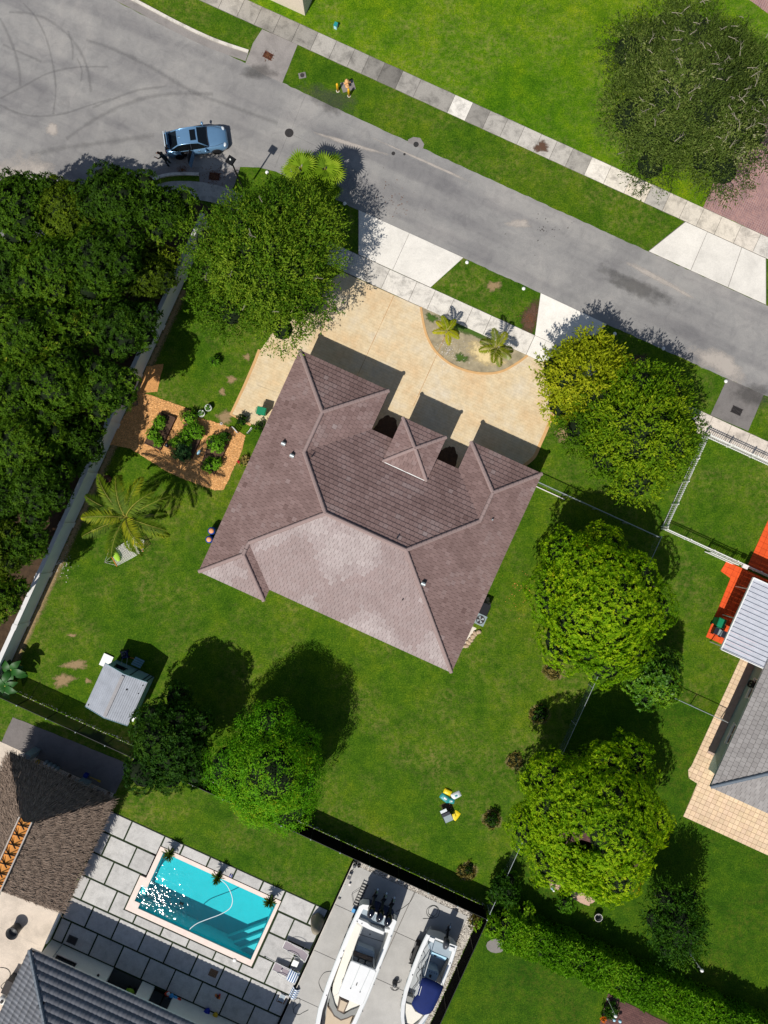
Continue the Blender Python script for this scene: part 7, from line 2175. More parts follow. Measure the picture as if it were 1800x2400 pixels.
def grate(label, c, rz, w=0.75, h=0.5, mat='iron'):
    t = thing('drain_grate', label, 'drain', (c[0], c[1], 0.021), rz)
    MB().box(0, 0, 0.004, w, h, 0.008).build('pit', 'interior_dark', t)
    n = 8
    for i in range(n):
        MB().box(-w / 2 + w * (i + 0.5) / n, 0, 0.014, w / n * 0.5, h, 0.014).build('bar', mat, t)
    for y in (-h / 2, 0, h / 2):
        MB().box(0, y, 0.018, w + 0.06, 0.04, 0.014).build('frame', mat, t)
grate('rusty drain grate on the apron by the upper sidewalk', K(1, 0, 78, 362), UVA - 0.05, 0.7, 0.45, 'rust')
grate('iron drain grate on the stained apron at the right', K(2, 1, 1455, 1003), UVA, 0.8, 0.5)
grate('drain grate under brown leaves on the apron below the car', K(0, 0, 1390, 1145), -0.1, 0.8, 0.5, 'rust')
for i, (c, r, x, y, lb) in enumerate(((2, 1, 665, 505, 'on the shaded verge beside the white apron'), (2, 1, 980, 600, 'at the shaded road edge above the olive tree'), (2, 1, 1385, 812, 'at the verge tip beside the stained drain apron'), (2, 1, 75, 212, 'at the road edge of the small verge island, right end'), (1, 1, 1367, 42, 'at the upper tip of the small verge island'), (1, 0, 72, 1118, 'on the grass corner above the feathery tree'), (1, 0, 575, 1320, 'on the verge right of the fan palm'))):
    g = K(c, r, x, y); o = MB().lathe([(0.13, 0), (0.14, 0.05), (0.1, 0.11), (0.02, 0.13)], 14).build('road_marker', 'white_paint', None, True, (g.x, g.y, 0)); tag(o, 'small white dome marker ' + lb, 'marker', 'white dome markers along the road')
# rear garden lights on thin poles
for lb, bx, by, hx, hy in (('white pole lamp on the lower right lawn', 1160, 1210, 1215, 1300), ('white pole lamp in the flower bed on the brown paving', 620, 1495, 685, 1600)):
    b0 = K(2, 3, bx, by)
    t = thing('garden_lamp', lb, 'lamp', (b0.x, b0.y, 0), 0.3)
    MB().tube([(0, 0, 0), (0, 0, 1.75)], [0.03, 0.025], 8).build('pole', 'white_paint', t)
    MB().lathe([(0.1, 0), (0.08, 0.08), (0.03, 0.12)], 12).build('foot', 'white_paint', t)
    MB().ball((0, 0, 1.84), 0.13, 12, 8).build('globe', 'white_paint', t, True)
    MB().tube([(0, 0, 1.35), (-0.12, 0.06, 1.5)], 0.015, 6).build('arm', 'white_paint', t)
for i, (x, y) in enumerate(((662, 1632), (700, 1640))):
    g = K(2, 3, x, y, 0.5); t = thing('garden_lamp', ('pale globe light low in the flower bed, left of a pair', 'pale globe light low in the flower bed, right of a pair')[i], 'lamp', (g.x, g.y, 0), 0, 'low globe lights')
    MB().tube([(0, 0, 0), (0, 0, 0.4)], 0.02, 6).build('pole', 'galvanised', t); MB().ball((0, 0, 0.5), 0.13, 10, 7).build('globe', 'pale_blue', t, True)

# ------------------------------------------------------------------ trees
WG = 'trees of the thick stand left of the white wall'
wood = [(60, 490, 3.0, 'at the upper left edge of the stand'), (165, 505, 3.2, 'at the top of the stand, third from the right'), (280, 475, 3.1, 'at the top of the stand, below the car'), (388, 500, 2.7, 'in the stand, beside the feathery tree'),
        (30, 640, 3.5, 'second down on the left edge of the stand'), (135, 640, 3.5, 'in the upper middle of the stand'), (235, 610, 3.4, 'in the stand, nearest the bend of the wall top'), (345, 640, 2.8, 'over the upper end of the white wall'),
        (60, 780, 3.6, 'third down on the left edge of the stand'), (165, 760, 3.5, 'in the middle of the stand'), (292, 770, 2.9, 'hanging over the white wall above the wood-chip garden'),
        (40, 910, 3.6, 'in the middle of the left edge of the stand'), (135, 900, 3.4, 'in the stand, left of the wood-chip garden'), (250, 915, 2.5, 'hanging over the wall at the corner of the wood-chip garden'), (60, 1040, 3.4, 'in the lower middle of the stand'), (172, 1035, 2.7, 'at the wall left of the coconut palm'),
        (10, 1150, 3.2, 'low on the left edge of the stand'), (95, 1150, 2.6, 'at the wall, level with the hammock'), (45, 1275, 2.4, 'at the lower end of the stand, by the wall'), (-20, 1290, 2.8, 'at the lower left edge of the stand'), (0, 1395, 2.0, 'lowest of the stand, by the wall end')]
for i, (x, y, r, where) in enumerate(wood):
    R = random.Random(i)
    r *= R.uniform(0.84, 0.97)
    tree('dark green leafy tree ' + where, x, y, 5.0 + R.uniform(-1.3, 1.5), r, r * R.uniform(0.85, 1.1), r * 0.9, ('leaf_wood', 'leaf_wood_deep', 'leaf_wood', 'leaf_wood_olive')[1 if i == 13 else (i * 7 + i // 3) % 4], 'mango', 100 + i, 'broadleaf_tree', WG, 1.35, 0.215, 10, 0.36, 0.76, tone=0.46 + R.uniform(-0.2, 0.16), tone_lobe=0.12, gaps=0.85, lumpa=0.09, lumpf=6.5)
tree('feathery green street tree between the drive and the wood', 628, 618, 5.0, 5.2, 5.4, 3.6, 'leaf_oak', 'spray', 31, 'street_tree', None, 1.45, 0.21, 26, 0.26, 0.88, leafw=0.4, core=0.58, tone=0.5, tone_lobe=0.14, lumpa=0.13, lumpf=5.5, spray=1.0)
gt_ = tree('grey-green oak with bare pale twigs at the upper right', 1622, 222, 4.8, 6.0, 6.6, 3.4, 'leaf_grey_oak', 'spray', 32, 'oak_tree', None, 1.35, 0.2, 24, 0.27, 0.88, tone=0.48, bark='bark_pale', tone_lobe=0.16, core=0.6, lumpa=0.12, lumpf=5.0, spray=1.0)
def bare_twigs(t, zc, rx, ry, rz, n, seed):
    R = random.Random(seed); m = MB()
    for i in range(n):
        a = R.uniform(0, 6.28); q = math.sqrt(R.random()) * 0.88
        z = zc + rz * (0.55 + 0.5 * math.sqrt(max(0, 1 - q * q)))
        p = Vector((rx * q * math.cos(a), ry * q * math.sin(a), z - 0.25))
        d0 = R.uniform(0, 6.28)
        L = R.uniform(0.3, 0.8)
        e = p + Vector((math.cos(d0) * L, math.sin(d0) * L, R.uniform(0.0, 0.4)))
        m.tube([p, p.lerp(e, 0.5) + Vector((0, 0, 0.06)), e], [0.03, 0.018, 0.006], 4)
        for s in (0.4, 0.7):
            w = p.lerp(e, s); d1 = d0 + R.choice((-0.8, 0.8)); l2 = L * 0.4
            m.tube([w, w + Vector((math.cos(d1) * l2, math.sin(d1) * l2, 0.12))], [0.016, 0.005], 4)
    return tag(m.build('bare_twigs', 'bark_pale', t), kind='stuff')
bare_twigs(gt_, 4.8, 5.4, 5.8, 2.75, 70, 4)
bare_twigs([o for o in scene.objects if o.name.startswith('street_tree') and o.parent is None][0], 5.0, 5.2, 5.2, 3.2, 8, 6)
tree('yellow-green tree at the right end of the drive', 1368, 885, 3.8, 3.2, 3.3, 2.5, 'leaf_yellow', 'spray', 33, 'yellow_tree', None, 1.25, 0.25, 14, 0.35, 0.74, leafw=0.42, core=0.8, tone=0.5, tone_lobe=0.14, holes=((0.3, 0.6, 0.5), (0.9, -1.8, 0.5)))
tree('olive green tree between the yellow tree and the picket fence', 1492, 1010, 4.2, 4.7, 4.5, 3.2, 'leaf_olive', 'spray', 34, 'olive_tree', None, 1.45, 0.22, 18, 0.32, 0.78, leafw=0.42, core=0.8, tone=0.45, tone_lobe=0.12)
tree('big rounded mango tree with orange shoots right of the house', 1408, 1412, 4.4, 5.5, 6.0, 4.1, 'leaf_mango', 'mango', 35, 'mango_tree', None, 1.9, 0.185, 16, 0.36, 0.68, tone=0.46, tone_lobe=0.1, lumpa=0.12, lumpf=6.0)
tree('small round glossy tree below the big mango tree', 1532, 1582, 2.8, 2.55, 2.6, 2.2, 'leaf_glossy', 'mango', 36, 'fruit_tree', None, 1.2, 0.25, 9, 0.44, 0.6, tone=0.45)
tree('big mango tree with gaps showing brown ground at the lower right', 1392, 1925, 4.4, 6.0, 6.5, 4.0, 'leaf_mango', 'mango', 37, 'mango_tree', None, 1.75, 0.195, 18, 0.33, 0.72, tone=0.5, tone_lobe=0.09, gaps=0.6, lumpa=0.14, lumpf=5.5, holes=((-1.0, -0.6, 0.7), (0.9, -1.9, 0.5)))
tree('feathery dark young tree beside the white pole lamp', 1580, 2150, 3.2, 2.2, 3.1, 2.4, 'leaf_dark2', 'spray', 38, 'young_tree', None, 0.9, 0.24, 11, 0.34, 0.78, tone=0.5, tone_lobe=0.14)
tree('dense dome-shaped bright green tree above the pool lawn', 630, 1798, 4.4, 4.7, 5.0, 4.0, 'leaf_round', 'fine', 39, 'dome_tree', None, 1.1, 0.19, 12, 0.42, 0.58, tone=0.36, tone_lobe=0.12, gaps=0.05, lumpa=0.11, lumpf=6.0)
tree('dark shaded tree between the shed and the dome-shaped tree', 408, 1735, 4.0, 3.5, 4.1, 3.3, 'leaf_dark', 'mango', 40, 'dark_tree', None, 1.0, 0.24, 13, 0.36, 0.74, gaps=0.7, tone=0.5, tone_lobe=0.16)

# shrubs
def shrub(label, px, py, r, h, mat, seed, name='shrub', L=0.2, dens=1.0, tone=0.45, group=None, kind='rosette', cat='shrub', rx=None, ry=None):
    R = random.Random(seed); g = W(px, py, h * 0.6)
    t = thing(name, label, cat, (g.x, g.y, 0), 0, group)
    rx = rx or r; ry = ry or r
    m = MB()
    for k in range(5):
        a = k * 1.26 + R.random()
        m.tube([(0, 0, 0), (math.cos(a) * r * 0.5, math.sin(a) * r * 0.5, h * 0.7)], [0.03, 0.012], 5)
    m.build('stems', 'bark', t)
    lb = make_lobes(R, rx, ry, h * 0.5, 5, 0.55, 0.55)
    lb = [(x, y, z + h * 0.5, a, b, c) for x, y, z, a, b, c in lb]
    crown_mesh('foliage', t, mat, lb, int(120 * rx * ry * dens) + 12, 8, L, 0.38, seed, kind, tone, 0.1, zmin=-0.2, gaps=0.3, core=0.6)
    return t
shrub('yellow-green bush at the upper end of the hedge', 1215, 2160, 1.6, 2.2, 'leaf_hedge', 50, L=0.25, tone=0.7)
shrub('dark bush between the boat yard corner and the big mango tree', 1185, 2090, 1.5, 2.0, 'leaf_dark2', 51, L=0.25)
shrub('light bush at the corner of the boat yard fence', 1150, 2170, 1.2, 1.6, 'leaf_hedge', 52, L=0.22, tone=0.6)
shrub('dry brown-green bush against the boat yard fence', 1125, 2160, 0.9, 1.0, 'leaf_dry', 53, L=0.2, tone=0.4)
shrub('small leafy bush below the big lower mango tree', 1330, 2120, 0.85, 1.1, 'leaf_veg', 54, L=0.22, tone=0.3)
shrub('low bush at the left eaves behind a white trellis, left one', 568, 985, 0.55, 0.9, 'leaf_dark2', 55, L=0.16)
shrub('low bush at the left eaves behind a white trellis, right one', 608, 1000, 0.5, 0.8, 'leaf_dark2', 56, L=0.16)
shrub('straw-coloured tuft beside the red ball', 575, 1080, 0.45, 0.4, 'leaf_dry', 57, L=0.18, tone=0.8)
shrub('lone small shrub on the side lawn', 505, 845, 0.5, 0.7, 'leaf_veg', 58, L=0.18, tone=0.15)
# young plants in rings of dry grass
def ring_plant(label, c, r, plant, seed, tone=0.3):
    blob('dry_ring', c, r * 0.85, r * 0.8, 0.007, 'bare_soft', seed, 0.12)
    if plant:
        shrub(label, plant[0], plant[1], plant[2], plant[3], 'leaf_dark2', seed, 'young_plant', 0.16, 1.4, tone, 'young plants in dry rings', cat='plant')
ring_plant('young plant in the dry ring nearest the bags on the lawn', W(1153, 1920), 1.0, (1155, 1922, 0.5, 1.1), 61)
ring_plant('tiny young plant in the dry ring near the black fence', W(1097, 2042), 0.95, (1098, 2040, 0.28, 0.45), 62)
ring_plant('bushy young plant in the dry ring between the mango trees', W(1264, 1675), 1.0, (1270, 1673, 0.62, 0.9), 63)
ring_plant('', W(1205, 1785), 0.85, None, 64)
ring_plant('', W(1298, 1571), 1.1, None, 65)
for i, (x, y, r, lb) in enumerate(((1153, 1920, 0.8, 'round clump of dry grass around the young plant nearest the bags'), (1097, 2042, 0.78, 'round clump of dry grass near the black fence'), (1264, 1675, 0.8, 'round clump of dry grass between the mango trees'), (1205, 1785, 0.7, 'bare round clump of dry grass left of the lower mango tree'), (1298, 1571, 0.85, 'round clump of dry grass at the foot of the big upper mango tree'))):
    shrub(lb, x, y, r, 0.22, 'leaf_dry', 400 + i, 'dry_grass_clump', 0.16, 1.6, 0.35, 'clumps of dry grass on the right of the lawn', cat='grass clump')
# brown ground seen under the lower mango tree
blob('bare_ground', W(1390, 2000), 3.6, 2.6, 0.008, 'brown_paver', 66, 0.2)
blob('bare_ground', W(1365, 2105), 0.9, 0.4, 0.012, 'brown_pale', 67, 0.2, rot=UVA)
blob('bare_ground', W(1300, 2078), 0.5, 0.25, 0.013, 'brown_pale', 68, 0.2, rot=UVA)

# hedge
def hedge(label, a, b, w, h, mat, seed, L=0.24):
    A, B = Vector(a[:2]), Vector(b[:2])
    t = thing('hedge', label, 'hedge', (A.x, A.y, 0), math.atan2((B - A).y, (B - A).x))
    n = (B - A).length
    RG = np.random.default_rng(seed)
    cnt = int(n * (w + 2 * h) * 60)
    sx = RG.random(cnt) * n
    per = w + 1.4 * h
    q = RG.random(cnt) * per
    y = np.where(q < w, q - w / 2, np.where(q < w + 0.7 * h, -w / 2, w / 2))
    z = np.where(q < w, h, RG.random(cnt) * h)
    edge = np.minimum(w / 2 - np.abs(y), 0.35)
    z = np.where(q < w, h - 0.25 * (1 - edge / 0.35) ** 2, z)
    wob = 0.16 * np.sin(sx * 1.9) + 0.12 * np.sin(sx * 4.3 + y * 2)
    z = z + wob * (z / h); y = y * (1 + 0.08 * np.sin(sx * 2.7 + 1))
    P = np.stack([sx, y, z], 1) + RG.normal(0, 0.07, (cnt, 3))
    nr = np.stack([0 * sx, np.where(q < w, y * 0.4, np.sign(y)), np.where(q < w, 1.0, 0.25)], 1)
    per_l = 5
    base = np.repeat(P, per_l, 0); nn = np.repeat(nr, per_l, 0)
    dd = unit(nn * 0.5 + RG.normal(size=base.shape) * 0.8)
    LL = L * RG.uniform(0.6, 1.2, len(base))
    Q = leaf_quads(base, dd, unit(nn + 0.5 * RG.normal(size=base.shape)), LL, LL * 0.4)
    tone = np.repeat(0.45 + 0.18 * np.sin(sx * 1.3) * np.sin(sx * 0.37 + 1) + RG.normal(0, 0.1, cnt), per_l) + RG.normal(0, 0.06, len(base))
    quads_mesh('foliage', Q, mat, t, tone)
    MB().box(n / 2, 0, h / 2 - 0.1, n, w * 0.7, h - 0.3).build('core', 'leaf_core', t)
    m = MB()
    for i in range(int(n / 1.2)):
        m.tube([(0.6 + i * 1.2, 0, 0), (0.6 + i * 1.2, 0, h * 0.5)], 0.05, 5)
    m.build('stems', 'bark', t)
    return t
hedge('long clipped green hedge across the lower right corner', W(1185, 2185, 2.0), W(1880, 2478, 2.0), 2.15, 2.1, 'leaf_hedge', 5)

# ------------------------------------------------------------------ palms
def frond(R, L, az, el, droop, nleaf, ll, lw, twist=0.0):
    """points of one feather frond: rachis path and leaflet quads"""
    pts = []; p = np.zeros(3); e = el
    n = 12
    for i in range(n + 1):
        pts.append(p.copy())
        p = p + (L / n) * np.array([math.cos(az) * math.cos(e), math.sin(az) * math.cos(e), math.sin(e)])
        e -= droop / n * (0.5 + 1.2 * i / n)
        az += twist / n
    pts = np.array(pts)
    b = []; d = []; nr = []; ls = []
    side = np.array([-math.sin(az), math.cos(az), 0])
    for k in range(nleaf):
        t = 0.12 + 0.88 * k / nleaf
        x = t * n; i = min(int(x), n - 1); q = pts[i] + (pts[i + 1] - pts[i]) * (x - i)
        tan = (pts[i + 1] - pts[i]); tan = tan / np.linalg.norm(tan)
        env = math.sin(math.pi * min(1, 0.12 + t * 0.9)) ** 0.6
        for s in (-1, 1):
            dirv = side * s * 0.85 + tan * (0.5 + 0.5 * t) + np.array([0, 0, -0.35 + R.uniform(-0.12, 0.12)]) + np.array([R.uniform(-0.08, 0.08) for _ in range(3)])
            b.append(q); d.append(dirv); nr.append(np.array([0, 0, 1.0]) + side * s * 0.4); ls.append(ll * env * R.uniform(0.85, 1.1))
    b = np.array(b); d = np.array(d); nr = np.array(nr); ls = np.array(ls)
    return pts, leaf_quads(b, d, nr, ls, np.full(len(ls), lw))
def feather_palm(label, px, py, zc, L, nf, mat, seed, trunk_r=0.14, els=(-0.1, 1.2), droop=1.5, ll=0.6, lw=0.06, nleaf=46, name='palm_tree', trunk_mat='bark_pale', base=None, tone=0.5, skip=()):
    R = random.Random(seed); g = W(px, py, zc)
    bx = (g.x, g.y) if base is None else base
    t = thing(name, label, 'palm', (bx[0], bx[1], 0))
    off = Vector((g.x - bx[0], g.y - bx[1], zc))
    path = [(off.x * (k / 8) ** 1.6, off.y * (k / 8) ** 1.6, zc * k / 8) for k in range(9)]
    MB().tube(path, [trunk_r * (1.5 if k == 0 else 1.1 - 0.05 * k) for k in range(9)], 10).build('trunk', trunk_mat, t, True)
    for k in range(nf):
        az = 2 * math.pi * k * 0.381966 + R.uniform(-0.15, 0.15)
        el = els[0] + (els[1] - els[0]) * (k / nf) ** 0.8
        lf = L * R.uniform(0.88, 1.06)
        pts, Q = frond(R, lf, az, el, droop * R.uniform(0.8, 1.15), nleaf, ll, lw, R.uniform(-0.3, 0.3))
        pts = pts + np.array(off); Q = Q + np.array(off)
        f = quads_mesh('frond', Q, mat, t, np.clip(np.full(len(Q), tone + R.uniform(-0.3, 0.3)) + np.random.default_rng(k).normal(0, 0.08, len(Q)), 0, 1))
        MB().tube([tuple(p) for p in pts], [0.035 * (1 - 0.07 * i) for i in range(len(pts))], 5).build('rachis', 'palm_stalk', f)
    return t
feather_palm('coconut palm with long arching fronds beside the white wall', 295, 1212, 5.2, 3.7, 20, 'leaf_palm', 5, 0.16, (-0.2, 1.2), 1.7, 0.72, 0.075, 40, tone=0.45)
feather_palm('yellowish young palm at the left of the planting bed', 1048, 775, 1.5, 1.25, 7, 'leaf_young_palm', 7, 0.08, (0.1, 1.1), 1.3, 0.36, 0.07, 24, tone=0.5)
feather_palm('larger young palm on the sand of the planting bed', 1163, 815, 1.9, 1.55, 8, 'leaf_young_palm2', 8, 0.1, (0.0, 1.1), 1.4, 0.5, 0.055, 32, tone=0.45)
def fan_palm(label, px, py, zc, heads, seed, mat='leaf_fan'):
    R = random.Random(seed)
    g = W(px, py, zc)
    t = thing('fan_palm', label, 'palm', (g.x, g.y, 0))
    for hx, hy, hz, r, nf in heads:
        MB().tube([(hx * 0.3, hy * 0.3, 0), (hx * 0.7, hy * 0.7, hz * 0.5), (hx, hy, hz)], [0.13, 0.1, 0.09], 8).build('trunk', 'bark', t, True)
        for k in range(nf):
            az = 2.39996 * k + R.uniform(-0.2, 0.2); el = -0.3 + 1.75 * (k / nf)
            st = r * R.uniform(0.45, 0.6) * (1 - 0.75 * (k / nf) ** 1.5)
            c = np.array([hx + math.cos(az) * math.cos(el) * st, hy + math.sin(az) * math.cos(el) * st, hz + math.sin(el) * st])
            fd = np.array([math.cos(az) * math.cos(el * 0.4), math.sin(az) * math.cos(el * 0.4), math.sin(el * 0.4) - 0.1])
            side = np.array([-math.sin(az), math.cos(az), 0]); up = np.cross(fd, side)
            if up[2] < 0: up = -up
            n = 13
            aa = np.linspace(-1.45, 1.45, n)
            dv = np.cos(aa)[:, None] * fd + np.sin(aa)[:, None] * side - 0.15 * np.abs(np.sin(aa))[:, None] * up
            LL = r * 0.62 * R.uniform(0.85, 1.1) * (1 - 0.12 * np.abs(aa))
            Q = leaf_quads(np.tile(c, (n, 1)), dv, np.tile(up, (n, 1)), LL, LL * 0.14)
            f = quads_mesh('leaf', Q, mat, t, np.clip(np.full(n, R.uniform(0.15, 0.85)) + np.random.default_rng(k).normal(0, 0.06, n), 0, 1))
            MB().tube([(hx, hy, hz), tuple(c)], [0.025, 0.015], 5).build('stalk', 'palm_stalk', f)
fan_palm('clump of fan palms beside the road at the feathery tree', 742, 412, 3.2, ((-1.1, 0.45, 3.3, 1.45, 15), (0.6, 0.45, 3.0, 1.5, 16), (0.5, -0.7, 2.6, 1.35, 14), (-0.3, -0.3, 2.8, 1.3, 12)), 3)
# bananas at the left edge
def banana(label, px, py, seed):
    R = random.Random(seed); g = W(px, py, 1.6)
    t = thing('banana_plant', label, 'banana plant', (g.x, g.y, 0))
    MB().tube([(0, 0, 0), (0.03, 0.02, 1.4)], [0.13, 0.08], 8).build('stem', 'palm_stalk', t)
    for k in range(9):
        az = 2.4 * k + R.uniform(-0.2, 0.2); el = R.uniform(0.2, 1.0); L = R.uniform(1.0, 1.5)
        secs = []
        p = Vector((0, 0, 1.35)); e = el
        for i in range(7):
            w = 0.26 * math.sin(math.pi * (0.08 + 0.9 * i / 6)) + 0.01
            sd = Vector((-math.sin(az), math.cos(az), 0)) * w
            secs.append([p - sd + Vector((0, 0, 0.05)), p, p + sd + Vector((0, 0, 0.05))])
            p = p + Vector((math.cos(az) * math.cos(e), math.sin(az) * math.cos(e), math.sin(e))) * (L / 6); e -= 0.3
        MB().loft(secs).build('leaf', 'banana_leaf', t, True)
banana('banana plant at the lower end of the white wall, upper one', 22, 1572, 1)
banana('banana plant at the lower end of the white wall, lower one', 8, 1610, 2)

# ------------------------------------------------------------------ garden
GB = lambda x, y, z=0: W(300 + x / 5.184, 900 + y / 5.184, z)
pebbles('wood_chips', [tuple(p[:2]) for p in garden_w], 12000, 0.025, 0.06, 'mulch_chip', None, 11, z=0.02, squash=0.35, tone=0.5)
def bed_frame(label, pts, h=0.3):
    P = [GB(x, y, h) for x, y in pts]
    c = sum((p for p in P), Vector()) / 4
    t = thing('raised_bed', label, 'garden bed', (c.x, c.y, 0))
    L = [Vector((p.x - c.x, p.y - c.y)) for p in P]
    MB().prism(ccw([tuple(q * 0.97) for q in L]), 0.0, h - 0.06).build('soil', 'soil', t)
    for i in range(4):
        a, b = L[i], L[(i + 1) % 4]
        m = (a + b) / 2
        MB().box(m.x, m.y, h / 2, (b - a).length + 0.05, 0.06, h, math.atan2((b - a).y, (b - a).x)).build('board', 'wood_brown', t)
bed_frame('raised wooden bed nearest the white wall', [(385, 345), (572, 412), (385, 800), (200, 718)])
bed_frame('raised wooden bed in the middle of the wood-chip garden', [(700, 480), (920, 560), (770, 900), (570, 830)])
bed_frame('raised wooden bed nearest the house', [(1010, 630), (1205, 735), (1045, 1090), (875, 1020)])
veg = [(385, 455, 0.5, 0.75, 'leaf_veg', 'bushy green vegetable at the top of the bed nearest the wall'), (300, 600, 0.45, 0.55, 'leaf_veg', 'pale leafy vegetable in the bed nearest the wall'), (370, 700, 0.35, 0.4, 'leaf_veg', 'low vegetable at the bottom of the bed nearest the wall'),
       (760, 410, 0.5, 0.8, 'leaf_veg', 'tall leafy plant at the upper end of the middle bed'), (800, 560, 0.62, 0.9, 'leaf_veg', 'broad leafy plant in the middle bed, near its top'), (690, 640, 0.6, 0.9, 'leaf_veg', 'leafy plant in the middle of the middle bed'), (870, 600, 0.42, 0.8, 'leaf_veg', 'leafy plant on the right side of the middle bed'), (660, 820, 0.72, 1.0, 'leaf_bluegreen', 'blue-green bushy plant at the lower end of the middle bed'), (570, 715, 0.4, 0.5, 'leaf_veg', 'small plant spilling from the left of the middle bed'),
       (1080, 730, 0.68, 0.9, 'leaf_veg', 'bright green bushy plant at the top of the bed nearest the house'), (1180, 640, 0.4, 0.9, 'leaf_dark2', 'dark leafy plant at the corner of the bed nearest the house'), (985, 980, 0.5, 0.6, 'leaf_veg', 'leafy plant at the bottom of the bed nearest the house'), (1080, 960, 0.4, 0.6, 'leaf_veg', 'small plant beside it at the bottom right of that bed'), (680, 370, 0.3, 0.4, 'leaf_dry', 'yellowish tuft above the middle bed')]
for i, (x, y, r, h, mt, lb) in enumerate(veg):
    p = GB(x, y, h * 0.6); px = 300 + x / 5.184; py = 900 + y / 5.184
    shrub(lb, px, py, r * 1.2, h + 0.25, mt, 300 + i, 'vegetable_plant', 0.17, 2.0, 0.5, 'vegetable plants in the wood-chip garden', cat='plant')
for i, (x, y, lb) in enumerate(((890, 358, 'white tub of plants beside the garden, left one'), (975, 288, 'white tub of plants beside the garden, right one'))):
    g = GB(x, y, 0.35); t = thing('plant_tub', lb, 'tub', (g.x, g.y, 0), 0, 'white plant tubs')
    MB().lathe([(0.2, 0), (0.27, 0.36), (0.25, 0.36), (0.23, 0.3), (0.01, 0.3)], 18).build('tub', 'white_paint', t, True)
    crown_mesh('plant', t, 'leaf_veg', [(0, 0, 0.4, 0.16, 0.16, 0.2)], 26, 7, 0.12, 0.4, 70 + i, 'rosette', 0.3, core=0)
g = GB(862, 830, 0.3); t = thing('cool_box', 'small pale blue rounded box on a stake in the garden', 'box', (g.x, g.y, 0), UVA + math.radians(-2) + math.pi / 2)
MB().tube([(0, 0, 0), (0, 0, 0.3)], 0.03, 6).build('stake', 'galvanised', t); MB().ball((0, 0, 0.36), (0.22, 0.11, 0.09), 14, 8).build('shell', 'pale_blue', t, True)
g = GB(472, 745, 0.15); t = thing('planter_box', 'small black box with a white tag on the wood chips', 'box', (g.x, g.y, 0.02), UVA)
MB().box(0, 0, 0.12, 0.28, 0.28, 0.24).build('box', 'black_plastic', t); MB().box(0, 0, 0.25, 0.05, 0.16, 0.01, 0.4).build('tag', 'white_paint', t)
g = GB(1345, 945, 0.13); o = thing('ball', 'red ball on the grass between garden and house', 'ball', (g.x, g.y, 0)); MB().ball((0, 0, 0.13), 0.13, 16, 10).build('skin', 'red', o, True); MB().lathe([(0.015, 0.255), (0.01, 0.266)], 8).build('valve', 'interior_dark', o)
g = GB(1135, 483); o = thing('sprinkler_ring', 'small pale ring on the bare patch above the garden', 'ring', (g.x, g.y, 0.01)); MB().tube([(0.08 * math.cos(a), 0.08 * math.sin(a), 0.03) for a in [2 * math.pi * k / 14 for k in range(15)]], 0.025, 6).build('ring', 'white_trim', o, True); MB().lathe([(0.03, 0), (0.03, 0.06)], 8).build('head', 'iron', o)
for i, (a, b, lb) in enumerate((((1265, 520), (1325, 590), 'white slatted trellis end at the left bush by the eaves'), ((1500, 530), (1450, 598), 'white slatted trellis end at the right bush by the eaves'))):
    p, q = GB(*a, 0.5), GB(*b, 0.5); m_ = (p + q) / 2
    t = thing('trellis', lb, 'trellis', (m_.x, m_.y, 0), math.atan2((q - p).y, (q - p).x), 'white trellises')
    for z in (0.15, 0.35, 0.55):
        MB().box(0, 0, z, (q - p).length, 0.03, 0.07).build('slat', 'white_paint', t)
    for x in (-0.25, 0.25):
        MB().box(x, 0, 0.32, 0.05, 0.05, 0.64).build('post', 'white_paint', t)
# terracotta pot by the wall, under the palm
g = K(0, 1, 708, 1445); t = thing('clay_pot', 'round clay pot beside the wall under the coconut palm', 'pot', (g.x, g.y, 0)); MB().lathe([(0.2, 0), (0.28, 0.35), (0.3, 0.38), (0.24, 0.38), (0.2, 0.3), (0.01, 0.3)], 18).build('pot', 'rust', t, True); MB().lathe([(0.2, 0.31), (0.01, 0.32)], 12).build('soil', 'soil', t)
# hammock
ha, hb = K(0, 2, 735, 300, 0.6), K(0, 2, 905, 205, 0.6)
hm = (ha + hb) / 2
hr_ = math.atan2((hb - ha).y, (hb - ha).x); HL = (hb - ha).length
ham = thing('hammock', 'white rope hammock with a lime pillow under the coconut palm', 'hammock', (hm.x, hm.y, 0), hr_)
net = MB()
zf = lambda x: 0.45 + 0.32 * (2 * x / HL) ** 2
for j in range(15):
    y = -0.62 + j * 1.24 / 14
    net.tube([(x, y, zf(x)) for x in [-HL / 2 + HL * k / 12 for k in range(13)]], 0.018, 4)
for k in range(26):
    x = -HL / 2 + HL * k / 25
    net.tube([(x, y, zf(x) + 0.004) for y in (-0.62, 0, 0.62)], 0.016, 4)
net.build('net', 'rope_white', ham)
for s in (-1, 1):
    x = s * HL / 2
    MB().tube([(x, -0.68, zf(x)), (x, 0.68, zf(x))], 0.03, 8).build('spreader_bar', 'orange_bar', ham)
    for y in (-0.6, -0.2, 0.2, 0.6):
        MB().tube([(x, y, zf(x)), (x + s * 0.55, 0, zf(x) + 0.3)], 0.01, 4).build('rope', 'rope_white', ham)
    MB().tube([(x + s * 0.55, 0, zf(x) + 0.32), (x + s * 0.75, 0, 0.0)], 0.035, 6).build('stand_post', 'wood_brown', ham)
p = MB(); p.ball((-HL / 2 + 0.32, 0.02, zf(-HL / 2 + 0.32) + 0.1), (0.22, 0.45, 0.1), 14, 8); p.build('pillow', 'lime', ham, True)

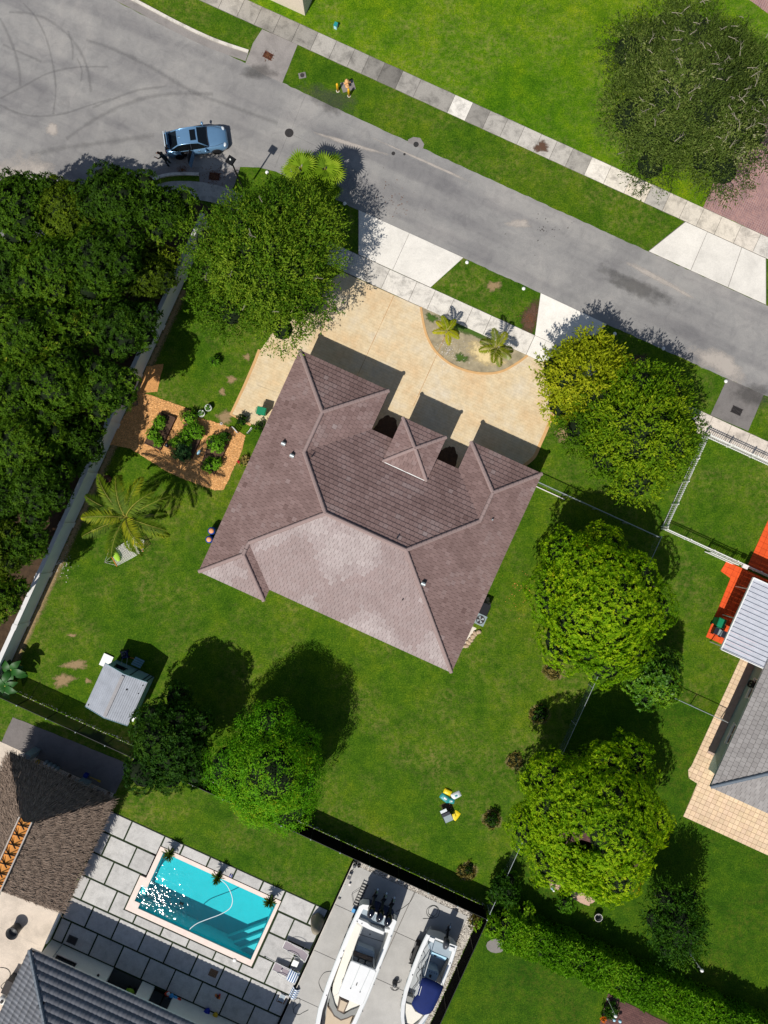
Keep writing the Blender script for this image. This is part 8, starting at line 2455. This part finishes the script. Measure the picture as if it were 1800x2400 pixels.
# ------------------------------------------------------------------ bags and cart on the lawn
LB = lambda x, y, z=0: W(1010 + x / 16.59, 1830 + y / 16.59, z)
def bag(label, x, y, w, h, rz, mat, seed, z=0.0, print_mat=None, hh=0.11):
    R = random.Random(seed); g = LB(x, y, 0.1)
    t = thing('soil_bag', label, 'bag', (g.x, g.y, z), rz, 'bags on the back lawn')
    n = 9; secs = []
    for i in range(n):
        u = -1 + 2 * i / (n - 1); row = []
        for j in range(n):
            v = -1 + 2 * j / (n - 1)
            b = max(0, (1 - u ** 4) * (1 - v ** 4)) ** 0.5
            row.append((u * w / 2 * (1 - 0.06 * v * v), v * h / 2 * (1 - 0.08 * u * u), 0.015 + hh * b + R.uniform(-0.014, 0.014) * b))
        secs.append(row)
    MB().loft(secs).build('sack', mat, t, True)
    if print_mat:
        secs2 = [[(a * 0.55, b * 0.55, c + 0.012) for a, b, c in r[2:7]] for r in secs[2:7]]
        MB().loft(secs2).build('print', print_mat, t, True)
bag('crumpled yellow bag at the top of the heap on the lawn', 650, 440, 0.62, 0.42, UVA, 'bag_yellow', 1, 0.05)
bag('teal and white bag left in the heap on the lawn', 560, 690, 0.85, 0.5, UVA - 0.25, 'bag_teal', 2, 0.0, 'bag_white')
bag('pale printed bag right in the heap on the lawn', 980, 580, 0.75, 0.48, UVA + 0.9, 'bag_white', 3, 0.0, 'bag_teal')
bag('teal-edged white bag at the bottom of the heap', 800, 790, 0.5, 0.42, UVA + 0.2, 'bag_teal', 4, 0.03, 'bag_white')
bag('flat yellow bag lying beside the black cart', 960, 1370, 0.52, 0.72, UVA - 0.2, 'bag_yellow', 5, 0.0, None, 0.05)
g = LB(590, 1330, 0.4); t = thing('garden_cart', 'black folding garden cart with a grey tray on the lawn', 'cart', (g.x, g.y, 0), math.radians(24))
MB().box(0.05, -0.25, 0.5, 0.62, 0.5, 0.05).build('tray', 'grey_box', t); MB().box(0.02, 0.1, 0.46, 0.62, 0.22, 0.22).build('bin', 'bin_dark', t)
for x in (-0.3, 0.36):
    MB().tube([(x, -0.7, 0.45), (x, -0.45, 0.5), (x, 0.28, 0.42)], 0.02, 6).build('side_rail', 'black_metal', t)
    MB().tube([(x, -0.4, 0.48), (x, -0.3, 0)], 0.02, 6).build('leg', 'black_metal', t); MB().tube([(x, 0.2, 0.42), (x, 0.2, 0)], 0.02, 6).build('leg', 'black_metal', t)
MB().box(-0.05, 0.36, 0.42, 0.5, 0.22, 0.1).build('parcel', 'bag_white', t)
blob('bare_patch', LB(620, 1000), 0.5, 0.4, 0.006, 'earth_soft', 71, 0.2)
# small round pot beside the lower mango tree, tools by the fence
g = K(2, 3, 550, 950); t = thing('plant_tub', 'open dark round pot on the lawn below the big lower mango tree', 'pot', (g.x, g.y, 0)); MB().lathe([(0.22, 0), (0.28, 0.4), (0.3, 0.42), (0.27, 0.42), (0.24, 0.1), (0.01, 0.08)], 18).build('pot', 'pot_dark', t, True); MB().tube([(0.29 * math.cos(a), 0.29 * math.sin(a), 0.43) for a in [2 * math.pi * k / 18 for k in range(19)]], 0.018, 5).build('rim', 'white_trim', t, True)
g = K(2, 3, 262, 775); t = thing('garden_gnome', 'small white and blue garden ornament at the edge of the big lower mango tree', 'ornament', (g.x, g.y, 0)); MB().lathe([(0.12, 0), (0.14, 0.1), (0.08, 0.3), (0.03, 0.35)], 12).build('body', 'pale_blue', t, True); MB().ball((0, 0, 0.42), 0.09, 10, 7).build('head', 'white_paint', t, True)
# paving stone near the bushes
g = K(1, 3, 1555, 1150); o = sheet('stepping_stone', [(g.x + 0.75 * math.cos(a), g.y + 0.55 * math.sin(a)) for a in [2 * math.pi * k / 12 for k in range(12)]], 0.05, 'asphalt_pad', 0, kind=None, thick=0.05); tag(o, 'flat grey stone slab below the light bush by the yard fence', 'stone')
# flower bed on the brown paving
shrub('flower bed plants with orange blossom on the brown paving', 1432, 2372, 0.75, 0.8, 'leaf_dark2', 90, 'flower_bush', 0.18, 1.3)
shrub('orange flowers in the bed on the brown paving', 1415, 2388, 0.28, 0.5, 'flower_orange', 91, 'flower_bush', 0.12, 2.0, cat='flowers')
# fallen leaves
def litter(name, c, r, n, mat, seed, z=0.03, size=(0.03, 0.07)):
    R = random.Random(seed); m = MB()
    for i in range(n):
        a = R.uniform(0, 6.28); q = r * abs(R.gauss(0, 0.5)); x, y = c[0] + q * math.cos(a), c[1] + q * math.sin(a)
        s = R.uniform(*size); b = R.uniform(0, 6.28)
        m.add([(x + s * math.cos(b), y + s * math.sin(b), z + 0.01), (x - s * 0.4 * math.sin(b), y + s * 0.4 * math.cos(b), z + 0.02), (x - s * math.cos(b), y - s * math.sin(b), z + 0.008), (x + s * 0.4 * math.sin(b), y - s * 0.4 * math.cos(b), z + 0.02)], [(0, 1, 2, 3)], R.random())
    o = m.build(name, mat); o['kind'] = 'stuff'
litter('fallen_leaves', K(0, 0, 1390, 1145), 0.9, 260, 'dead_leaf', 1)
litter('fallen_leaves', K(0, 0, 1180, 1100), 0.7, 120, 'dead_leaf', 2)
litter('fallen_leaves', K(1, 0, 78, 362), 0.5, 90, 'dead_leaf', 3, 0.035)
litter('fallen_leaves', K(1, 0, 880, 1300), 2.2, 60, 'dead_leaf', 4, 0.02)
litter('fallen_leaves', K(2, 0, 200, 1480), 2.5, 26, 'iron_leaf', 5, 0.02, (0.04, 0.08))
litter('fallen_leaves', K(1, 1, 1250, 610), 1.6, 260, 'pebble', 6, 0.02, (0.02, 0.06))
litter('fallen_leaves', K(0, 2, 380, 330), 1.6, 130, 'pebble', 7, 0.012)
litter('fallen_leaves', K(2, 1, 120, 400), 1.0, 160, 'dead_leaf', 8, 0.02)
litter('fallen_leaves', K(2, 2, 60, 500), 2.5, 60, 'orange_leaf', 9, 0.01)
P = curve_pts([K(2, 0, *q, 0.1) for q in ((680, 1000), (760, 970), (830, 945))], 4)
o = thing('fallen_branch', 'fallen grey branch on the upper lawn below the oak', 'branch', (0, 0, 0)); MB().tube(P, [0.03, 0.05, 0.05, 0.06, 0.06, 0.05, 0.05, 0.04, 0.03][:len(P)], 6).build('stem', 'bark_pale', o); MB().tube([K(2, 0, 740, 975, 0.1), K(2, 0, 750, 930, 0.15)], [0.03, 0.01], 5).build('twig', 'bark_pale', o)
g = K(2, 0, 905, 925); o = thing('boulder', 'pale boulder at the foot of the upper right oak', 'rock', (g.x, g.y, 0)); b = MB(); b.ball((0, 0, 0.18), (0.36, 0.33, 0.26), 12, 8); R = random.Random(3); b.v = [(x * R.uniform(0.9, 1.1), y * R.uniform(0.9, 1.1), z) for x, y, z in b.v]; b.build('stone', 'rock_pale', o)
blob('ant_mound', K(2, 0, 190, 955), 0.62, 0.5, 0.05, 'earth_soft', 72, 0.25)
